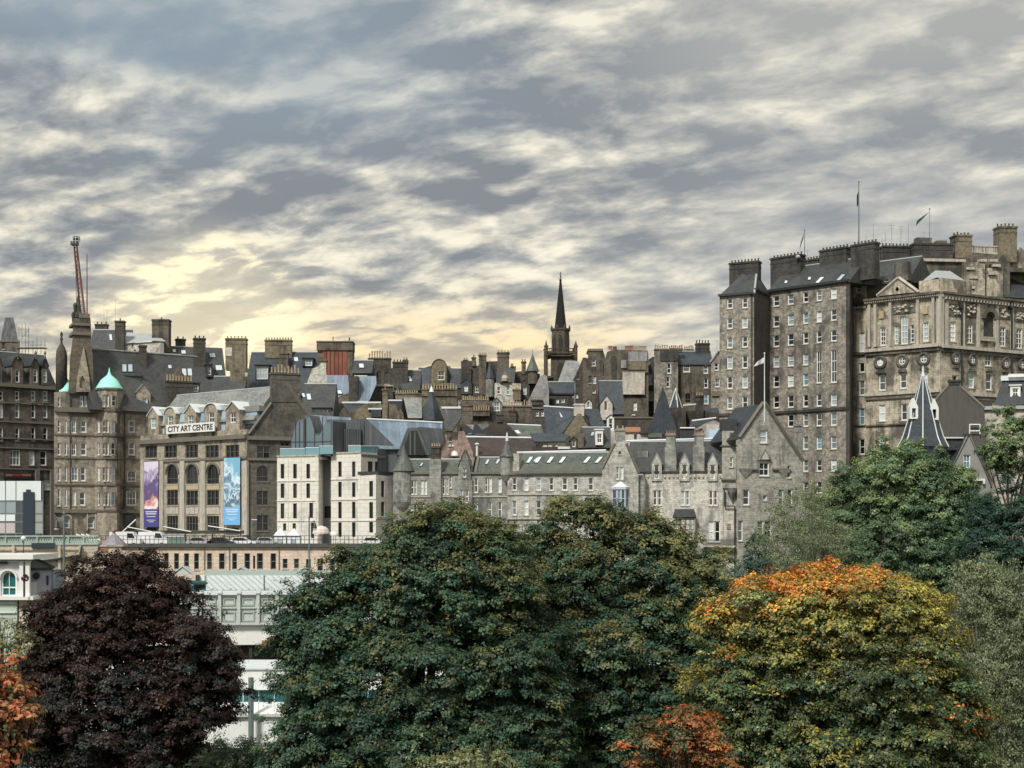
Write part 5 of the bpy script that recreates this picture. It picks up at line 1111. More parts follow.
# ================================================================== small houses low on the right, among the trees
def low_right():
    f = Fac(926, 219, 988, 216); b = T('dark_gabled_house', 'dark brown harled gable with a stub chimney beside the slate spire', 'house', base(f, 926, 988, 5))
    wall(b, f, [(930, 420), (934, 402), (938, 396), (948, 386), (948.6, 384), (960, 384), (960.6, 386.5), (972, 400), (984, 408), (985, 420)], 5, (), plain('dark_harl', (0.085, 0.08, 0.075), 0.95, 0, 0.2, 1.5, dirt=0.4), 10)
    chim(b, f, 948, 960.3, 379.5, 386, 2, 0.0, 1.3, M['sooty'], ph=2)
    for p, q in (((931.5, 405), (948, 386.5)), ((960.5, 387), (984.5, 408.5))):
        mb = MB(); mb.tube(f.pt(*p, -0.1), f.pt(*q, -0.1), 0.25, n=4); mb.build('skew_coping', M['cap'], b)
    mb = MB()
    for p, q in (((969.7, 424), (969.7, 434)), ((980, 424), (980, 434)), ((969.7, 424.5), (980, 424.5)), ((969.7, 431), (980, 431))): mb.tube(f.pt(*p, 0.5), f.pt(*q, 0.5), 0.09)
    mb.build('white_railing', M['white'], b)
    f = Fac(942, 207, 992, 207); b = T('grey_harled_gable', 'small grey harled gable with one pale sash window among the trees', 'house', base(f, 942, 992, 3))
    wall(b, f, [(948, 476), (966, 436.5), (971, 436.5), (990.5, 486)], 3, [(963.5, 455, 970.5, 468.5, 's22')], plain('grey_harl', (0.27, 0.265, 0.255), 0.95, 0, 0.15, 2, dirt=0.3), 8)
    gable_roof(b, f, 947, 968.5, 991.5, 478, 435.8, -0.15, 8, M['slated'], 0.12, 0.25, ye1=488)
    bx(b, f, 966, 433.6, 972, 438.5, -2, -0.5, M['sooty'], 'stub_chimney'); bx(b, f, 940, 437, 968, 438.3, -6, -1.5, M['leadw'], 'ridge'); bx(b, f, 940, 438.3, 968, 450, -6, -1.8, M['slated'], 'rear_roof')
    mb = MB(); mb.prism(f, [f.sz(973, 478.8), f.sz(984, 478.8), f.sz(984, 484), f.sz(982, 484), f.sz(982, 480.8), f.sz(973, 480.8)], 0.5, 0.01); mb.build('porch', M['white'], b)
    f = Fac(975, 223, 1060, 220); b = T('slate_mansard_house', 'cream house with a dark slate mansard and a white dormer at the right edge', 'house', base(f, 975, 1060, 5))
    wall(b, f, [(975, 411), (1060, 409)], 5, [(1007, 451, 1015.5, 465, 's22'), (1026, 451, 1034, 465)], M['rend'], 9)
    mb = MB(); P = [f.pt(994, 405, 0.3), f.pt(1060, 403, 0.3), f.pt(1060, 377.5, -3), f.pt(1003, 379, -3)]; mb.add(P+[f.pt(994, 405, -8), f.pt(1060, 403, -8)], [(0, 1, 2, 3), (0, 3, 4), (1, 2, 5), (2, 3, 4, 5)]); mb.build('mansard_roof', M['slated'], b)
    bx(b, f, 1001, 375, 1060, 380, -4, -2.4, M['leadw'], 'ridge_capping'); bx(b, f, 1008.5, 373.8, 1024, 377, -4, -1.8, M['white'], 'ridge_vent')
    bx(b, f, 980, 405.5, 1060, 409, -2, 0.5, M['lead'], 'gutter_ledge'); bx(b, f, 977, 402.5, 992, 408, -3, -0.6, M['rust'], 'lean_to_roof')
    dormer(b, f, 1010.2, 1020.5, 385.8, 386, 398.5, -0.7, 2.5, M['white'], M['leadw'], (1012, 388, 1018.6, 397, 's22'), flat=True)
    # slate spire with white ridges
    q = at(923, 450, 200); b = T('slate_spire', 'steep dark slate spire with white lead ridges and two small white lucarnes', 'spire', (q.x, q.y, 5))
    zt, zb = at(0, 372, 200).z, at(0, 447, 200).z; R = 24.5*200/F
    mb = MB(); mb.lathe((q.x, q.y, 0), [(R, 5), (R*0.92, zb-0.5), (R*1.0, zb), (R*0.98, zb+0.02), (R*0.80, zb+1.3), (0.05, zt)], 8, math.pi/8+0.12); mb.build('roof', M['slateb'], b)
    mb = MB()
    for i in range(8):
        a = math.pi/8+0.12+i*math.pi/4; c, s = math.cos(a), math.sin(a)
        mb.tube((q.x+R*1.01*c, q.y+R*1.01*s, zb), (q.x+R*0.81*c, q.y+R*0.81*s, zb+1.3), 0.09, n=5); mb.tube((q.x+R*0.81*c, q.y+R*0.81*s, zb+1.3), (q.x, q.y, zt+0.05), 0.085, 0.06, n=5)
    mb.build('lead_ridges', M['leadw'], b)
    mb = MB(); mb.lathe((q.x, q.y, zt-0.6), [(0.3, 0), (0.18, 0.5), (0.1, 1.2), (0.02, 1.5)], 6); mb.build('lead_cap', M['leadw'], b)
    for px, py in ((914, 412), (934.5, 413)):
        D = 200-R*0.42; c = at(px, py, D); mb = MB(); ff = Fac(A=Vector((c.x-0.55, c.y)), B=Vector((c.x+0.55, c.y)))
        mb.prism(ff, [(0, c.z-0.9), (0, c.z+0.7), (0.55, c.z+1.9), (1.1, c.z+0.7), (1.1, c.z-0.9)], 0, -1.2, [[(0.3, c.z-0.7), (0.3, c.z+0.5), (0.8, c.z+0.5), (0.8, c.z-0.7)]]); mb.build('lucarne', M['white'], b)
low_right()
# ================================================================== the old town behind
def house(name, label, x0, x1, D, tops, wins=(), mat='brown', roof=None, chims=(), zb=18, depth=8, rmat='slate', smat='capl', cat='house', dorms=(), sky=(), extra=None, D1=None):
    """one building of the hill: front wall with openings, roof, stacks with pots, dormers and rooflights"""
    f = Fac(x0, D, x1, D1 or D); b = T(name, label, cat, base(f, x0, x1, zb))
    if not isinstance(tops, (list, tuple)): tops = [(x0, tops), (x1, tops)]
    wall(b, f, tops, zb, wins, M[mat], depth, smat=M[smat])
    pl = None
    if roof:
        k = roof[0]
        if k == 'p':                          # ('p', x0, x1, eave, ridge, run[, coping])
            pl = pitch(b, f, roof[1], roof[2], roof[3], roof[4], roof[5], M[rmat], M[roof[6]] if len(roof) > 6 else None)
        elif k == 'g':                        # ('g', x0, peak, x1, ye, yp[, ye1])
            gable_roof(b, f, roof[1], roof[2], roof[3], roof[4], roof[5], -0.1, depth, M[rmat], 0.2, 0.15, ye1=roof[6] if len(roof) > 6 else None)
        elif k == 'f':                        # flat with a coping course
            band(b, f, x0, x1, roof[1]-0.6, roof[1]+0.9, 0.2, M[roof[2] if len(roof) > 2 else 'cap'], name='coping')
    for c in chims:
        x, xx, yt, yb, n = c[:5]; o = dict(d=-2.0, mat=M[mat], th=1.2, ph=3.4); o.update({k_: (M[v] if k_ == 'mat' else v) for k_, v in (c[5] if len(c) > 5 else {}).items()})
        chim(b, f, x, xx, yt, yb, n, **o)
    for d in dorms:
        a = d[:5]; o = dict(d=0.1, depth=3, mat=M[mat], rmat=M[rmat]); o.update({k_: (M[v] if k_ in ('mat', 'rmat') else v) for k_, v in (d[5] if len(d) > 5 else {}).items()})
        dormer(b, f, *a, **o)
    for s in sky: skylight(b, pl, *s)
    if extra: extra(b, f, pl)
    return b
G = lambda xs, ys, st='s12': grid(xs, ys, st)
OP = {'f': M['darkf'], 'p': M['paned']}
# ---- far left
def scaffold():
    D = 318; p = at(30, 352, D); b = T('roof_scaffold', 'thin scaffold frame standing on the roofs beside the dark mansard tower', 'scaffold', p)
    mb = MB(); r = 0.055
    for x, y in ((19, 327), (22, 324), (25.5, 323), (28.5, 327), (33, 340), (37, 336), (41, 341), (45, 339)): mb.tube(at(x, 354, D+0.7*(x % 2)), at(x, y, D+0.7*(x % 2)), r, n=5)
    mb.build('standards', M['steel'], b)
    mb = MB()
    for x0, x1, y in ((17, 30, 329), (17, 30, 336), (17, 30, 342), (17, 45, 347.5), (30, 46, 345)): mb.tube(at(x0, y, D-0.1), at(x1, y, D-0.1), r*0.9, n=5)
    mb.tube(at(18, 343, D), at(29, 329, D), r*0.8, n=5); mb.build('ledgers', M['steel'], b)
    mb = MB(); q = at(17, 347.8, D); w = at(46, 347.8, D); mb.lbox(q.x, w.x, D-0.8, D+1.2, q.z-0.12, q.z); mb.build('boards', plain('scaffold_board', (0.16, 0.13, 0.10), 0.9), b)
scaffold()
house('mansard_tower', 'dark truncated mansard tower at the far left skyline', 0, 19, 340, 344, (), 'hotel', None, zb=18, cat='tower', extra=lambda b, f, pl: (
    (lambda mb: (mb.hexa([f.pt(0, 344, 0), f.pt(19, 344, 0), f.pt(19, 344, -4), f.pt(0, 344, -4), f.pt(5, 317.5, -1.6), f.pt(13.5, 317.5, -1.6), f.pt(13.5, 317.5, -3), f.pt(5, 317.5, -3)]), mb.build('mansard_roof', M['slated'], b)))(MB())))
house('sooty_attic', 'sooty stone attic with a pale coping behind the far left dormers', -20, 20, 322, 341, [(2, 343, 5, 349, 's12', OP)], 'hotel', ('f', 341), zb=18, depth=6)
# ---- behind the corner block
house('slate_pavilion', 'dark slate pavilion roof with a stub chimney behind the spired gable', 90, 128, 322, 352, (), 'hotel', ('p', 88, 128, 352, 330, 4), [(94.5, 107.5, 323.8, 334, 3, dict(d=-4, ph=1.5, mat='sooty', pot='potd'))], zb=20, sky=((110, 334.5, 112.5, 340.5, -0.8),))
house('cream_attic_house', 'cream stone attic storey under a pale grey hipped roof', 124, 164, 316, [(124, 343.5), (164, 341)], [(131.5, 344, 133.5, 347, 's11', OP), (133.8, 349.5, 136, 353, 's11', OP)], 'cream', None, [(114.5, 124.5, 320.5, 352, 1, dict(d=1.0, mat='brownd', ph=2.5, pot='potd')), (151.5, 169, 319, 352, 1, dict(d=-1.5, mat='brown', th=2.4, ph=2, pot='potd'))], zb=20,
      extra=lambda b, f, pl: (lambda mb: (mb.add([f.pt(123, 343.6, 0.4), f.pt(154, 340.8, 0.4), f.pt(166, 341.5, 0.3), f.pt(127, 332.3, -4), f.pt(156, 333.8, -4), f.pt(150, 341, -9)], [(0, 1, 4, 3), (1, 2, 4), (0, 3, 5), (2, 5, 4), (3, 4, 5)]), mb.build('hipped_roof', M['lead'], b)))(MB()))
house('slate_row_house', 'slate roofed row house with a tall square chimney left of the gallery chimney', 164, 226, 312, 392, (), 'brownd', ('p', 166, 228, 392, 347.5, 9), [(175.5, 186, 338.6, 349, 2, dict(d=-9, ph=1.5, pot='potd')), (193.5, 206, 337.8, 372, 3, dict(d=-5, ph=1.5, pot='potd'))], zb=20, D1=316,
      sky=((173, 349.5, 176, 352.5, -0.5), (181.5, 350.5, 186, 354, -0.6), (210, 353.5, 215.5, 357.5, -0.8), (216, 365.5, 222.5, 370.5, -0.8)), dorms=((206.5, 212.5, 364.5, 364, 377, dict(d=-2.2, flat=True, mat='slated', win=(208.2, 367, 211, 375))),))
house('low_slate_roof', 'plain dark slate roof slope directly above the gallery roof', 209, 243, 302, 398, (), 'brownd', ('p', 209, 243, 397, 376.6, 5), zb=20, depth=6)
house('quoined_gable_stack', 'brown gable wall with pale quoins and a broad pot topped chimney', 230, 249, 306, [(230, 370), (232, 367.5), (247.5, 367.5), (249, 370)], (), 'ochre', None, [(225, 246.5, 338, 370, 6, dict(d=-6, th=1.8, mat='ochre', ph=1.8))], zb=20, depth=4,
      extra=lambda b, f, pl: [bx(b, f, 245, y, 247.6, y+4, -0.1, 0.12, M['rend'], 'quoin') for y in (372.5, 384)]+[bx(b, f, 226, 347.5, 232, 356, -8, -5.9, M['rend'], 'chimney_flank')])
house('blue_slate_house', 'blue slate roof with a large white box dormer and a wide ochre chimney', 246, 306, 318, 394, (), 'brownd', ('p', 244, 318, 394, 352.4, 9), [(264.5, 292, 339.5, 358, 10, dict(d=-7.5, mat='ochre', ph=2.2))], zb=20, rmat='slateb',
      sky=((270.5, 353.5, 274.5, 357, -0.7), (294.5, 357.5, 298.5, 361.5, -0.7)), dorms=((255, 269, 365.2, 365, 380, dict(d=-2.8, flat=True, mat='slateb', rmat='dark', win=(256.5, 367, 267.8, 379.2, 's42'))), (302, 313, 358.4, 358, 366, dict(d=-5.2, flat=True, mat='slateb', rmat='dark', win=(305, 360, 312, 365.8, 's22')))),
      extra=lambda b, f, pl: (bx(b, f, 251, 390.8, 255, 393.5, -3, 0.4, M['white'], 'roof_vent'), bx(b, f, 258, 391.2, 261.5, 393.5, -3, 0.4, M['white'], 'roof_vent'), chim(b, f, 279, 288.5, 352.5, 374, 1, d=-4.8, th=1.5, mat=M['brown'], ph=5, pot='potd')))
house('ragged_gable_house', 'house with a ragged pale rubble gable beside the rust red stack', 303, 328, 300, [(303, 396), (308, 380), (312.5, 368.5), (318, 366.5), (321.5, 363), (326, 363), (327, 396), (333, 414)], (), 'cream', None, [(318.5, 327, 359.5, 368, 0, dict(d=-0.2, mat='brown'))], zb=20, depth=1.2)
house('triple_window_house', 'dark slate house with a triple white dormer window behind the zinc attic', 301, 334, 292, 418, (), 'brownd', ('p', 300, 333, 417, 384, 6.5), zb=20, depth=7, sky=((307.5, 394, 311.5, 400, -1.2), (303, 393.5, 305.5, 397.5, -1.2)), dorms=((312, 331, 408.2, 408, 417, dict(d=-0.9, flat=True, mat='slated', rmat='dark', win=(315.5, 410, 328, 416.6, 's32'))),))
house('red_sheeted_stack', 'great chimney block clad in rust red sheeting with a brown cap', 317.5, 352, 326, [(317.5, 350), (352, 350)], (), 'ochre', None, (), zb=20, depth=4, cat='chimney', extra=lambda b, f, pl: (
      bx(b, f, 322.5, 350, 347, 378, 0, 0.3, M['red'], 'red_sheeting'), bx(b, f, 316.6, 341.5, 352.6, 350.2, -4.2, 0.55, M['brown'], 'cap_course'), bx(b, f, 316.2, 340.8, 353, 342, -4.4, 0.7, M['cap'], 'cap_slab'), bx(b, f, 347.2, 350.2, 352.4, 380, -4, 0.25, M['brown'], 'corner_pier'),
      [bx(b, f, x, 350.3, x+0.6, 378, 0.28, 0.42, M['rust'], 'sheet_rib') for x in (326, 330, 334, 338, 342)], put('chimney_pot', pot_mesh(M['pot'], 0.9), b, f.pt(333, 341, -1)-world_loc(b)), put('chimney_pot', pot_mesh(M['potd'], 0.7), b, f.pt(349.5, 341, -1)-world_loc(b))))
def steel_blue(b, f, pl):
    for nm, P, th in (('zinc_roof', ((322.8, 375), (348, 375.3), (349.5, 393), (341, 396), (334.3, 400.5)), 0.25), ('zinc_roof', ((358, 376), (376, 376.2), (376.5, 384), (369, 401), (358.5, 402)), 0.25)):
        mb = MB(); zs = [f.pt(x, y, -((402-y)/27.0)*4.5) for x, y in P]; mb.slab(zs, th); mb.build(nm, M['zinc'], b)
    bx(b, f, 349, 376, 358, 408, -3, 0.2, M['brownd'], 'party_wall'); bx(b, f, 357, 401, 368, 404, -2, 0.4, M['leadw'], 'gutter')
    p = f.pt(339, 391, -1.5); mb = MB(); mb.slab([f.pt(336.5, 389.6, -1.9), f.pt(341.5, 389.8, -1.9), f.pt(343, 394.2, -1.1), f.pt(337.8, 394.2, -1.1)], 0.3); s = mb.build('skylight', M['dark'], b)
    mb = MB(); mb.slab([f.pt(337.2, 390.2, -1.55), f.pt(341, 390.3, -1.55), f.pt(342.2, 393.6, -0.9), f.pt(338.2, 393.6, -0.9)], 0.05); mb.build('pane', M['skyl'], s)
    pl2 = pitch(b, f, 352, 372, 372, 360.6, 3.5, M['slate'], d=-6); skylight(b, pl2, 359.5, 364, 364, 368, -0.6)
house('steel_blue_roofs', 'pair of steel blue zinc roof slopes below the rust red stack', 324, 376, 308, [(324, 404), (376, 402)], (), 'brownd', None, (), zb=20, depth=8, extra=steel_blue)
house('arched_stack_house', 'sooty house with arched recess and a stack of tall cream pots', 367, 393, 322, [(367, 368), (393, 368)], [(376, 371, 382, 384, 'a22', OP), (384.5, 372, 389, 384, 'a22', OP)], 'brownd', None, [(368, 391, 357.8, 370, 9, dict(d=-0.3, ph=6, mat='brownd'))], zb=20, depth=6, extra=lambda b, f, pl: band(b, f, 367, 393, 385, 386.5, 0.3, M['capl']))
house('white_gablet_house', 'dark roofed house with a small white gablet under twin sooty stacks', 391, 420, 330, 389, (), 'brownd', ('p', 390, 420, 389, 370.5, 5), [(392.5, 408, 361.5, 390, 5, dict(d=-1.5, ph=2.2, mat='brownd', pot='potd')), (402.5, 408, 359.5, 374, 2, dict(d=-3, mat='ochre', ph=2))], zb=20, sky=((409.5, 376.5, 412, 381.5, -1.5),), dorms=((391.5, 398.5, 383.6, 387.5, 392, dict(d=0.5, mat='white', rmat='white', win=(393.6, 387.3, 396.6, 391.5))),))
house('slate_lean_roofs', 'low grey roofs with a pale conical stone gablet behind the zinc block', 338, 396, 284, [(338, 419), (340, 412), (343.5, 407.5), (346, 408), (348, 414), (366, 403.8), (396, 404.5)], (), 'ochre', None, [(382, 388, 388.5, 420, 1, dict(d=0.4, mat='ochre', ph=1.6, pot='poto'))], zb=20, depth=1.0, extra=lambda b, f, pl: (
      (lambda mb: (mb.slab([f.pt(342, 402.6, -3), f.pt(380, 404.5, -3), f.pt(380, 420, 0.3), f.pt(352, 421, 0.3)], 0.25), mb.build('roof', M['slated'], b)))(MB()), bx(b, f, 342, 401.6, 381, 403.2, -3.4, -2.7, M['leadw'], 'ridge_capping'), bx(b, f, 368, 408, 382, 409.5, -2.5, 0.5, M['leadw'], 'roof_edge'), bx(b, f, 371, 409.5, 381, 417, -2.5, 0.45, M['slated'], 'roof_side')))
house('bell_gablets', 'row of rounded pale stone gablets with slate panels between, left of the dark pyramid roof', 388, 424, 290, [(388, 421), (389, 405), (396.5, 405), (398, 412), (400.5, 408.5), (403, 413), (404, 420), (424, 420)], (), 'ochre', None, [(395, 418, 392.5, 399, 10, dict(d=-4.5, mat='ochre', ph=1.8))], zb=20, depth=1.0, extra=lambda b, f, pl: (
      (lambda mb: (mb.slab([f.pt(403.5, 397.5, -4), f.pt(421.5, 397.5, -4), f.pt(422, 418, 0.1), f.pt(408, 418, 0.1)], 0.25), mb.build('roof', M['slatel'], b)))(MB()), bx(b, f, 388, 399.5, 402, 401, -4, -3, M['leadw'], 'ridge_capping'), bx(b, f, 388, 401, 402, 419, -5, -3.1, M['slated'], 'roof_side')))
house('long_pot_stack', 'very long ochre chimney wall with a row of about thirteen pots', 422, 457, 298, 391, [(458, 399.5, 461.5, 406.5)], 'ochre', None, [(421.5, 457.5, 388.5, 396, 13, dict(d=0.25, th=1.6, mat='ochre', ph=5))], zb=20, depth=3, cat='chimney')
def pyramid(b, f, pl):
    conical(b, f, 431.5, -4, 388, 421, 13.5, M['slateb'], 4, rot=math.pi/4-0.5, flare=False, fin=0.3)
    (lambda mb: (mb.lathe(f.pt(431.5, 389.5, -4), [(0.5, -0.5), (0.3, 0.2), (0.05, 0.7)], 6), mb.build('lead_cap', M['leadw'], b)))(MB())
house('pyramid_roof_house', 'steep dark blue pyramid roof with a lead tip in front of the long pot stack', 420, 444, 288, 421, (), 'brownd', None, (), zb=20, depth=6, extra=pyramid)
house('round_pediment_house', 'mansard roofed house with a big rounded dormer pediment on the skyline', 416, 466, 350, 388, (), 'brownd', None, (), zb=26, depth=8, rmat='slateb', dorms=((431.5, 447, 359.5, 367.5, 386, dict(d=0.6, rnd=True, mat='ochre', rmat='ochre', win=(437.5, 371, 444.5, 380, 's22'))),), extra=lambda b, f, pl: (
      (lambda mb: (mb.hexa([f.pt(415, 388, 0.3), f.pt(467, 388, 0.3), f.pt(467, 388, -9), f.pt(415, 388, -9), f.pt(418.5, 367.5, -3), f.pt(463, 368.5, -3), f.pt(463, 368.5, -6), f.pt(418.5, 367.5, -6)]), mb.build('mansard_roof', M['slateb'], b)))(MB()),
      (lambda mb: (mb.prism(f, [f.sz(417, 371), f.sz(421, 367), f.sz(431, 364), f.sz(449, 364.5), f.sz(452, 368), f.sz(452, 371)], -3.2, -5), mb.build('parapet', M['ochre'], b)))(MB())))
house('crowded_chimney_house', 'dark house crowded with square chimneys left of the ornate cream gable', 461, 500, 346, [(461, 361), (476, 361), (476.5, 366), (486, 361.5), (500, 361)], [(475, 385.5, 480.5, 392.5, 's22'), (464.5, 386.5, 468.5, 391.5), (489, 385, 494, 392, 's22')], 'brownd', None,
      [(471.5, 476, 357, 366, 1, dict(d=0.4, ph=2.5, mat='brown', pot='poto')), (478.5, 486.5, 354.5, 395, 3, dict(d=0.8, ph=2, mat='brown')), (463, 468, 359.6, 364, 2, dict(d=-1, ph=1.4)), (469.5, 471.5, 368, 395, 0, dict(d=0.6))], zb=26, depth=6, dorms=((461, 472, 379, 383, 394, dict(d=0.5, mat='slateb', win=(464, 386, 468, 391.5))),),
      extra=lambda b, f, pl: (conical(b, f, 490, 1.6, 362, 378.5, 5.2, M['slateb'], 8, flare=False, fin=0.4), (lambda mb: (mb.lathe(f.pt(490, 397, 1.6), [(1.0, 0), (1.0, (397-378.5)*346/F)], 10), mb.build('turret', M['rowd'], b)))(MB())))
def ornate(b, f, pl):
    (lambda mb: (mb.prism(f, [f.sz(499.5, 382.5), f.sz(501, 376), f.sz(503, 374.5), f.sz(504.6, 369.5), f.sz(507, 374.5), f.sz(509, 376), f.sz(511.5, 382.5)], 0.5, -0.6), mb.build('scrolled_gablet', M['ochre'], b)))(MB())
    (lambda mb: (mb.lathe(f.pt(504.8, 378, 0.45), [(0.7, -0.7), (0.8, 0), (0.5, 0.5), (0.02, 0.7)], 10), mb.build('medallion', M['capl'], b)))(MB())
    (lambda mb: (mb.slab([f.pt(497, 370, -4), f.pt(516, 366, -4), f.pt(514, 384, 0), f.pt(496, 384, 0)], 0.3), mb.build('roof', M['slate'], b)))(MB())
house('ornate_cream_house', 'cream house front with two sash windows below a scrolled gablet', 494.5, 521, 336, [(494.5, 383), (521, 383.5)], [(497.3, 387, 500.3, 394), (506.5, 386.5, 510, 394.8), (515.5, 388, 519, 396)], 'cream', None,
      [(497, 509.5, 352, 384, 4, dict(d=-4, th=2.2, mat='brown', ph=1.2)), (510.5, 513.5, 365.5, 372, 2, dict(d=-3.5, mat='brown', ph=2, pot='poto')), (512.5, 520.5, 388.8, 400, 5, dict(d=0.5, ph=5, mat='ochre'))], zb=26, depth=6, extra=ornate)
house('turret_cone_house', 'small house with a candle snuffer turret just left of the church spire', 509, 540, 342, [(509, 372), (524, 371), (540, 374)], [(523, 386, 527.5, 394, 's22', OP)], 'brownd', None, [(521.2, 526.2, 361.2, 374, 2, dict(d=0.2, ph=1.5, mat='brown', pot='poto'))], zb=26, depth=4,
      dorms=((520, 529.5, 380, 384, 400, dict(d=0.9, mat='brownd', win=(523, 387, 526.5, 395))),), extra=lambda b, f, pl: (conical(b, f, 532.6, 0.6, 353.5, 371.5, 6.2, M['slateg'], 8, flare=True, fin=0.7), (lambda mb: (mb.lathe(f.pt(532.6, 384, 0.6), [(1.15, 0), (1.15, 12.6*342/F)], 12), mb.build('turret', M['brown'], b)))(MB())))
house('smooth_grey_gable', 'smooth pale grey sloping gable right of the candle snuffer turret', 528, 549, 331, [(528, 401), (540, 376.5), (544, 374.5), (547, 376), (549, 392)], (), 'rendg', None, [(531.5, 543, 399.5, 405, 3, dict(d=0.6, ph=2.5, mat='brownd'))], zb=26, depth=3)
house('double_pot_rows', 'low chimney walls with two stacked rows of clay pots', 460, 492, 294, 401, (), 'brown', None, [(462, 489, 399.8, 412, 12, dict(d=-0.4, th=1.3, mat='brownd', ph=4)), (468, 490, 409.5, 416, 9, dict(d=0.9, th=1.0, mat='brown', ph=4))], zb=20, depth=1.2, cat='chimney')
house('white_dormer_stack', 'tall white window dormer between the pot rows and the broad pot stack', 490.5, 502, 296, [(490.5, 404), (496.5, 399), (502, 404)], [(493.5, 402, 499.8, 411, 's22')], 'rendg', ('g', 490, 496.5, 502.5, 404.5, 398.6), (), zb=20, depth=4)
house('broad_pot_stack', 'broad chimney wall with ten clay pots in front of the turret house', 501, 532, 304, 406, (), 'brown', None, [(502.5, 531, 405.5, 430, 11, dict(d=0.1, th=1.5, mat='brown', ph=5)), (509, 516.5, 410, 428, 1, dict(d=0.9, th=0.9, mat='brownd', ph=3.5, pot='poto'))], zb=20, depth=1.2, cat='chimney')
# ---- church spire
def spire():
    D = 395; c = at(560.5, 357, D); b = T('church_spire', 'black pointed church spire on a stone belfry with corner pinnacles and open arches', 'church', (c.x, c.y, 44)); k = D/F
    z = lambda py: ZC+(HY-py)*k
    bk = plain('black_spire', (0.010, 0.0095, 0.0095), 0.9)
    mb = MB(); mb.lathe((c.x, c.y, 0), [(6.6*k, z(332)), (6.1*k, z(326)), (0.25, z(280))], 8, math.pi/8); mb.build('spire', bk, b)
    mb = MB(); mb.tube((c.x, c.y, z(282)), (c.x, c.y, z(272)), 0.09)
    for py, r in ((280, 0.42), (276, 0.24)): mb.lathe((c.x, c.y, z(py)), [(0.05, -r), (r, 0), (0.05, r)], 8)
    mb.tube((c.x-0.55, c.y, z(277.8)), (c.x+0.55, c.y, z(277.8)), 0.07); mb.tube((c.x-0.4, c.y, z(274)), (c.x+0.4, c.y, z(274)), 0.06); mb.build('weather_vane', bk, b)
    bs = stone('belfry_stone', (0.080, 0.066, 0.048), 0.5, 0.4)
    f = Fac(A=Vector((c.x-9.5*k, D-9.5*k)), B=Vector((c.x+9.5*k, D-9.5*k)))
    mb = MB(); mb.lathe((c.x, c.y, 0), [(9.6*k, z(356)), (9.2*k, z(331)), (10.2*k, z(330.5)), (10.2*k, z(329)), (6*k, z(328.5))], 8, math.pi/8); mb.build('upper_belfry', bs, b)
    for i in range(8):                                                    # louvred openings of the octagon
        a = i*math.pi/4+math.pi/2; n = Vector((math.cos(a), math.sin(a))); t = Vector((-n.y, n.x)); q = Vector((c.x, c.y))+n*8.75*k
        ff = Fac(A=q-t*0.55, B=q+t*0.55) if (t.y*-1) else None
        ff = Fac(A=q+t*0.55, B=q-t*0.55); mb = MB(); mb.prism(ff, [(0, z(352)), (0, z(340)), (0.55, z(335.5)), (1.1, z(340)), (1.1, z(352))], 0.16, -0.05); mb.build('louvre', M['paned'], b)
    for i in range(8):
        a = math.pi/8+i*math.pi/4; q = (c.x+9.6*k*math.cos(a), c.y+9.6*k*math.sin(a), z(331)); mb = MB(); mb.lathe(q, [(0.28, 0), (0.24, 0.5), (0.34, 0.55), (0.02, 1.5)], 6); mb.build('pinnacle', bs, b)
    mb = MB(); h = 12.5*k; mb.lbox(c.x-h, c.x+h, c.y-h, c.y+h, z(357.5), z(355)); h = 13.6*k; mb.lbox(c.x-h, c.x+h, c.y-h, c.y+h, z(355), z(353.6)); mb.build('balcony', bs, b)
    mb = MB(); h = 13.2*k
    for i in range(17):
        u = -h+2*h*i/16
        for (x, y) in ((c.x+u, c.y-h), (c.x+u, c.y+h), (c.x-h, c.y+u), (c.x+h, c.y+u)): mb.lbox(x-0.09, x+0.09, y-0.09, y+0.09, z(353.6), z(350.3))
    mb.lbox(c.x-h-0.15, c.x+h+0.15, c.y-h-0.15, c.y-h+0.15, z(350.3), z(349.5)); mb.lbox(c.x-h-0.15, c.x+h+0.15, c.y+h-0.15, c.y+h+0.15, z(350.3), z(349.5)); mb.lbox(c.x-h-0.15, c.x-h+0.15, c.y-h, c.y+h, z(350.32), z(349.48)); mb.lbox(c.x+h-0.15, c.x+h+0.15, c.y-h, c.y+h, z(350.32), z(349.48)); mb.build('balustrade', bs, b)
    for sx in (-1, 1):
        for sy in (-1, 1):
            q = (c.x+sx*14.7*k, c.y+sy*14.7*k, 0); mb = MB(); mb.lathe(q, [(1.7*k, 44), (1.7*k, z(349)), (2.3*k, z(348.5)), (2.3*k, z(347.5)), (1.4*k, z(347)), (0.03, z(342))], 8); mb.build('corner_pinnacle', bs, b)
            for py in (357, 364 if sx > 0 else 380): mb = MB(); mb.tube((c.x+sx*8*k, c.y+sy*8*k, z(py-2)), (q[0], q[1], z(py)), 0.5, n=4); mb.build('flying_arch', bs, b)
    mb = MB(); h = 9.4*k; mb.lbox(c.x-h, c.x+h*1.3, c.y-h, c.y+h, 44, z(357.5)); mb.build('tower_shaft', bs, b)
    f = Fac(A=Vector((c.x-h, c.y-h)), B=Vector((c.x+h*1.3, c.y-h)))
    mb = MB(); mb.prism(f, [(1.5, z(384)), (1.5, z(367)), (2.5, z(362.5)), (3.5, z(367)), (3.5, z(384))], 0.1, -0.05); mb.build('louvre', M['paned'], b)
    mb = MB(); f2 = Fac(563, 382, 582, 382); mb.slab([f2.pt(565.5, 360.5, -4), f2.pt(578, 361, -4), f2.pt(580, 367, -2.5), f2.pt(571, 383.5, 0), f2.pt(557.5, 383, 0)], 0.3); mb.build('nave_roof', M['slatel'], b)
spire()
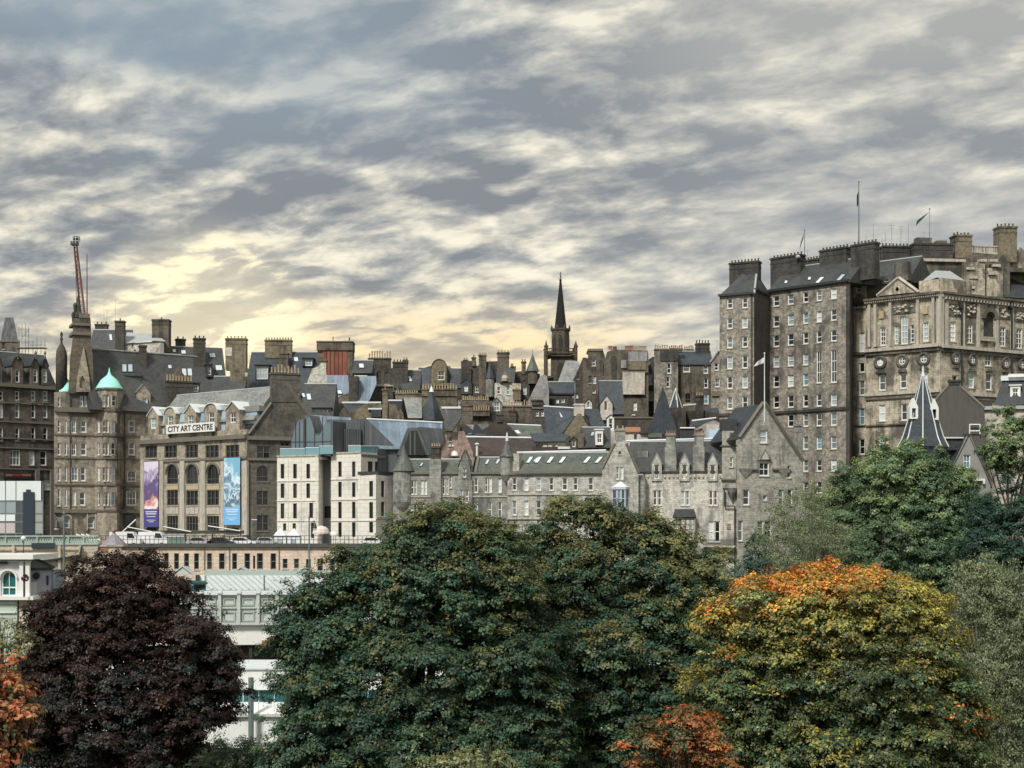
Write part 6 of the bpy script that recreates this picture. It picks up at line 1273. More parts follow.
house('blue_roofed_close', 'long blue slate roof with two white windows below the church spire', 546, 574, 334, 398.5, [(556.2, 399.2, 559, 402.8, 's11'), (561.5, 398.6, 564.5, 402.5, 's11')], 'brownd', ('p', 545, 575, 393, 382, 4), (), zb=20, rmat='slateb', depth=5, extra=lambda b, f, pl: band(b, f, 545, 575, 393, 394.5, 0.4, M['dark'], name='gutter'))
house('narrow_pale_gable', 'narrow pale edged gable between the church and the tall brown house', 572, 586, 344, [(572, 383), (579, 367), (583, 357.5), (586, 357.5)], [(577.2, 372, 579.5, 379, 's11', OP), (576, 394, 578, 398, 's11')], 'brownd', None, (), zb=26, depth=3, extra=lambda b, f, pl: bx(b, f, 572.4, 383.2, 575.5, 408, -0.5, 0.15, M['rendg'], 'pale_strip'))
house('tall_brown_house', 'tall brown house with a flat stepped top right of the church', 583, 606, 338, [(583, 358), (588, 358), (588, 350.2), (602.5, 349), (604, 353), (606, 362)], [(592, 359.5, 595.5, 366), (588.6, 376, 591.6, 383, 's12', OP), (593, 376.5, 596, 383.5, 's22'), (592.5, 389.5, 595.5, 393, 's11'), (603.2, 364, 606, 376, 's11', OP)], 'brown', None, (), zb=20, depth=7, extra=lambda b, f, pl: bx(b, f, 588, 348.6, 603, 351, -7, 0.2, M['cap'], 'coping'))
def patched(b, f, pl):
    bx(b, f, 628, 351.5, 647.3, 361.2, -0.1, 0.25, M['rendg'], 'grey_render_panel'); bx(b, f, 628.2, 361.4, 646.5, 370, -0.1, 0.2, M['ochre'], 'bare_stone_panel'); bx(b, f, 622.5, 372.4, 644.8, 394.4, -0.1, 0.7, M['rend'], 'white_render_panel')
    bx(b, f, 611.5, 356, 616, 384, -0.1, 0.25, M['sooty'], 'dark_strip'); bx(b, f, 621.5, 371, 647.6, 372.6, -0.1, 0.5, M['cap'], 'string_course'); bx(b, f, 621, 360, 626.5, 368, -0.1, 0.3, M['rendg'], 'grey_render_panel')  # dark panel standing slightly proud of the wall
    for x, n, pt, h in ((609, 3, 'poto', 3.5), (613.5, 3, 'potd', 3), (625.5, 4, 'poto', 3.5), (630, 3, 'poto', 4), (634.5, 3, 'pot', 3), (639, 6, 'pot', 3.4)):
        for i in range(n): put('chimney_pot', pot_mesh(M[pt], h*0.23), b, f.pt(x+i*1.35, 349.6, -1)-world_loc(b))
house('patched_render_house', 'tall house patched with white and grey render panels and coloured chimney pots', 604, 648.5, 332, [(604, 363), (607, 352), (613, 349.5), (647.5, 350.5), (648.5, 354)], [(633.5, 402.5, 637, 410.5), (632, 413, 635, 415, 's11')], 'brown', None, (), zb=20, depth=8, extra=patched)
house('gothic_dormer_house', 'dark slate house with two white gothic dormers', 583, 624, 318, [(583, 412), (624, 412)], (), 'brownd', ('p', 600, 624, 412, 381, 5), (), zb=20, depth=6, rmat='slateb', dorms=((600.5, 612.5, 395.5, 404, 420, dict(d=0.6, depth=2.5, mat='rend', win=(604.2, 401, 607.5, 410.5, 'a11'))), (585, 592, 399, 403, 412, dict(d=0.3, depth=2.5, mat='rend', win=(587.2, 402, 589.8, 407.5, 'a11'))), (607, 614.5, 415, 418, 431, dict(d=1.6, depth=2.5, mat='white', win=(608.8, 418.5, 612.6, 429, 's12')))))
house('close_alley_house', 'narrow dark house in the gap beside the patched render house', 646, 662, 342, [(646, 361), (653, 356.5), (662, 361)], [(647.4, 373.5, 652.4, 384.5, 's22'), (648, 391.5, 653, 400.5, 's22'), (655.6, 386, 658.6, 396.5)], 'sooty', None, (), zb=20, depth=5, extra=lambda b, f, pl: bx(b, f, 647, 362, 650, 365, -2, 1.0, M['leadw'], 'lead_flashing'))
house('pale_stair_tower', 'pale rubble tower house with coloured pots and two small windows', 654, 678, 328, [(654, 352.5), (660, 350.5), (661, 349.5), (678, 349.5)], [(667, 363.5, 671, 373.5), (666.5, 377, 669.5, 387), (672, 399, 675, 403, 's11')], 'tene', None, [(654.5, 668.5, 348.6, 352, 6, dict(d=-1.5, ph=3.6, mat='brown', pot='pot')), (669, 683, 348.2, 352, 7, dict(d=-2.5, ph=3, mat='brown', pot='poto'))], zb=20, depth=6,
      extra=lambda b, f, pl: (bx(b, f, 660.3, 349.6, 678, 361.2, -0.1, 0.2, M['sooty'], 'sooty_band')))
house('pink_brown_tenement', 'pinkish brown tenement with a dark slate eave and irregular windows', 677, 713, 330, 364, [(683, 363.5, 690, 372), (703.5, 365, 708, 373.5), (704, 378.5, 708, 388), (704, 394, 708.5, 404), (685, 393, 691, 403, 'a22', OP)], 'brown', ('p', 676, 713, 363.5, 351.5, 4), [(695.5, 710, 343, 362, 5, dict(d=-3.2, ph=3, mat='brownd', pot='potd')), (684, 694, 349, 356, 6, dict(d=-4.2, ph=3.4, mat='brown', pot='pot'))], zb=20, depth=6, rmat='slateb')
house('wedged_gable', 'narrow gable with three windows wedged against the tall tenement', 711, 724, 323, [(711, 363), (718, 352), (724, 348)], [(714.3, 363, 718.6, 370.5), (715, 378.5, 719.5, 387, 's22')], 'tene', None, (), zb=20, depth=5, extra=lambda b, f, pl: (bx(b, f, 712, 391, 722, 396, -0.1, 0.4, M['ochre'], 'ledge'), (lambda mb: (mb.tube(f.pt(710.5, 362.5, 0.1), f.pt(718.5, 351, 0.1), 0.28, n=4), mb.build('skew_coping', M['rendg'], b)))(MB())))
# ---- roofs between the skyline and the front row
def cone_big(b, f, pl):
    conical(b, f, 662.8, -5, 386, 436, 17.5, M['slateb'], 4, rot=math.pi/4+0.25, flare=False, fin=0.3)
house('big_cone_roof', 'large blue slate pyramid roof over the dormered cream house', 646, 682, 272, 436, (), 'brownd', None, (), zb=18, depth=8, extra=cone_big)
def lantern(b, f, pl):
    q = f.P(f.s(677), -2, 0); k = q.y/F; z = lambda py: ZC+(HY-py)*k; R = 6.5*k
    mb = MB(); mb.lathe((q.x, q.y, 0), [(R, z(408)), (0.05, z(388.5))], 4, 0.2); mb.build('glass_roof', M['slateb'], b)
    mb = MB()
    for i in range(4): a = 0.2+i*math.pi/2; mb.tube((q.x+R*math.cos(a), q.y+R*math.sin(a), z(408)), (q.x, q.y, z(388)), 0.09, n=5)
    mb.tube((q.x, q.y-R*0.6, z(420)), (q.x, q.y-R*0.4, z(388)), 0.08, n=5); mb.build('white_ridges', M['white'], b)
house('roof_lantern', 'small glass lantern pyramid with white ridges beside the big blue pyramid', 670, 686, 280, 408, (), 'brownd', None, (), zb=18, depth=5, extra=lantern)
house('white_ridged_roofs', 'dark stepped roofs with bright white ridge lines against the tall tenement', 676, 722, 284, [(676, 412), (700, 410), (716, 413), (722, 414)], (), 'brownd', None, [(696, 704, 395, 418, 3, dict(d=0.8, mat='brownd', ph=2, pot='pot'))], zb=18, depth=5, extra=lambda b, f, pl: (
      (lambda mb: (mb.slab([f.pt(699, 408, -4), f.pt(718, 408, -4), f.pt(722, 422, 0), f.pt(694, 422, 0)], 0.25), mb.build('roof', M['slated'], b)))(MB()), (lambda mb: (mb.tube(f.pt(683, 405.5, 0.4), f.pt(696, 404.3, 0.4), 0.14), mb.tube(f.pt(678, 412.5, 0.5), f.pt(684, 412.5, 0.5), 0.14), mb.build('ridge_capping', M['white'], b)))(MB()), bx(b, f, 678, 411, 684, 416, -1, 0.6, M['poto'], 'tiled_hood')))
house('glazed_stair_head', 'pale stair head with a sloping blue glazed roof between front row and tall tenement', 690, 722, 262, [(690, 432), (704, 424), (714, 420), (722, 424)], (), 'rendg', None, (), zb=16, depth=5, extra=lambda b, f, pl: (
      bx(b, f, 706.5, 424.5, 719, 440, -0.1, 0.4, M['rend'], 'white_wall'), (lambda mb: (mb.slab([f.pt(709, 428, 0.1), f.pt(720, 427, 0.1), f.pt(720.5, 439, 1.8), f.pt(708.5, 440, 1.8)], 0.1), mb.build('glazed_roof', M['paneb'], b)))(MB()),
      (lambda mb: (mb.slab([f.pt(691, 419, -3), f.pt(716, 417.5, -3), f.pt(702, 429, 0.2), f.pt(688, 433, 0.2)], 0.2), mb.build('roof', M['slated'], b)))(MB()), (lambda mb: (mb.tube(f.pt(692, 420.8, 0), f.pt(716, 417.8, 0), 0.14), mb.tube(f.pt(680, 428, 0.6), f.pt(695, 428, 0.6), 0.14), mb.build('ridge_capping', M['white'], b)))(MB()), bx(b, f, 680, 428.4, 694, 440, -3, 0.4, M['slated'], 'roof_side')))
house('orange_tiled_shed', 'white walled attic with an orange tiled ridge behind the gabled oriel house', 624, 662, 262, 434, [(634, 434.5, 637, 439.5, 's11', OP)], 'rend', None, (), zb=16, depth=4, extra=lambda b, f, pl: (
      (lambda mb: (mb.slab([f.pt(625, 427, -2), f.pt(640, 427, -2), f.pt(641, 431.6, 0.3), f.pt(624.5, 431.8, 0.3)], 0.2), mb.build('tiled_roof', M['poto'], b)))(MB()), bx(b, f, 648, 433, 662, 437.5, -0.1, 0.5, M['slateg'], 'moss_roof'), bx(b, f, 640, 431, 650, 433.5, -1, 0.6, M['brownd'], 'ridge_bricks')))
house('long_brown_eave', 'plain dark brown wall under the patched render house', 614, 676, 306, [(614, 417.5), (676, 417)], (), 'brownd', ('f', 417.5), (), zb=18, depth=5)
house('pale_chimney_gable', 'ochre gable house with a pale square chimney and two slate slopes', 541, 607, 276, [(541, 434), (564, 434), (566, 430), (577.5, 413.5), (581, 413.5), (592, 434), (607, 434)], [(567, 436, 571, 442, 'a11', OP)], 'ochre', None, [(573.6, 584.5, 403.6, 416, 0, dict(d=-0.3, th=1.6, mat='rend'))], zb=18, depth=2, extra=lambda b, f, pl: (
      (lambda mb: (mb.slab([f.pt(543.5, 406.5, -6), f.pt(574, 408.5, -6), f.pt(577, 414, -2), f.pt(560, 436, 0.2), f.pt(546.5, 434, 0.2)], 0.25), mb.build('roof', M['slateb'], b)))(MB()), (lambda mb: (mb.slab([f.pt(583, 409, -5), f.pt(598.5, 409, -5), f.pt(606.5, 430, 0.1), f.pt(593.5, 430, 0.1)], 0.25), mb.build('roof', M['slateb'], b)))(MB()),
      (lambda mb: (mb.tube(f.pt(543.5, 406.2, -5.9), f.pt(574, 408, -5.9), 0.15), mb.tube(f.pt(585, 408.5, -4.9), f.pt(592, 408.5, -4.9), 0.15), mb.build('ridge_capping', M['leadw'], b)))(MB()),
      (lambda mb: (mb.slab([f.pt(559.3, 412, -4.1), f.pt(561.7, 412, -4.1), f.pt(563.6, 417, -3.0), f.pt(560.9, 417, -3.0)], 0.1), mb.build('skylight', M['skyl'], b)))(MB())))
house('navy_roofed_house', 'low house with a navy slate roof and two bright little windows behind the long block', 532, 571, 258, 446.5, [(543, 442.2, 547, 446.2, 's11'), (548, 442, 551.5, 446.2, 's11'), (555.5, 441, 557.5, 446, 's11')], 'rust', None, (), zb=16, depth=5, rmat='slateb', extra=lambda b, f, pl: (
      (lambda mb: (mb.slab([f.pt(530, 432.8, -4), f.pt(569, 434, -4), f.pt(569, 441.5, 0.3), f.pt(534, 441.5, 0.3)], 0.25), mb.build('roof', M['slateb'], b)))(MB()), bx(b, f, 566, 438, 571, 452, -1, 0.3, M['brownd'], 'party_wall'), bx(b, f, 558, 446.5, 580, 449, -1, 0.8, M['leadw'], 'lead_flashing')))
house('white_box_dormer_house', 'slate house with one tall white box dormer behind the long stone block', 570, 613, 256, 446, (), 'brown', ('p', 583, 612, 446, 427.5, 4), (), zb=16, depth=5, rmat='slate', dorms=((595.5, 603, 430, 432, 445, dict(d=0.5, flat=True, mat='white', rmat='white', win=(597.2, 433.5, 601.8, 443, 's22'))), (570.5, 577, 437, 440, 450, dict(d=0.3, mat='brownd', win=(572, 440.5, 575.5, 447, 's11')))),
      sky=((590.5, 432.5, 593.2, 436, 1.5),), extra=lambda b, f, pl: (bx(b, f, 578, 433, 583.5, 448, -1.5, 0.5, M['brown'], 'party_wall'), bx(b, f, 611, 431, 616, 452, -1, 0.2, M['rend'], 'pale_edge')))
house('stepped_pink_house', 'pinkish stone back building with stepped skyline behind the turreted tenement', 437, 473, 256, [(437, 434.5), (447, 434.5), (447, 440), (458, 440), (458.5, 431), (464, 431), (466, 436), (468.5, 441), (473, 452)], [(449, 437.5, 452, 441, 's11', OP), (448.6, 441.8, 450.6, 446, 's11'), (451.5, 441.8, 453.5, 446, 's11')], 'pink', None, (), zb=16, depth=4,
      extra=lambda b, f, pl: (lambda mb: (mb.lathe(f.pt(454.5, 455, 0.7), [(0.7, -0.2), (0.7, 0), (0.5, 0.5), (0.02, 0.75)], 10), mb.build('dome_light', M['white'], b)))(MB()))
house('rusty_long_roof', 'long rusty brown roof with a white ridge line behind the hanging turret', 463, 536, 264, 455, (), 'brownd', ('p', 463, 536, 456, 437.6, 4.5), (), zb=16, depth=6, rmat='rust', extra=lambda b, f, pl: (
      (lambda mb: (mb.tube(f.pt(466, 436.8, -4.5), f.pt(536, 438, -4.5), 0.2), mb.build('ridge_capping', M['leadw'], b)))(MB()), (lambda mb: (mb.tube(f.pt(477, 456, 0.5), f.pt(477, 444.5, 0.5), 0.2), mb.lathe(f.pt(477, 444.5, 0.5), [(0.42, 0), (0.42, 0.12), (0.05, 0.3)], 8), mb.build('vent_pipe', M['white'], b)))(MB())))
house('twin_gablet_house', 'dark twin gablet roofs under the double pot rows', 463, 505, 276, [(463, 430), (464, 425), (468, 425.5), (473, 430), (478, 425), (482, 430), (492, 424), (505, 424)], [(498, 427, 501, 432, 's11', OP)], 'slated', None, (), zb=18, depth=4, extra=lambda b, f, pl: (
      (lambda mb: (mb.slab([f.pt(466.5, 424.6, -3), f.pt(474, 424.8, -3), f.pt(472, 434, 0.3), f.pt(468, 434, 0.3)], 0.2), mb.build('roof', M['slatel'], b)))(MB()), (lambda mb: (mb.slab([f.pt(478, 424, -3), f.pt(488, 424, -3), f.pt(492, 435, 0.3), f.pt(475, 435, 0.3)], 0.2), mb.build('roof', M['slateg'], b)))(MB())))
house('brown_valley_gable', 'rusty brown gable sloping down to a slate roof with a bright rooflight', 486, 542, 270, [(486, 434), (492, 424), (496, 419.5), (503, 419.5), (520, 437), (542, 437)], (), 'rust', None, [(496.5, 503, 413.5, 422, 2, dict(d=0.3, mat='brownd', ph=1.5, pot='potd'))], zb=18, depth=2, extra=lambda b, f, pl: (
      (lambda mb: (mb.slab([f.pt(507, 424.6, -4), f.pt(541, 426, -4), f.pt(545, 437, 0.2), f.pt(517, 437, 0.2)], 0.2), mb.build('roof', M['slateg'], b)))(MB()), (lambda mb: (mb.tube(f.pt(507, 424.2, -3.9), f.pt(541, 425.6, -3.9), 0.16), mb.build('ridge_capping', M['leadw'], b)))(MB()), (lambda mb: (mb.slab([f.pt(514.5, 430.2, -1.9), f.pt(518, 430.2, -1.9), f.pt(521, 433.2, -1.0), f.pt(517, 433.2, -1.0)], 0.1), mb.build('skylight', M['skyl'], b)))(MB())))
house('pale_cap_roof_house', 'slate roof with a pale flat capping beside the dark pyramid roof', 440, 470, 286, [(440, 432), (470, 432)], (), 'brown', None, [(462, 473, 404.5, 432, 0, dict(d=0.3, mat='brown', th=2))], zb=18, depth=5, extra=lambda b, f, pl: (
      (lambda mb: (mb.slab([f.pt(442, 407.5, -4), f.pt(461, 408, -4), f.pt(461.5, 417, -2), f.pt(452, 431, 0.2), f.pt(446, 431, 0.2)], 0.25), mb.build('roof', M['slate'], b)))(MB()), bx(b, f, 441.5, 406.5, 461, 408.6, -5, -3.6, M['leadw'], 'flat_capping'), (lambda mb: (mb.slab([f.pt(442, 408, -4), f.pt(446, 408.5, -3.8), f.pt(452, 431, 0.1), f.pt(447, 431, 0.1)], 0.2), mb.build('hip_slope', M['slatel'], b)))(MB())))
house('plain_terrace', 'plain dark terrace wall with two small windows glimpsed between the middle roofs', 500, 560, 312, 408, G([(536, 539), (541, 544)], [(411, 416)]), 'brownd', ('f', 408), (), zb=18, depth=5)
house('sooty_terrace', 'long sooty stone terrace seen between the skyline houses', 440, 690, 362, 392, (), 'sooty', ('f', 392), (), zb=26, depth=5)
# ---- tower crane far behind
def crane():
    D = 520; p = at(79, 335, D); b = T('tower_crane', 'red lattice crane jib rising almost upright behind the spired gable', 'crane', at(83, 335, D))
    w = 0.75; A, B = at(83, 318, D), at(75.5, 246, D)
    d = (B-A); L = d.length; d.normalize(); sx = Vector((d.z, 0, -d.x)).normalized(); sy = Vector((0, 1, 0))
    mb = MB(); n = 16
    def c(i, q, k=1.0): return A+d*(L*i/n)+sx*(w*q[0]*(1-0.35*i/n))+sy*(w*q[1]*(1-0.35*i/n))
    Q = ((-1, -1), (1, -1), (1, 1), (-1, 1))
    for q in Q: mb.tube(c(0, q), c(n, q), 0.17, n=5)
    for i in range(n):
        for j in range(4): mb.tube(c(i, Q[j]), c(i+1, Q[(j+1) % 4]), 0.07, n=4)
        mb.tube(c(i, Q[0]), c(i, Q[1]), 0.07, n=4)
    mb.build('lattice_jib', M['crane'], b)
    mb = MB(); h = at(75, 241, D); mb.lbox(h.x-1.3, h.x+1.1, h.y-1, h.y+1, h.z-1.5, h.z-0.2); mb.lbox(h.x-0.5, h.x+1.6, h.y-0.6, h.y+0.6, h.z-0.2, h.z+1.6); mb.build('jib_head', M['dark'], b)
    mb = MB()
    for x in (72.2, 75.5, 79): mb.tube(at(x, 243, D-1), at(x, 236, D-1), 0.1, n=4)
    mb.tube(at(72, 237.5, D-1), at(79.5, 237.5, D-1), 0.1, n=4); mb.tube(at(72, 241, D-1), at(79.5, 241, D-1), 0.1, n=4); mb.build('head_railing', M['leadw'], b)
    mb = MB(); mb.tube(at(76.5, 246, D), at(79.5, 318, D), 0.1, n=4); mb.tube(at(75, 246, D), at(77, 318, D), 0.08, n=4); mb.build('hoist_ropes', M['dark'], b)
    b2 = T('red_mast', 'thin red mast standing just right of the crane jib', 'mast', at(87, 330, D-8)); mb = MB(); mb.tube(at(87, 330, D-8), at(87, 254, D-8), 0.28, 0.14, 6); mb.build('mast', M['crane'], b2)
crane()
for px, y0, y1, lb in ((104, 308, 324, 'faint short aerial left of the cream attic house'), (107, 310, 325, 'second faint aerial left of the cream attic house'), (115.4, 300, 322, 'longest faint aerial, above the narrow chimney of the cream attic house'), (717, 340, 351, 'small aerial above the pink brown tenement stack')): aerial(px, 322, y0, y1, lb, 1 if y0 == 340 else 0, 0.03, 'thin aerials on the left hand roofs')
# ================================================================== railway station buildings and bridge, below the street
def station_wall():
    f = Fac(92, 214, 420, 214); b = T('station_building', 'long beige station building with a row of narrow windows under a dark coping', 'building', base(f, 92, 420, 0))
    tall = [(164, 168.6), (174.2, 178.9), (184.2, 189), (194, 199), (207, 212), (219, 224.6), (232, 237.2), (244.5, 250), (257, 263), (270.4, 276.2)]
    W = [(x0, 553.2, x1, 569.5, 's12', {'f': M['steel'], 'p': M['paned']}) for x0, x1 in tall]+[(253, 555.5, 255.2, 569, 'n11', OP)]
    W += [(x0, 559, x1, y1, 's12', {'f': M['steel'], 'p': M['paned']}) for x0, x1, y1 in ((282.6, 287.6, 568.5), (294, 299, 568.5), (306, 311, 571), (317.5, 322.8, 572), (329.5, 335, 572), (342, 347, 572), (355, 360, 572), (368, 373, 572))]
    W += [(105, 556, 110, 569, 's12', OP), (120, 556, 125, 569, 's12', OP), (140, 556, 145, 569, 's12', OP)]
    wall(b, f, [(92, 546.8), (420, 546.8)], 0, W, M['beige'], 1.9, smat=M['beige'])
    bx(b, f, 92, 543.6, 420, 547.2, -1.95, 0.45, plain('dark_coping', (0.07, 0.072, 0.068), 0.8, 0, 0.25, 1), 'coping'); band(b, f, 92, 420, 548.2, 549.2, 0.12, M['beige'])
    for x in (204, 229, 278.5): bx(b, f, x, 547, x+0.8, 576, 0, 0.15, M['cap'], 'downpipe')
    mb = MB(); z0 = f.z(200, 543.6, -0.7); a0, a1 = f.s(92, -0.7), f.s(420, -0.7); n = 74
    for i in range(n+1):
        a = a0+(a1-a0-0.06)*i/n; mb.box(f, a, a+0.07, z0, z0+1.15, -0.73, -0.67)
    for h in (0.6, 1.12): mb.tube(f.P(a0, -0.7, z0+h), f.P(a1, -0.7, z0+h), 0.035, n=5)
    mb.build('railing', M['dark'], b)
station_wall()
def corner_lodge():
    f = Fac(100, 209.5, 123, 209.5); b = T('roofed_pier', 'squat stone pier with a low lead roof, ball finial and a small orange plaque', 'pier', base(f, 100, 123, 0))
    wall(b, f, [(100.5, 545.6), (121.5, 545.6)], 0, (), M['buff'], 2.6)
    bx(b, f, 99.5, 545, 122.5, 546.6, -2.7, 0.25, M['capl'], 'cornice'); bx(b, f, 100.5, 547.5, 108, 552.2, 0, 0.1, M['poto'], 'plaque')
    c = f.P(f.s(111.5), -1.3, f.z(111.5, 545)); R = 1.75
    mb = MB(); mb.lathe(c, [(R, 0), (R*0.9, 0.25), (R*0.55, 0.9), (R*0.22, 1.4), (0.16, 1.7)], 8, math.pi/8); mb.build('lead_roof', plain('purple_lead', (0.22, 0.20, 0.23), 0.5, 0, 0.2), b)
    mb = MB(); mb.lathe(c+Vector((0, 0, 1.65)), [(0.05, 0), (0.3, 0.15), (0.4, 0.4), (0.3, 0.65), (0.03, 0.8)], 10); mb.build('ball_finial', M['pink'], b, True)
corner_lodge()
def bridge():
    f = Fac(-60, 181, 98, 188); b = T('road_bridge', 'buff stone road bridge with a pale green cast iron parapet at the left', 'bridge', base(f, 0, 98, 0))
    wall(b, f, [(-60, 545), (98, 544.5)], 0, (), M['buff'], 3.0)
    gr = plain('pale_green_iron', (0.42, 0.52, 0.48), 0.55, 0, 0.12, 1.5)
    mb = MB(); z0, z1 = f.z(20, 545), f.z(20, 535.5); a0, a1 = f.s(-60), f.s(98)
    mb.box(f, a0, a1, z1-0.16, z1, -0.3, 0.1); mb.box(f, a0, a1, z0, z0+0.2, -0.3, 0.15)
    n = 90
    for i in range(n):
        a = a0+(a1-a0)*i/n; w = (a1-a0)/n
        if i % 9 == 0: mb.box(f, a, a+w*0.8, z0+0.2, z1-0.16, -0.25, 0.08); continue
        mb.tube(f.P(a, -0.1, z0+0.2), f.P(a+w, -0.1, z1-0.16), 0.05, n=4); mb.tube(f.P(a+w, -0.1, z0+0.2), f.P(a, -0.1, z1-0.16), 0.05, n=4)
    mb.build('parapet', gr, b)
    band(b, f, -60, 78, 549.5, 550.6, 0.15, M['capl']); band(b, f, -60, 80, 558, 560, 0.5, M['capl'], name='ledge')
    for x in (-30, 12, 58, 79): bx(b, f, x, 545.5, x+2.5, 590, 0, 0.35, M['buff'], 'pilaster')
    bx(b, f, 31.5, 543, 55, 547.8, 0.1, 0.35, plain('dark_sign', (0.035, 0.05, 0.06), 0.5), 'blank_sign')
    mb = MB(); mb.tube(f.pt(44, 561, 0.5), f.pt(80, 556, 0.5), 0.16, n=5); mb.tube(f.pt(80, 556, 0.5), f.pt(82, 546, 0.5), 0.12, n=5); mb.build('sloping_pipe', M['dark'], b)
    for i in range(3):
        mb = MB(); mb.tube(f.pt(76+i*5, 534.5, -1.5), f.pt(92+i*4, 540.5, -1.0), 0.12, n=4); mb.build('ramp_rail', M['white'], b)
bridge()
def awnings():
    f = Fac(120, 232, 246, 232)
    b = T('street_canopy', 'long dark flat canopy with white edging along the gallery pavement', 'canopy', base(f, 120, 246, ST))
    bx(b, f, 126, 530.5, 242, 533.8, -2, 0, plain('dark_canopy', (0.05, 0.06, 0.055), 0.6, 0, 0.2), 'roof')
    bx(b, f, 150, 535, 184, 537, -1.6, -0.2, M['leadw'], 'fascia'); bx(b, f, 161, 537, 185, 545, -1.5, -0.3, plain('sea_green_board', (0.16, 0.25, 0.22), 0.5), 'hoarding_board')
    for x in (128, 152, 185, 212, 240): bx(b, f, x, 533.8, x+0.9, 549, -0.3, -0.1, M['dark'], 'post')
    for (x0, y0, x1, y1) in ((127, 527, 152, 532), (122.5, 532, 136, 519.5), (163, 526.8, 191, 531.8), (208, 526, 240, 531)):
        mb = MB(); mb.tube(f.pt(x0, y0, 0.6), f.pt(x1, y1, 0.2), 0.10, n=4); mb.build('white_strut', M['white'], b)
awnings()
# ---- glazed train shed roof
def shed():
    f = Fac(203, 197, 420, 197); b = T('glazed_station_roof', 'long pale glazed station roof with slanting glazing bars', 'roof', base(f, 203, 420, 0))
    glz = plain('pale_roof_glass', (0.53, 0.58, 0.60), 0.3, 0, 0.2, 0.7, dirt=0.3); gb = plain('pale_green_paint', (0.34, 0.40, 0.38), 0.55, 0, 0.08)
    e0, e1, r0, r1 = f.pt(205, 590, 0), f.pt(420, 590, 0), f.pt(205, 575.4, -7), f.pt(420, 575.4, -7)
    mb = MB(); mb.slab([e0, e1, r1, r0], 0.12); mb.build('glazing', glz, b)
    mb = MB(); n = 34
    for i in range(n+1):
        t = i/n; p = e0.lerp(e1, t); q = r0.lerp(r1, min(t, 1.0)); mb.tube(p+Vector((0, 0, 0.07)), q+Vector((-2.2, 0, 0.07)), 0.07, n=4)
    mb.build('glazing_bars', gb, b)
    for (y0, y1, d, nm) in ((570.6, 575.6, -7.0, 'ridge_box'), (590, 593.6, 0.2, 'gutter')): bx(b, f, 204, y0, 420, y1, d-0.8, d, gb, nm)
    for x in (212, 230, 248, 264, 282, 300, 318, 340): bx(b, f, x, 588, x+1, 620, -0.4, -0.1, gb, 'post')
    bx(b, f, 263.5, 575.5, 264.8, 592, 0.25, 0.45, M['steel'], 'flue')
    wall(b, f.off(-0.9), [(205, 593), (420, 593)], 0, (), M['leadw'], 0.5, name='wall')
    f2 = f.off(-9)
    for xa, xb, yt in ((173, 192, 566.5), (232, 250, 567.5), (291, 318, 568)):        # small ridge and furrow gables behind
        mb = MB(); mb.prism(f2, [f2.sz(xa, 574), f2.sz((xa+xb)/2, yt), f2.sz(xb, 574)], 0, -3); mb.build('roof_monitor', glz, b)
        mb = MB(); mb.tube(f2.pt(xa, 574, 0.05), f2.pt((xa+xb)/2, yt, 0.05), 0.12, n=4); mb.tube(f2.pt((xa+xb)/2, yt, 0.05), f2.pt(xb, 574, 0.05), 0.12, n=4); mb.build('monitor_trim', gb, b)
shed()
def kiosk():
    f = Fac(186, 190, 207, 190); b = T('teal_kiosk', 'small teal kiosk with a bright blue poster and a pale sloping roof', 'kiosk', base(f, 186, 207, 0))
    wall(b, f, [(188, 581), (206, 581)], 0, (), plain('teal_paint', (0.03, 0.13, 0.125), 0.5), 2.5)
    bx(b, f, 193, 582.5, 206.5, 584.5, -0.3, 0.5, plain('dark_teal', (0.015, 0.06, 0.055), 0.5), 'hood'); bx(b, f, 188.4, 584, 193.6, 592, 0, 0.12, plain('blue_poster', (0.10, 0.30, 0.60), 0.4, 0, 0.35, 1.2), 'poster'); bx(b, f, 195.5, 575, 199, 582, -1, -0.5, M['dark'], 'flue')
    mb = MB(); mb.slab([f.pt(176, 584, 0.5), f.pt(190, 578.5, 0.5), f.pt(192, 577, -3), f.pt(178, 582, -3)], 0.2); mb.build('sloping_roof', M['leadw'], b); bx(b, f, 176, 583.5, 191, 590, -2.8, 0.2, M['cap'], 'side_wall')
    bx(b, f, 199, 575.5, 204.5, 583, -2.4, -1.0, M['white'], 'white_box')
kiosk()
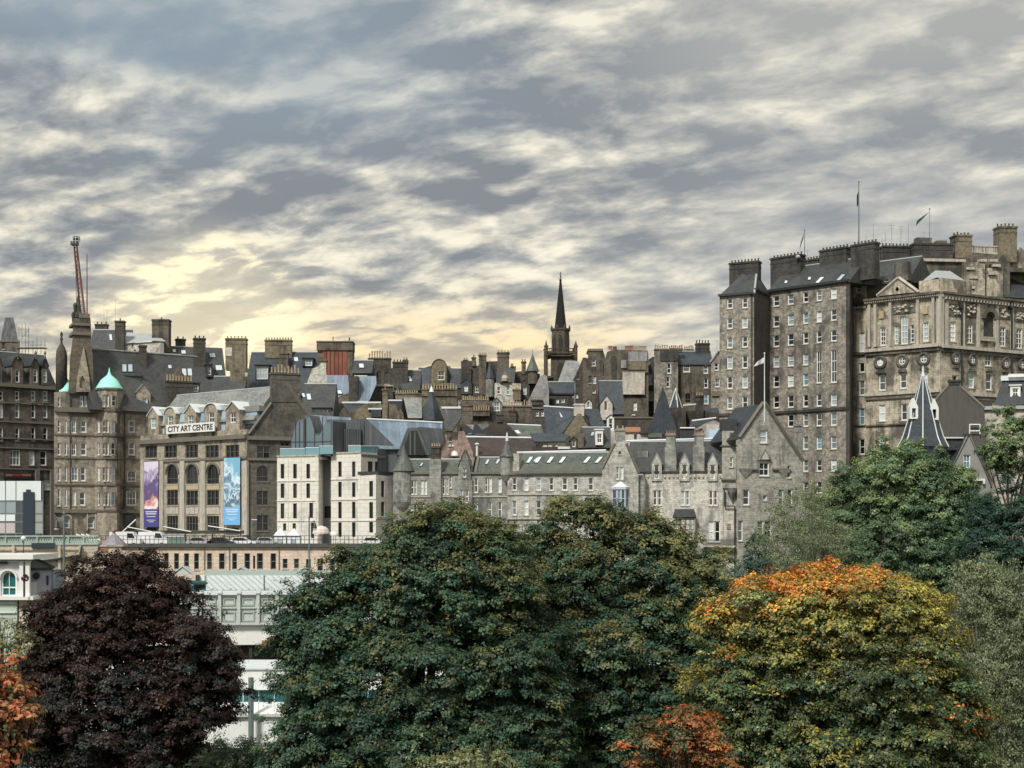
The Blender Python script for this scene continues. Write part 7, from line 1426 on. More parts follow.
def girder():
    f = Fac(20, 166, 330, 170); b = T('panelled_girder', 'pale grey green panelled bridge girder with square posts over a white wall', 'bridge', base(f, 196, 330, 0))
    gp = plain('girder_paint', (0.46, 0.50, 0.47), 0.6, 0, 0.10, 0.8, dirt=0.3)
    bx(b, f, 20, 593.5, 330, 624.5, -1.4, 0.0, gp, 'web'); bx(b, f, 20, 591.8, 330, 595.2, -1.6, 0.45, M['leadw'], 'top_rail'); bx(b, f, 20, 607.4, 330, 609, 0, 0.22, gp, 'mid_rail'); bx(b, f, 20, 623, 330, 625.6, 0, 0.35, gp, 'bottom_flange')
    dk = plain('girder_shade_paint', (0.33, 0.38, 0.355), 0.6, 0, 0.1)
    for i in range(15):
        x = 219.5-19.2*10+i*19.2
        if x < 22 or x > 325: continue
        bx(b, f, x-1.6, 593, x+1.6, 625, 0, 0.42, gp, 'post'); bx(b, f, x-2.3, 590.6, x+2.3, 593.4, -0.4, 0.6, M['leadw'], 'post_cap')
        for y0, y1 in ((597.8, 605.6), (611.5, 621.5)):
            a0, a1 = f.s(x+3.4), f.s(x+15.8); z1, z0 = f.z(x+9, y0), f.z(x+9, y1); mb = MB()
            for (p, q, r, s) in ((a0, a1, z1-0.16, z1), (a0, a1, z0, z0+0.16), (a0, a0+0.16, z0+0.16, z1-0.16), (a1-0.16, a1, z0+0.16, z1-0.16)): mb.box(f, p, q, r, s, 0, 0.13)
            mb.build('panel_frame', dk, b)
    wp = plain('white_wall_paint', (0.74, 0.75, 0.72), 0.6, 0, 0.06, 0.6, dirt=0.15)
    bx(b, f, 20, 625.7, 330, 645.5, -1.2, -0.25, wp, 'white_wall')
    bx(b, f, 20, 645.6, 330, 668, -4.5, -4.2, plain('dim_wall', (0.10, 0.10, 0.10), 0.9), 'undercroft_wall'); bx(b, f, 20, 643.8, 330, 645.55, -4.5, -1.25, M['dark'], 'soffit')
    for x in (60, 100, 140, 180, 222, 249, 275, 305): bx(b, f, x, 645.6, x+3.2, 700, -1.0, -0.6, M['dark'], 'column')
    bx(b, f, 262, 640.5, 276, 645.8, -0.2, 0.25, M['poto'], 'orange_notice')
girder()
def annexe():
    f = Fac(-40, 148, 900, 148); b = T('white_roofed_annexe', 'low white roofed station annexe with a teal window band', 'building', base(f, 60, 300, 0))
    wp = plain('white_roof_sheet', (0.74, 0.76, 0.75), 0.5, 0, 0.08, 0.5, dirt=0.25)
    bx(b, f, -40, 669.5, 900, 690, -11, -2.2, wp, 'upper_roof'); bx(b, f, -40, 668, 900, 669.6, -11.3, -2.0, M['leadw'], 'roof_edge')
    bx(b, f, -40, 690, 900, 703, -10, -2.6, plain('teal_glass', (0.03, 0.11, 0.12), 0.15), 'window_band')
    mb = MB(); mb.slab([f.pt(-40, 702, -2.6), f.pt(900, 702, -2.6), f.pt(900, 714, 0.5), f.pt(-40, 714, 0.5)], 0.3); mb.build('lower_roof', wp, b)
    bx(b, f, -40, 716, 900, 775, -9, 0, wp, 'wall')
    for i in range(60):
        x = -38+i*15.6; mb = MB(); mb.tube(f.pt(x, 702, -2.55), f.pt(x, 714, 0.5), 0.05, n=4); mb.build('roof_seam', M['leadw'], b); bx(b, f, x, 690.2, x+0.7, 702.5, -2.7, -2.5, M['leadw'], 'window_bar')
    mb = MB(); q = f.pt(225, 692, 0.6); mb.slab([f.pt(205, 694, 0.3), f.pt(250, 707, 0.6), f.pt(250, 709, 0.8), f.pt(205, 714, 0.6)], 0.12); mb.build('canvas_roof', wp, b)
    mb = MB()
    for x in (40, 110, 180, 251, 330, 420, 510): mb.tube(f.pt(x, 710, 1.2), f.pt(x, 677.5, 1.2), 0.27, n=10); mb.tube(f.pt(x, 678.5, 1.2), f.pt(x, 677, 1.2), 0.33, n=10)
    mb.build('roof_columns', M['steel'], b) if False else None
    for x in (40, 110, 180, 251, 330, 420, 510): mb = MB(); mb.tube(f.pt(x, 740, 1.2), f.pt(x, 677.5, 1.2), 0.27, n=10); mb.build('column', M['steel'], b)
annexe()
def pavilion():
    f = Fac(-50, 122, 33, 122); b = T('white_classical_pavilion', 'pale lilac white classical pavilion with an arched window at the left edge', 'building', base(f, 0, 30, 0))
    lp = plain('lilac_white_paint', (0.62, 0.61, 0.66), 0.6, 0, 0.06, 0.8, dirt=0.2)
    wall(b, f, [(-50, 558), (29.5, 558)], f.z(0, 598), [(0.8, 570.4, 16.4, 596.5, 'a22', {'f': M['white'], 'p': glass_pane('teal_pane', [(0, (0.02, 0.13, 0.14, 1))])}), (-40, 570, -24, 596, 'a22', {'f': M['white']})], lp, 6, smat=M['white'])
    bx(b, f, -50, 554.6, 33, 559.4, -6, 0.75, M['white'], 'cornice'); bx(b, f, -50, 560.6, 30, 562, -0.1, 0.3, lp, 'frieze_band'); bx(b, f, -3, 561.4, 7, 563.8, 0, 0.36, M['dark'], 'name_plate')
    for x in (19.2, 25.4, -12, -20): bx(b, f, x, 562, x+4, 597, 0, 0.3, M['white'], 'pilaster')
    a0, a1 = f.s(-0.6), f.s(17.8); am, r = (a0+a1)/2, (a1-a0)/2; zs = f.z(8, 570.4)-(f.s(16.4)-f.s(0.8))/2; k = 12; ri = r*0.84
    mb = MB(); mb.prism(f, [(am-r*math.cos(math.pi*i/k), zs+r*math.sin(math.pi*i/k)) for i in range(k+1)]+[(am+ri*math.cos(math.pi*i/k), zs+ri*math.sin(math.pi*i/k)) for i in range(k+1)], 0.22, 0.01); mb.build('window_arch', M['white'], b)
    bx(b, f, -50, 596.6, 33, 600, -6, 0.9, M['white'], 'plinth_cornice')
    bx(b, f, -50, 600, 17, 655, -6, 0.4, plain('sage_panel', (0.45, 0.52, 0.46), 0.6, 0, 0.08), 'base'); bx(b, f, 19, 600, 31, 655, -6, 0.2, M['beige'], 'brick_base')
    for y in (602.5, 612): bx(b, f, -50, y, 15.5, y+1.2, 0.4, 0.55, M['leadw'], 'base_moulding')
    f2 = Fac(29.8, 126, 54, 126); b2 = T('lilac_gabled_lodge', 'small lilac grey gabled lodge with a round crest beside the white pavilion', 'house', base(f2, 30, 54, 0))
    wall(b2, f2, [(30, 556.5), (51, 567.5)], 0, (), plain('lilac_render', (0.50, 0.51, 0.58), 0.7, 0, 0.06, 0.8, dirt=0.25), 5)
    mb = MB(); mb.slab([f2.pt(29.5, 554.6, 0.4), f2.pt(55.5, 566.6, 0.4), f2.pt(55.5, 566.6, -5.5), f2.pt(29.5, 554.6, -5.5)], 0.22); mb.build('roof', M['slateb'], b2); bx(b2, f2, 30, 568, 52, 570.4, -0.1, 0.2, M['zincd'], 'band')
    mb = MB(); c = f2.pt(36.4, 576, 0.06); mb.lathe((0, 0, 0), [(0.22, 0), (0.30, 0.03), (0.30, 0.08), (0.14, 0.09)], 14); o = mb.build('round_crest', M['dark'], b2, local=1); o.rotation_euler = (math.pi/2, 0, 0); o.location = c-world_loc(b2)
    bx(b2, f2, 46.5, 575.5, 48.2, 585, 0, 0.1, M['dark'], 'slit_window'); bx(b2, f2, 30, 582, 36, 597, 0, 0.25, M['white'], 'door_panel'); bx(b2, f2, 51, 570, 53, 597, -3, 0.1, M['zinc'], 'corner_post')
    b3 = T('hanging_basket', 'dark maroon hanging flower basket on a black post by the pavilion pilasters', 'flower basket', f.pt(24.6, 597, 1.4))
    mb = MB(); mb.tube(f.pt(24, 597, 1.4), f.pt(24, 566, 1.4), 0.07); mb.build('post', M['dark'], b3)
    mb = MB(); c = f.pt(25, 578, 1.5); fl = plain('maroon_flowers', (0.07, 0.022, 0.03), 0.9, 0, 0.5, 6)
    for _ in range(60):
        v = Vector((random.gauss(0, 1), random.gauss(0, 1), random.gauss(0, 1))).normalized()*0.26; mb.lathe(c+v, [(0.01, -0.07), (0.08, 0), (0.01, 0.07)], 5, random.random())
    mb.build('flowers', fl, b3)
pavilion()
def lamp(px, D, ytop, ybot, side, label, kind='lantern'):
    p0, p1 = at(px, ybot, D), at(px, ytop, D); b = T('street_lamp', label, 'street lamp', p0); st = M['steel']
    mb = MB(); r = 0.10 if kind != 'globe' else 0.05
    mb.tube(p0, p0.lerp(p1, 0.35), r*1.25, r, 8); mb.tube(p0.lerp(p1, 0.35), p1, r, r*0.7, 8); mb.build('pole', st if kind != 'globe' else M['dark'], b)
    if kind == 'lantern':
        mb = MB(); q = p1+Vector((0, 0, -0.45)); e = q+Vector((side*0.55, 0, 0.12)); mb.tube(q, e, 0.04); mb.tube(q+Vector((0, 0, -0.4)), q+Vector((side*0.35, 0, 0.06)), 0.025); mb.lathe(p1, [(0.07, -0.1), (0.12, 0), (0.02, 0.25)], 8); mb.build('bracket', st, b)
        mb = MB(); mb.lathe(e+Vector((0, 0, -0.75)), [(0.20, 0), (0.24, 0.05), (0.13, 0.42), (0.05, 0.6), (0.02, 0.78)], 10); mb.build('lantern_hood', M['dark'], b)
        mb = MB(); mb.lathe(e+Vector((0, 0, -0.95)), [(0.04, 0), (0.15, 0.06), (0.2, 0.2)], 10); mb.build('lantern_glass', M['leadw'], b)
    elif kind == 'globe':
        mb = MB(); mb.lathe(p1, [(0.03, -0.24), (0.2, -0.1), (0.24, 0.05), (0.2, 0.2), (0.03, 0.3)], 12); mb.build('globe', M['white'], b, True)
    else:
        mb = MB(); mb.lbox(p1.x-0.05, p1.x+0.75, p1.y-0.1, p1.y+0.1, p1.z-0.08, p1.z+0.05); mb.build('lamp_head', M['leadw'], b)
lamp(64, 112, 513.5, 640, -1, 'tall grey street lamp with a hanging lantern in front of the corner tenement')
lamp(309.2, 150, 517.5, 690, 1, 'tall grey street lamp with a hanging lantern in front of the pale apartment block')
lamp(23.6, 140, 539, 590, 1, 'small black lamp with a white globe above the pavilion', 'globe')
lamp(252, 226, 519.5, 546, 1, 'thin street lamp with a flat head beside the dark gallery side wall', 'arm')
# ---- parked vehicles and marquees on the street
def van(px, y, D, L, label, col, kind='van', group='vehicles parked along the street'):
    c = at(px, 545, D); c.z = 18.72; b = T('parked_van' if kind == 'van' else 'parked_car', label, kind, c, group)
    H, Wd = (2.3, 1.9) if kind == 'van' else (1.45, 1.75); h = L/2; n = len(bpy.data.objects)
    sec = [(-h, 0.35), (-h, H*0.72), (-h+0.1, H*0.98), (h*0.30, H), (h*0.56, H*0.95), (h*0.78, H*0.56), (h, H*0.48), (h, 0.35)] if kind == 'van' else [(-h, 0.35), (-h, 0.85), (-h*0.82, 0.95), (-h*0.62, H*0.98), (h*0.12, H), (h*0.45, 0.95), (h*0.95, 0.8), (h, 0.35)]
    f = Fac(A=Vector((c.x, c.y-Wd/2)), B=Vector((c.x+1, c.y-Wd/2)))
    mb = MB(); mb.prism(f, [(x, c.z+z) for x, z in sec], 0, -Wd); mb.build('body', col, b)
    mw = MB()
    if kind == 'van': mw.prism(f, [(h*0.16, c.z+H*0.58), (h*0.18, c.z+H*0.9), (h*0.52, c.z+H*0.88), (h*0.68, c.z+H*0.58)], 0.012, -Wd-0.012)
    else: mw.prism(f, [(-h*0.7, c.z+0.95), (-h*0.56, c.z+H*0.94), (h*0.1, c.z+H*0.94), (h*0.38, c.z+0.95)], 0.012, -Wd-0.012)
    mw.build('side_windows', M['paned'], b)
    for x in (-h*0.62, h*0.62):
        for yy in (0.02, -Wd+0.18):
            mt = MB(); mt.tube(f.P(x, yy, c.z+0.33), f.P(x, yy-0.2, c.z+0.33), 0.33, n=14); w = mt.build('wheel', M['dark'], b)
            mr = MB(); mr.tube(f.P(x, yy+0.012, c.z+0.33), f.P(x, yy-0.05, c.z+0.33), 0.19, n=10); mr.build('rim', M['lead'], w)
    ml = MB(); ml.box(f, h-0.12, h+0.02, c.z+0.62, c.z+0.8, -0.35, -0.05); ml.build('headlight', M['leadw'], b); ml = MB(); ml.box(f, h-0.12, h+0.02, c.z+0.62, c.z+0.8, -Wd+0.05, -Wd+0.35); ml.build('headlight', M['leadw'], b)
cw = plain('white_car_paint', (0.72, 0.73, 0.74), 0.25, 0, 0.03); cs = plain('silver_car_paint', (0.38, 0.39, 0.41), 0.25, 0, 0.03); cd = plain('dark_car_paint', (0.03, 0.035, 0.045), 0.2, 0, 0.03)
van(126, 0, 224, 4.6, 'white van on the street just right of the pier with the ball finial', cw)
van(154, 0, 226, 4.4, 'white van between the two canopy posts under the purple banner', cw)
van(201, 0, 224, 4.2, 'silver car on the street below the gap between the banners', cs, 'car')
van(222, 0, 224, 4.2, 'dark car on the street left of the blue banner', cd, 'car')
van(243, 0, 225, 4.3, 'white car on the street right of the blue banner', cw, 'car')
van(268, 0, 226, 4.2, 'silver car parked beside the white marquee', cs, 'car')
van(374, 0, 226, 4.2, 'white car parked at the right end of the pale apartment block', cw, 'car')
def marquee():
    f = Fac(268, 238, 302, 238); b = T('white_marquee', 'small white peaked marquee in front of the pale apartment block', 'marquee', base(f, 272, 302, 18.72)); w = plain('white_canvas', (0.70, 0.74, 0.78), 0.8, 0, 0.05)
    for x0, x1 in ((273, 286), (286.4, 300)):
        a0, a1 = f.s(x0), f.s(x1); z0, z1 = f.z(x0, 536), f.z(x0, 532); D_ = a1-a0
        mb = MB(); c = [f.P(a0, 0, z0), f.P(a1, 0, z0), f.P(a1, -D_, z0), f.P(a0, -D_, z0)]; ap = f.P((a0+a1)/2, -D_/2, z1+0.6); mb.add(c+[ap], [(0, 1, 4), (1, 2, 4), (2, 3, 4), (3, 0, 4), (0, 1, 2, 3)]); mb.build('canvas_roof', w, b)
        mb = MB(); mb.box(f, a0+0.05, a1-0.05, 18.72, z0-0.01, -D_+0.1, -0.2); mb.build('canvas_side', w, b)
        mb = MB(); mb.box(f, a0+D_*0.3, a0+D_*0.7, 18.72, z0-0.5, -0.3, -0.17); mb.build('opening', plain('blue_grey_canvas', (0.30, 0.36, 0.42), 0.8), b)
marquee()
def parasol(px, D, y0, rpx, label, col):
    c = at(px, y0, D); k = D/F; b = T('parasol', label, 'parasol', Vector((c.x, c.y, 18.84)), 'pavement parasols')
    mb = MB(); mb.tube((c.x, c.y, 18.84), (c.x, c.y, c.z+0.3), 0.05); mb.build('pole', M['leadw'], b)
    R = rpx*k; mb = MB(); mb.lathe(c, [(R*1.0, -R*0.62), (R*1.0, -R*0.45), (R*0.86, -R*0.05), (R*0.55, R*0.2), (0.05, R*0.34)], 12); mb.build('canopy', col, b)
parasol(321, 236, 528.5, 8.6, 'large pinkish white parasol beside the right hand lantern', plain('pink_canvas', (0.62, 0.54, 0.51), 0.85, 0, 0.05)); parasol(333.5, 237, 533, 5.2, 'smaller white parasol right of the pinkish one', plain('white_parasol', (0.70, 0.69, 0.67), 0.85, 0, 0.05))
parasol(279, 244, 532.5, 4.2, 'small blue white parasol behind the marquee', plain('blue_white_canvas', (0.55, 0.62, 0.66), 0.85, 0, 0.05))
# ================================================================== trees
def leaf_mat(name, trans=0.3, rough=0.5):
    m, g, b = newmat(name); out = [n for n in g.N if n.type == 'OUTPUT_MATERIAL'][0]
    at_ = g.n('ShaderNodeAttribute', attribute_name='leaf_colour').outputs['Color']
    g.put(b.inputs['Base Color'], at_); b.inputs['Roughness'].default_value = rough; b.inputs['Specular IOR Level'].default_value = 0.35
    tr = g.n('ShaderNodeBsdfTranslucent', {'Color': g.mix(1.0, at_, (1.3, 1.35, 0.7, 1), 'MULTIPLY')}); mx = g.n('ShaderNodeMixShader', {0: trans})
    g.L.new(b.outputs[0], mx.inputs[1]); g.L.new(tr.outputs[0], mx.inputs[2]); g.L.new(mx.outputs[0], out.inputs[0])
    return m
M['leaf'] = leaf_mat('leaf'); M['bark'] = plain('bark', (0.055, 0.045, 0.036), 0.95, 0, 0.4, 2); M['barkw'] = plain('pale_bark', (0.36, 0.34, 0.31), 0.9, 0, 0.35, 3)
def nrm(a): return a/np.maximum(np.linalg.norm(a, axis=-1, keepdims=True), 1e-6)
def leaves_mesh(name, pos, nor, size, col, parent, aspect=0.62, droop=0.0):
    """one folded diamond per leaf"""
    n = len(pos); o = np.array(world_loc(parent))
    r = nrm(RNG.normal(size=(n, 3))); u = nrm(np.cross(nor, r)); v = np.cross(nor, u)
    if droop: u = nrm(u+np.array([0, 0, -droop])); v = nrm(np.cross(nor, u))
    s = (size*RNG.uniform(0.6, 1.5, n))[:, None]
    a = pos+u*s*0.5; c = pos-u*s*0.5; b1 = pos+v*s*aspect*0.5+nor*s*0.12-u*s*0.06; b2 = pos-v*s*aspect*0.5+nor*s*0.12-u*s*0.06
    V = np.stack([a, b1, c, b2], 1).reshape(-1, 3)-o
    me = bpy.data.meshes.new(name); me.vertices.add(4*n); me.vertices.foreach_set('co', V.astype(np.float32).ravel())
    me.loops.add(4*n); me.loops.foreach_set('vertex_index', np.arange(4*n, dtype=np.int32)); me.polygons.add(n)
    me.polygons.foreach_set('loop_start', np.arange(0, 4*n, 4, dtype=np.int32)); me.polygons.foreach_set('loop_total', np.full(n, 4, np.int32))
    at_ = me.attributes.new('leaf_colour', 'FLOAT_COLOR', 'FACE'); at_.data.foreach_set('color', np.concatenate([col, np.ones((n, 1))], 1).astype(np.float32).ravel())
    me.materials.append(M['leaf']); me.update(); me.validate()
    ob = bpy.data.objects.new(name, me); COL.objects.link(ob); ob.parent = parent; return ob
SPRAY = [None]
def pal(cols, w, n):
    """most leaves of a spray share one tone, some differ"""
    cols = np.array(cols); p = np.array(w)/sum(w); i = RNG.choice(len(cols), n, p=p); K = SPRAY[0]
    ks = RNG.choice(len(cols), K.max()+1, p=p)[K]; i = np.where(RNG.random(n) < 0.72, ks, i); return cols[i]*RNG.uniform(0.92, 1.08, (n, 1))
def tree(name, label, D, lobes, clumps, per, leaf, colour, trunk_px, crad=0.95, cat='tree', bark='bark', depth=0.85, group=None, flat=0.7, shell=0.72, branches=34, trunk_r=0.45, up=0.55, droop=0.0, part='crown', aspect=0.62, gz=None, limb_r=0.09, bright=1.18):
    """lobes: (px, py, rx, ry) ellipsoids seen in the photo, given real size at distance D. colour(px, py, n) -> leaf colours"""
    k = D/F
    C = np.array([[(x-CX)*k, D, ZC+(HY-y)*k] for x, y, _, _ in lobes]); R = np.array([[rx*k, max(rx, ry)*k*depth, ry*k] for _, _, rx, ry in lobes])
    base_x = (trunk_px-CX)*k; g0 = float(ground_h(base_x, D)) if gz is None else gz
    b = T(name, label, cat, (base_x, D, g0), group)
    wgt = R[:, 0]*R[:, 2]; wgt = wgt/wgt.sum()
    cen = []; out = []
    tries = 0
    while len(cen) < clumps and tries < clumps*40:
        tries += 1; i = RNG.choice(len(C), p=wgt); d = nrm(RNG.normal(size=3)); d[1] = d[1] if d[1] < 0.35 else -d[1]*RNG.choice([1, -1])
        t = shell+(1.06-shell)*RNG.random()**0.7; p = C[i]+d*R[i]*t
        q = ((p-C)/R); dd = (q*q).sum(1).copy(); dd[i] = 9
        if dd.min() < 0.45: continue
        if p[2] < g0+1.0: continue
        cen.append(p-d*crad*RNG.uniform(-0.15, 0.9)); out.append(nrm(d/R[i]))
    cen = np.array(cen); out = np.array(out); m = len(cen)
    rad = crad*RNG.choice([0.6, 0.8, 1.0, 1.25, 1.6], m, p=[0.22, 0.26, 0.26, 0.16, 0.10])*RNG.uniform(0.9, 1.1, m)
    P = []; N = []; K = []; S = []; ns = 0
    for j in range(m):
        n = int(per*(rad[j]/crad)**1.6*RNG.uniform(0.7, 1.2)); q = max(5, int(13*(rad[j]/crad)**1.5))     # sprays of leaves on twigs inside a clump
        d = nrm(RNG.normal(size=(q, 3))); d[:, 2] = np.where(d[:, 2] < -0.2, -d[:, 2], d[:, 2])
        t = RNG.random(q)[:, None]**0.40; so = d*t*rad[j]*np.array([1.0, 1.0, flat])+out[j]*rad[j]*0.25*RNG.random((q, 1))
        so[:, 2] -= (so[:, 0]**2+so[:, 1]**2)/rad[j]*0.30
        w = RNG.integers(0, q, n); g_ = RNG.normal(size=(n, 3)); off = so[w]+g_*crad*np.array([0.17, 0.17, 0.10]); dr = nrm(g_*np.array([1, 1, 0.7]))
        P.append(cen[j]+off); N.append(nrm(up*np.array([0, 0, 1.0])+0.45*d[w]+0.45*dr+0.30*out[j]+0.24*RNG.normal(size=(n, 3)))); K.append(np.full(n, j)); S.append(w+ns); ns += q
    P = np.concatenate(P); N = np.concatenate(N); K = np.concatenate(K); S = np.concatenate(S)
    px = CX+P[:, 0]/P[:, 1]*F; py = HY-(P[:, 2]-ZC)/P[:, 1]*F
    tint = RNG.uniform(0.70, 1.30, m)[K][:, None]                        # whole sprays are lighter or darker leafed
    SPRAY[0] = S; col = colour(px, py, len(P), K)*tint*RNG.uniform(0.72, 1.28, ns)[S][:, None]
    leaves_mesh(part, P, N, leaf, col*bright, b, aspect, droop)
    # trunk and limbs
    mb = MB(); top = Vector(C[:, :].mean(0)); zt = C[:, 2].max(); x0 = Vector((base_x, D, g0-0.3)); h = zt-g0
    pts = [x0, Vector((base_x+0.1, D, g0+h*0.22)), Vector((base_x*0.85+top.x*0.15, D, g0+h*0.45)), Vector((base_x*0.6+top.x*0.4, D, g0+h*0.72)), Vector((top.x, D, g0+h*0.95))]
    rr = [trunk_r*1.35, trunk_r, trunk_r*0.75, trunk_r*0.45, 0.05]
    for i in range(4): mb.tube(pts[i], pts[i+1], rr[i], rr[i+1], 9)
    for j in RNG.choice(m, min(branches, m), replace=False):
        e = Vector(cen[j]); t = RNG.uniform(0.9, 2.6); i = int(t); s = pts[i].lerp(pts[i+1], t-i); mid = s.lerp(e, 0.5)+Vector((RNG.normal()*0.3, RNG.normal()*0.3, 0.5)); r0 = limb_r*RNG.uniform(0.7, 1.5)
        mb.tube(s, mid, r0*1.4, r0, 6); mb.tube(mid, e, r0, 0.02, 5)
        for _ in range(2):
            e2 = e+Vector((RNG.normal()*0.7, RNG.normal()*0.5, RNG.normal()*0.5))*crad; mb.tube(mid.lerp(e, 0.4), e2, r0*0.5, 0.012, 4)
    mb.build('trunk', M[bark], b, fix=False)
    return b
def mixcol(n, a, b_, t): t = t[:, None]; return a*(1-t)+b_*t
GR = [(0.040, 0.088, 0.060), (0.032, 0.072, 0.052), (0.060, 0.105, 0.055), (0.105, 0.120, 0.050)]  # bluish tones take up the shade, olive ones the highlights
def pick(K, p):
    """one throw per spray, so whole sprays turn together"""
    return RNG.random(K.max()+1)[K]
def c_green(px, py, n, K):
    up_ = np.clip((650-py)/120, 0, 1); pr = 0.06+0.62*up_*np.clip((px-320)/180, 0.15, 1)  # more olive toward the crown top, a highlight painted into the leaves
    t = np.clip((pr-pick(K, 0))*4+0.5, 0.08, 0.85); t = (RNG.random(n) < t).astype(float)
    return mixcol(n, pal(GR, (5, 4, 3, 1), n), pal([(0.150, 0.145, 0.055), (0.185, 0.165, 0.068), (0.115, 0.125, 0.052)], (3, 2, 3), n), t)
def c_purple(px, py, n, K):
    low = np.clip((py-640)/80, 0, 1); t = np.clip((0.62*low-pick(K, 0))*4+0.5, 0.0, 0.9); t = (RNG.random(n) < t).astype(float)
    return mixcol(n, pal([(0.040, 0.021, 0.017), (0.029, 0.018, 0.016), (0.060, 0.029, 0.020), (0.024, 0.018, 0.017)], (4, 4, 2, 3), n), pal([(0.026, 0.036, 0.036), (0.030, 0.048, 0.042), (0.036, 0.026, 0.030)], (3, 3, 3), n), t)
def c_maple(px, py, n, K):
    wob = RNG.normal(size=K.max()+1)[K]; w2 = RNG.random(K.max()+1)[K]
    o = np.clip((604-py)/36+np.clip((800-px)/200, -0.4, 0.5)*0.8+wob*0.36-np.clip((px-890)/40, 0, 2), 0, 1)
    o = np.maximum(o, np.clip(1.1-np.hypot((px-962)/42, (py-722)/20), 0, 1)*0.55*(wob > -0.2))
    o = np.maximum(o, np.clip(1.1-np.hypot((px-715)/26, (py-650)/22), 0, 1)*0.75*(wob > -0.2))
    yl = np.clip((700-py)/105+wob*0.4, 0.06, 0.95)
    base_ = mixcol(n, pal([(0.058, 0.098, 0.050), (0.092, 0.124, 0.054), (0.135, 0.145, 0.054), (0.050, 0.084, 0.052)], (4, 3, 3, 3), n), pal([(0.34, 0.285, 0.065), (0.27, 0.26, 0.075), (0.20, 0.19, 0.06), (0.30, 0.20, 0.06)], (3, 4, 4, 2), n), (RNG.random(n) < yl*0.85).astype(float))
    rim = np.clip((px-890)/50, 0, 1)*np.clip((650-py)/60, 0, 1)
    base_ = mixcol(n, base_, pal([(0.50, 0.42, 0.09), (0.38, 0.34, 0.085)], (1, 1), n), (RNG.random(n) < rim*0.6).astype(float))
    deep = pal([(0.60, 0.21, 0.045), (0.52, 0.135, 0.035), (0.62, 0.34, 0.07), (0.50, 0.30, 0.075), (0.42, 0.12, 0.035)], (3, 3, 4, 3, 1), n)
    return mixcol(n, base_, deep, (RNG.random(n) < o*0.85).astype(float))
def c_orange(px, py, n, K):
    w = pick(K, 0)
    return mixcol(n, pal([(0.44, 0.165, 0.08), (0.36, 0.12, 0.06), (0.52, 0.29, 0.14), (0.20, 0.12, 0.06)], (4, 3, 2, 2), n), pal([(0.10, 0.11, 0.045), (0.15, 0.13, 0.05)], (1, 1), n), (w < 0.30).astype(float)*(RNG.random(n) < 0.85))
def c_sapling(px, py, n, K):
    w = pick(K, 0)
    return mixcol(n, pal([(0.50, 0.13, 0.045), (0.42, 0.17, 0.06), (0.30, 0.16, 0.055)], (3, 2, 3), n), pal([(0.055, 0.085, 0.042), (0.10, 0.105, 0.045), (0.17, 0.125, 0.05)], (3, 2, 2), n), (w < 0.68).astype(float)*(RNG.random(n) < 0.9))
def c_far(px, py, n, K):
    t = np.clip((520-py)/85, 0, 1); t = np.clip((0.2+0.6*t-pick(K, 0))*3+0.5, 0.08, 0.9)
    return mixcol(n, pal([(0.082, 0.140, 0.082), (0.094, 0.155, 0.084), (0.066, 0.118, 0.076)], (3, 3, 2), n), pal([(0.200, 0.255, 0.125), (0.165, 0.220, 0.108)], (1, 1), n), (RNG.random(n) < t).astype(float))
def c_birch(px, py, n, K): return pal([(0.165, 0.20, 0.115), (0.13, 0.165, 0.10), (0.215, 0.225, 0.125), (0.12, 0.13, 0.085)], (3, 3, 2, 2), n)
def c_dark(px, py, n, K): return pal([(0.032, 0.068, 0.052), (0.042, 0.084, 0.060), (0.026, 0.054, 0.044)], (3, 2, 2), n)
def c_sprig(px, py, n, K): return pal([(0.22, 0.23, 0.11), (0.17, 0.19, 0.10), (0.27, 0.265, 0.14), (0.11, 0.14, 0.075)], (3, 3, 2, 2), n)
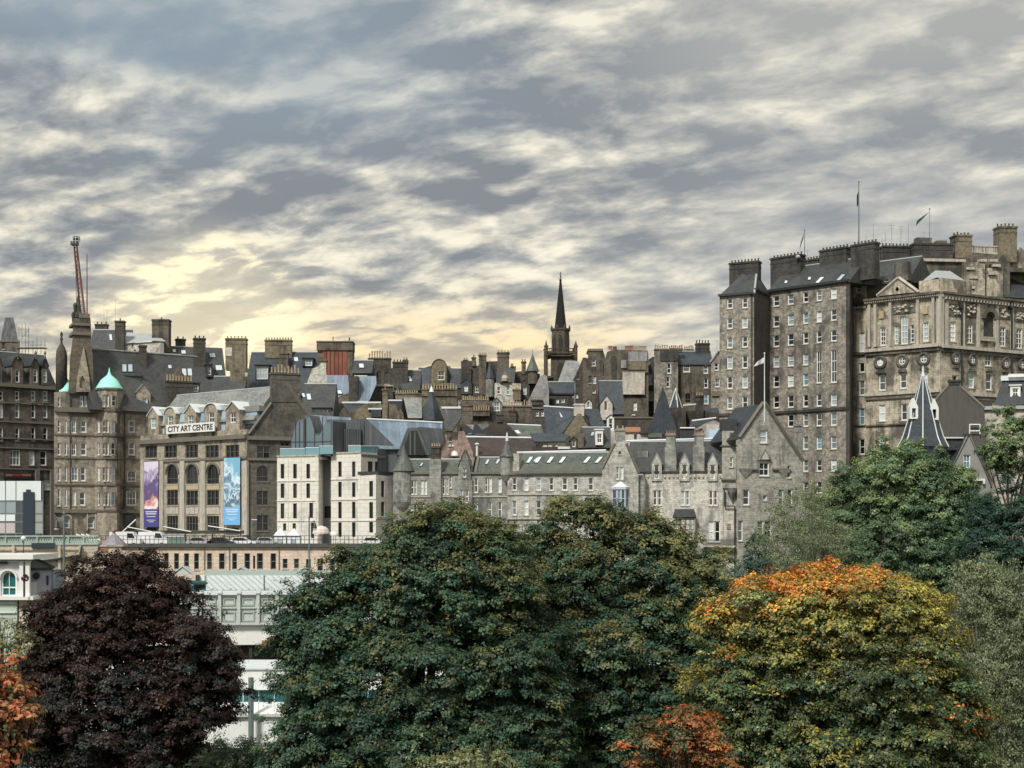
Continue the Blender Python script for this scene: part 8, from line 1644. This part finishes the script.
def trees():
    # behind, on the slope
    tree('pale_willow', 'large pale green tree covering the foot of the classical chambers', 168, [(890, 500, 52, 60), (850, 520, 42, 52), (935, 518, 46, 50), (885, 560, 85, 50), (965, 545, 42, 55), (830, 560, 36, 45), (910, 480, 36, 40)], 546, 520, 0.24, c_far, 890, 1.5, trunk_r=0.6, up=0.45, droop=0.4, branches=24, shell=0.55)
    tree('dark_broadleaf', 'dense dark green tree at the right edge beside the grey harled gable', 150, [(1005, 530, 38, 50), (1030, 560, 40, 60), (985, 560, 30, 40)], 170, 420, 0.22, c_dark, 1010, 1.3, branches=14)
    tree('light_rowan', 'light green tree hanging over the slate mansard house at the right edge', 196, [(1004, 436, 22, 25), (1020, 448, 26, 30), (1000, 452, 18, 18)], 120, 260, 0.25, c_far, 1008, 1.1, branches=16, trunk_r=0.3)
    tree('feathery_grey_birch', 'thin feathery grey birch with pale stems in front of the rubble gable house', 158, [(800, 525, 28, 38), (785, 550, 30, 35), (820, 550, 30, 35)], 190, 150, 0.15, c_birch, 806, 1.3, branches=40, bark='barkw', trunk_r=0.15, droop=0.9, flat=1.1, limb_r=0.035)
    tree('small_yew', 'small dark conical yew at the foot of the cream rubble house', 166, [(757, 556, 13, 20), (757, 545, 8, 14), (760, 575, 22, 18)], 60, 300, 0.17, c_dark, 757, 0.8, branches=6, trunk_r=0.2)
    tree('spreading_cedar', 'low spreading blue green shrub behind the orange topped maple', 140, [(745, 578, 36, 15), (775, 572, 28, 14), (720, 590, 30, 16), (800, 585, 40, 18)], 120, 300, 0.17, lambda a, b_, n, K: pal([(0.052, 0.10, 0.078), (0.040, 0.08, 0.064), (0.072, 0.118, 0.08)], (3, 3, 1), n), 750, 1.0, cat='shrub', branches=10, trunk_r=0.2, flat=0.45)
    # the near garden trees
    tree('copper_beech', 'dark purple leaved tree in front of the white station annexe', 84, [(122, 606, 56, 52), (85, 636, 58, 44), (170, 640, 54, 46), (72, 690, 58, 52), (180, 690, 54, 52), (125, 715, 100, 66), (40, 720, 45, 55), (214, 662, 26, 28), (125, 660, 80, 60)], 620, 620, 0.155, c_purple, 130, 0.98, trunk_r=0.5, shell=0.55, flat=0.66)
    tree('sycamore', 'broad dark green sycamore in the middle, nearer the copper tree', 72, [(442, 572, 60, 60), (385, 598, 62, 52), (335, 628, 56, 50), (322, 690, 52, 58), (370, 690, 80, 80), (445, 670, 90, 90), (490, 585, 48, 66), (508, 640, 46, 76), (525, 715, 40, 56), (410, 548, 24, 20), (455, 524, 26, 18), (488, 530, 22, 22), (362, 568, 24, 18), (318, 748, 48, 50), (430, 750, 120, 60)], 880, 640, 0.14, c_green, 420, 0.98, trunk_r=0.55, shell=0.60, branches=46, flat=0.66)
    tree('sycamore', 'broad dark green sycamore in the middle with olive highlights at the top, nearer the orange topped maple', 79, [(575, 566, 54, 60), (640, 582, 52, 54), (560, 514, 24, 16), (592, 512, 22, 14), (632, 530, 26, 18), (668, 548, 24, 18), (704, 574, 20, 18), (530, 595, 42, 46), (688, 618, 40, 56), (590, 632, 50, 46), (610, 620, 40, 40), (520, 640, 45, 60), (600, 660, 100, 95), (530, 690, 70, 80), (500, 650, 50, 90), (660, 690, 70, 80), (590, 745, 120, 60)], 860, 640, 0.15, c_green, 590, 1.05, trunk_r=0.55, shell=0.60, branches=46, flat=0.66)
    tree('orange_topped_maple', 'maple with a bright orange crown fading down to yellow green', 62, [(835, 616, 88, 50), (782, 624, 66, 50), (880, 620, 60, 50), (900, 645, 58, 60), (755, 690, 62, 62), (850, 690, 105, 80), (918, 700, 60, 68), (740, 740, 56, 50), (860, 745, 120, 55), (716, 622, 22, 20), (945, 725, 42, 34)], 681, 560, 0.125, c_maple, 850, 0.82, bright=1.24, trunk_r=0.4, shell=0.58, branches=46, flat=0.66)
    tree('weeping_birch', 'grey green weeping birch with white stems at the right edge', 74, [(985, 605, 28, 44), (1012, 625, 30, 58), (990, 680, 36, 70), (1025, 700, 36, 90), (985, 745, 40, 50)], 400, 270, 0.10, c_birch, 1000, 0.85, bark='barkw', trunk_r=0.12, branches=60, droop=1.1, flat=1.2, shell=0.35, limb_r=0.03)
    tree('red_leaved_sapling', 'orange red leaved young tree below the left side of the maple', 55, [(690, 725, 36, 26), (655, 745, 30, 26), (705, 752, 34, 26), (640, 765, 24, 20)], 75, 170, 0.12, c_sapling, 680, 0.62, bright=1.0, trunk_r=0.12, branches=26, limb_r=0.03, shell=0.3, flat=0.5)
    tree('rusty_cherry', 'rust orange leaved tree cut by the lower left edge of the picture', 32, [(-8, 688, 40, 32), (4, 712, 36, 30), (-12, 738, 36, 30)], 70, 110, 0.13, c_orange, -20, 0.36, trunk_r=0.12, branches=30, limb_r=0.022, aspect=0.5, shell=0.4)
    tree('yellow_sprig_tree', 'sparse yellow green twigs rising at the left edge above the rusty tree', 60, [(10, 640, 14, 22), (2, 668, 18, 20), (18, 655, 8, 14)], 26, 60, 0.12, c_sprig, 4, 0.5, trunk_r=0.08, branches=16, limb_r=0.02)
    tree('clipped_laurel', 'dull green rounded shrub in the gap between copper tree and sycamore', 96, [(238, 758, 30, 22), (262, 770, 30, 26), (215, 772, 30, 24)], 80, 380, 0.13, lambda a, b_, n, K: pal([(0.056, 0.085, 0.050), (0.068, 0.096, 0.055)], (1, 1), n), 240, 0.9, cat='shrub', branches=8, trunk_r=0.15)
    tree('silver_shrub', 'pale silver green twiggy shrub at the bottom centre edge', 40, [(440, 764, 28, 12), (475, 758, 34, 12), (505, 764, 20, 12), (455, 778, 60, 14)], 60, 60, 0.085, c_sprig, 465, 0.30, cat='shrub', branches=26, trunk_r=0.05, limb_r=0.010)
trees()
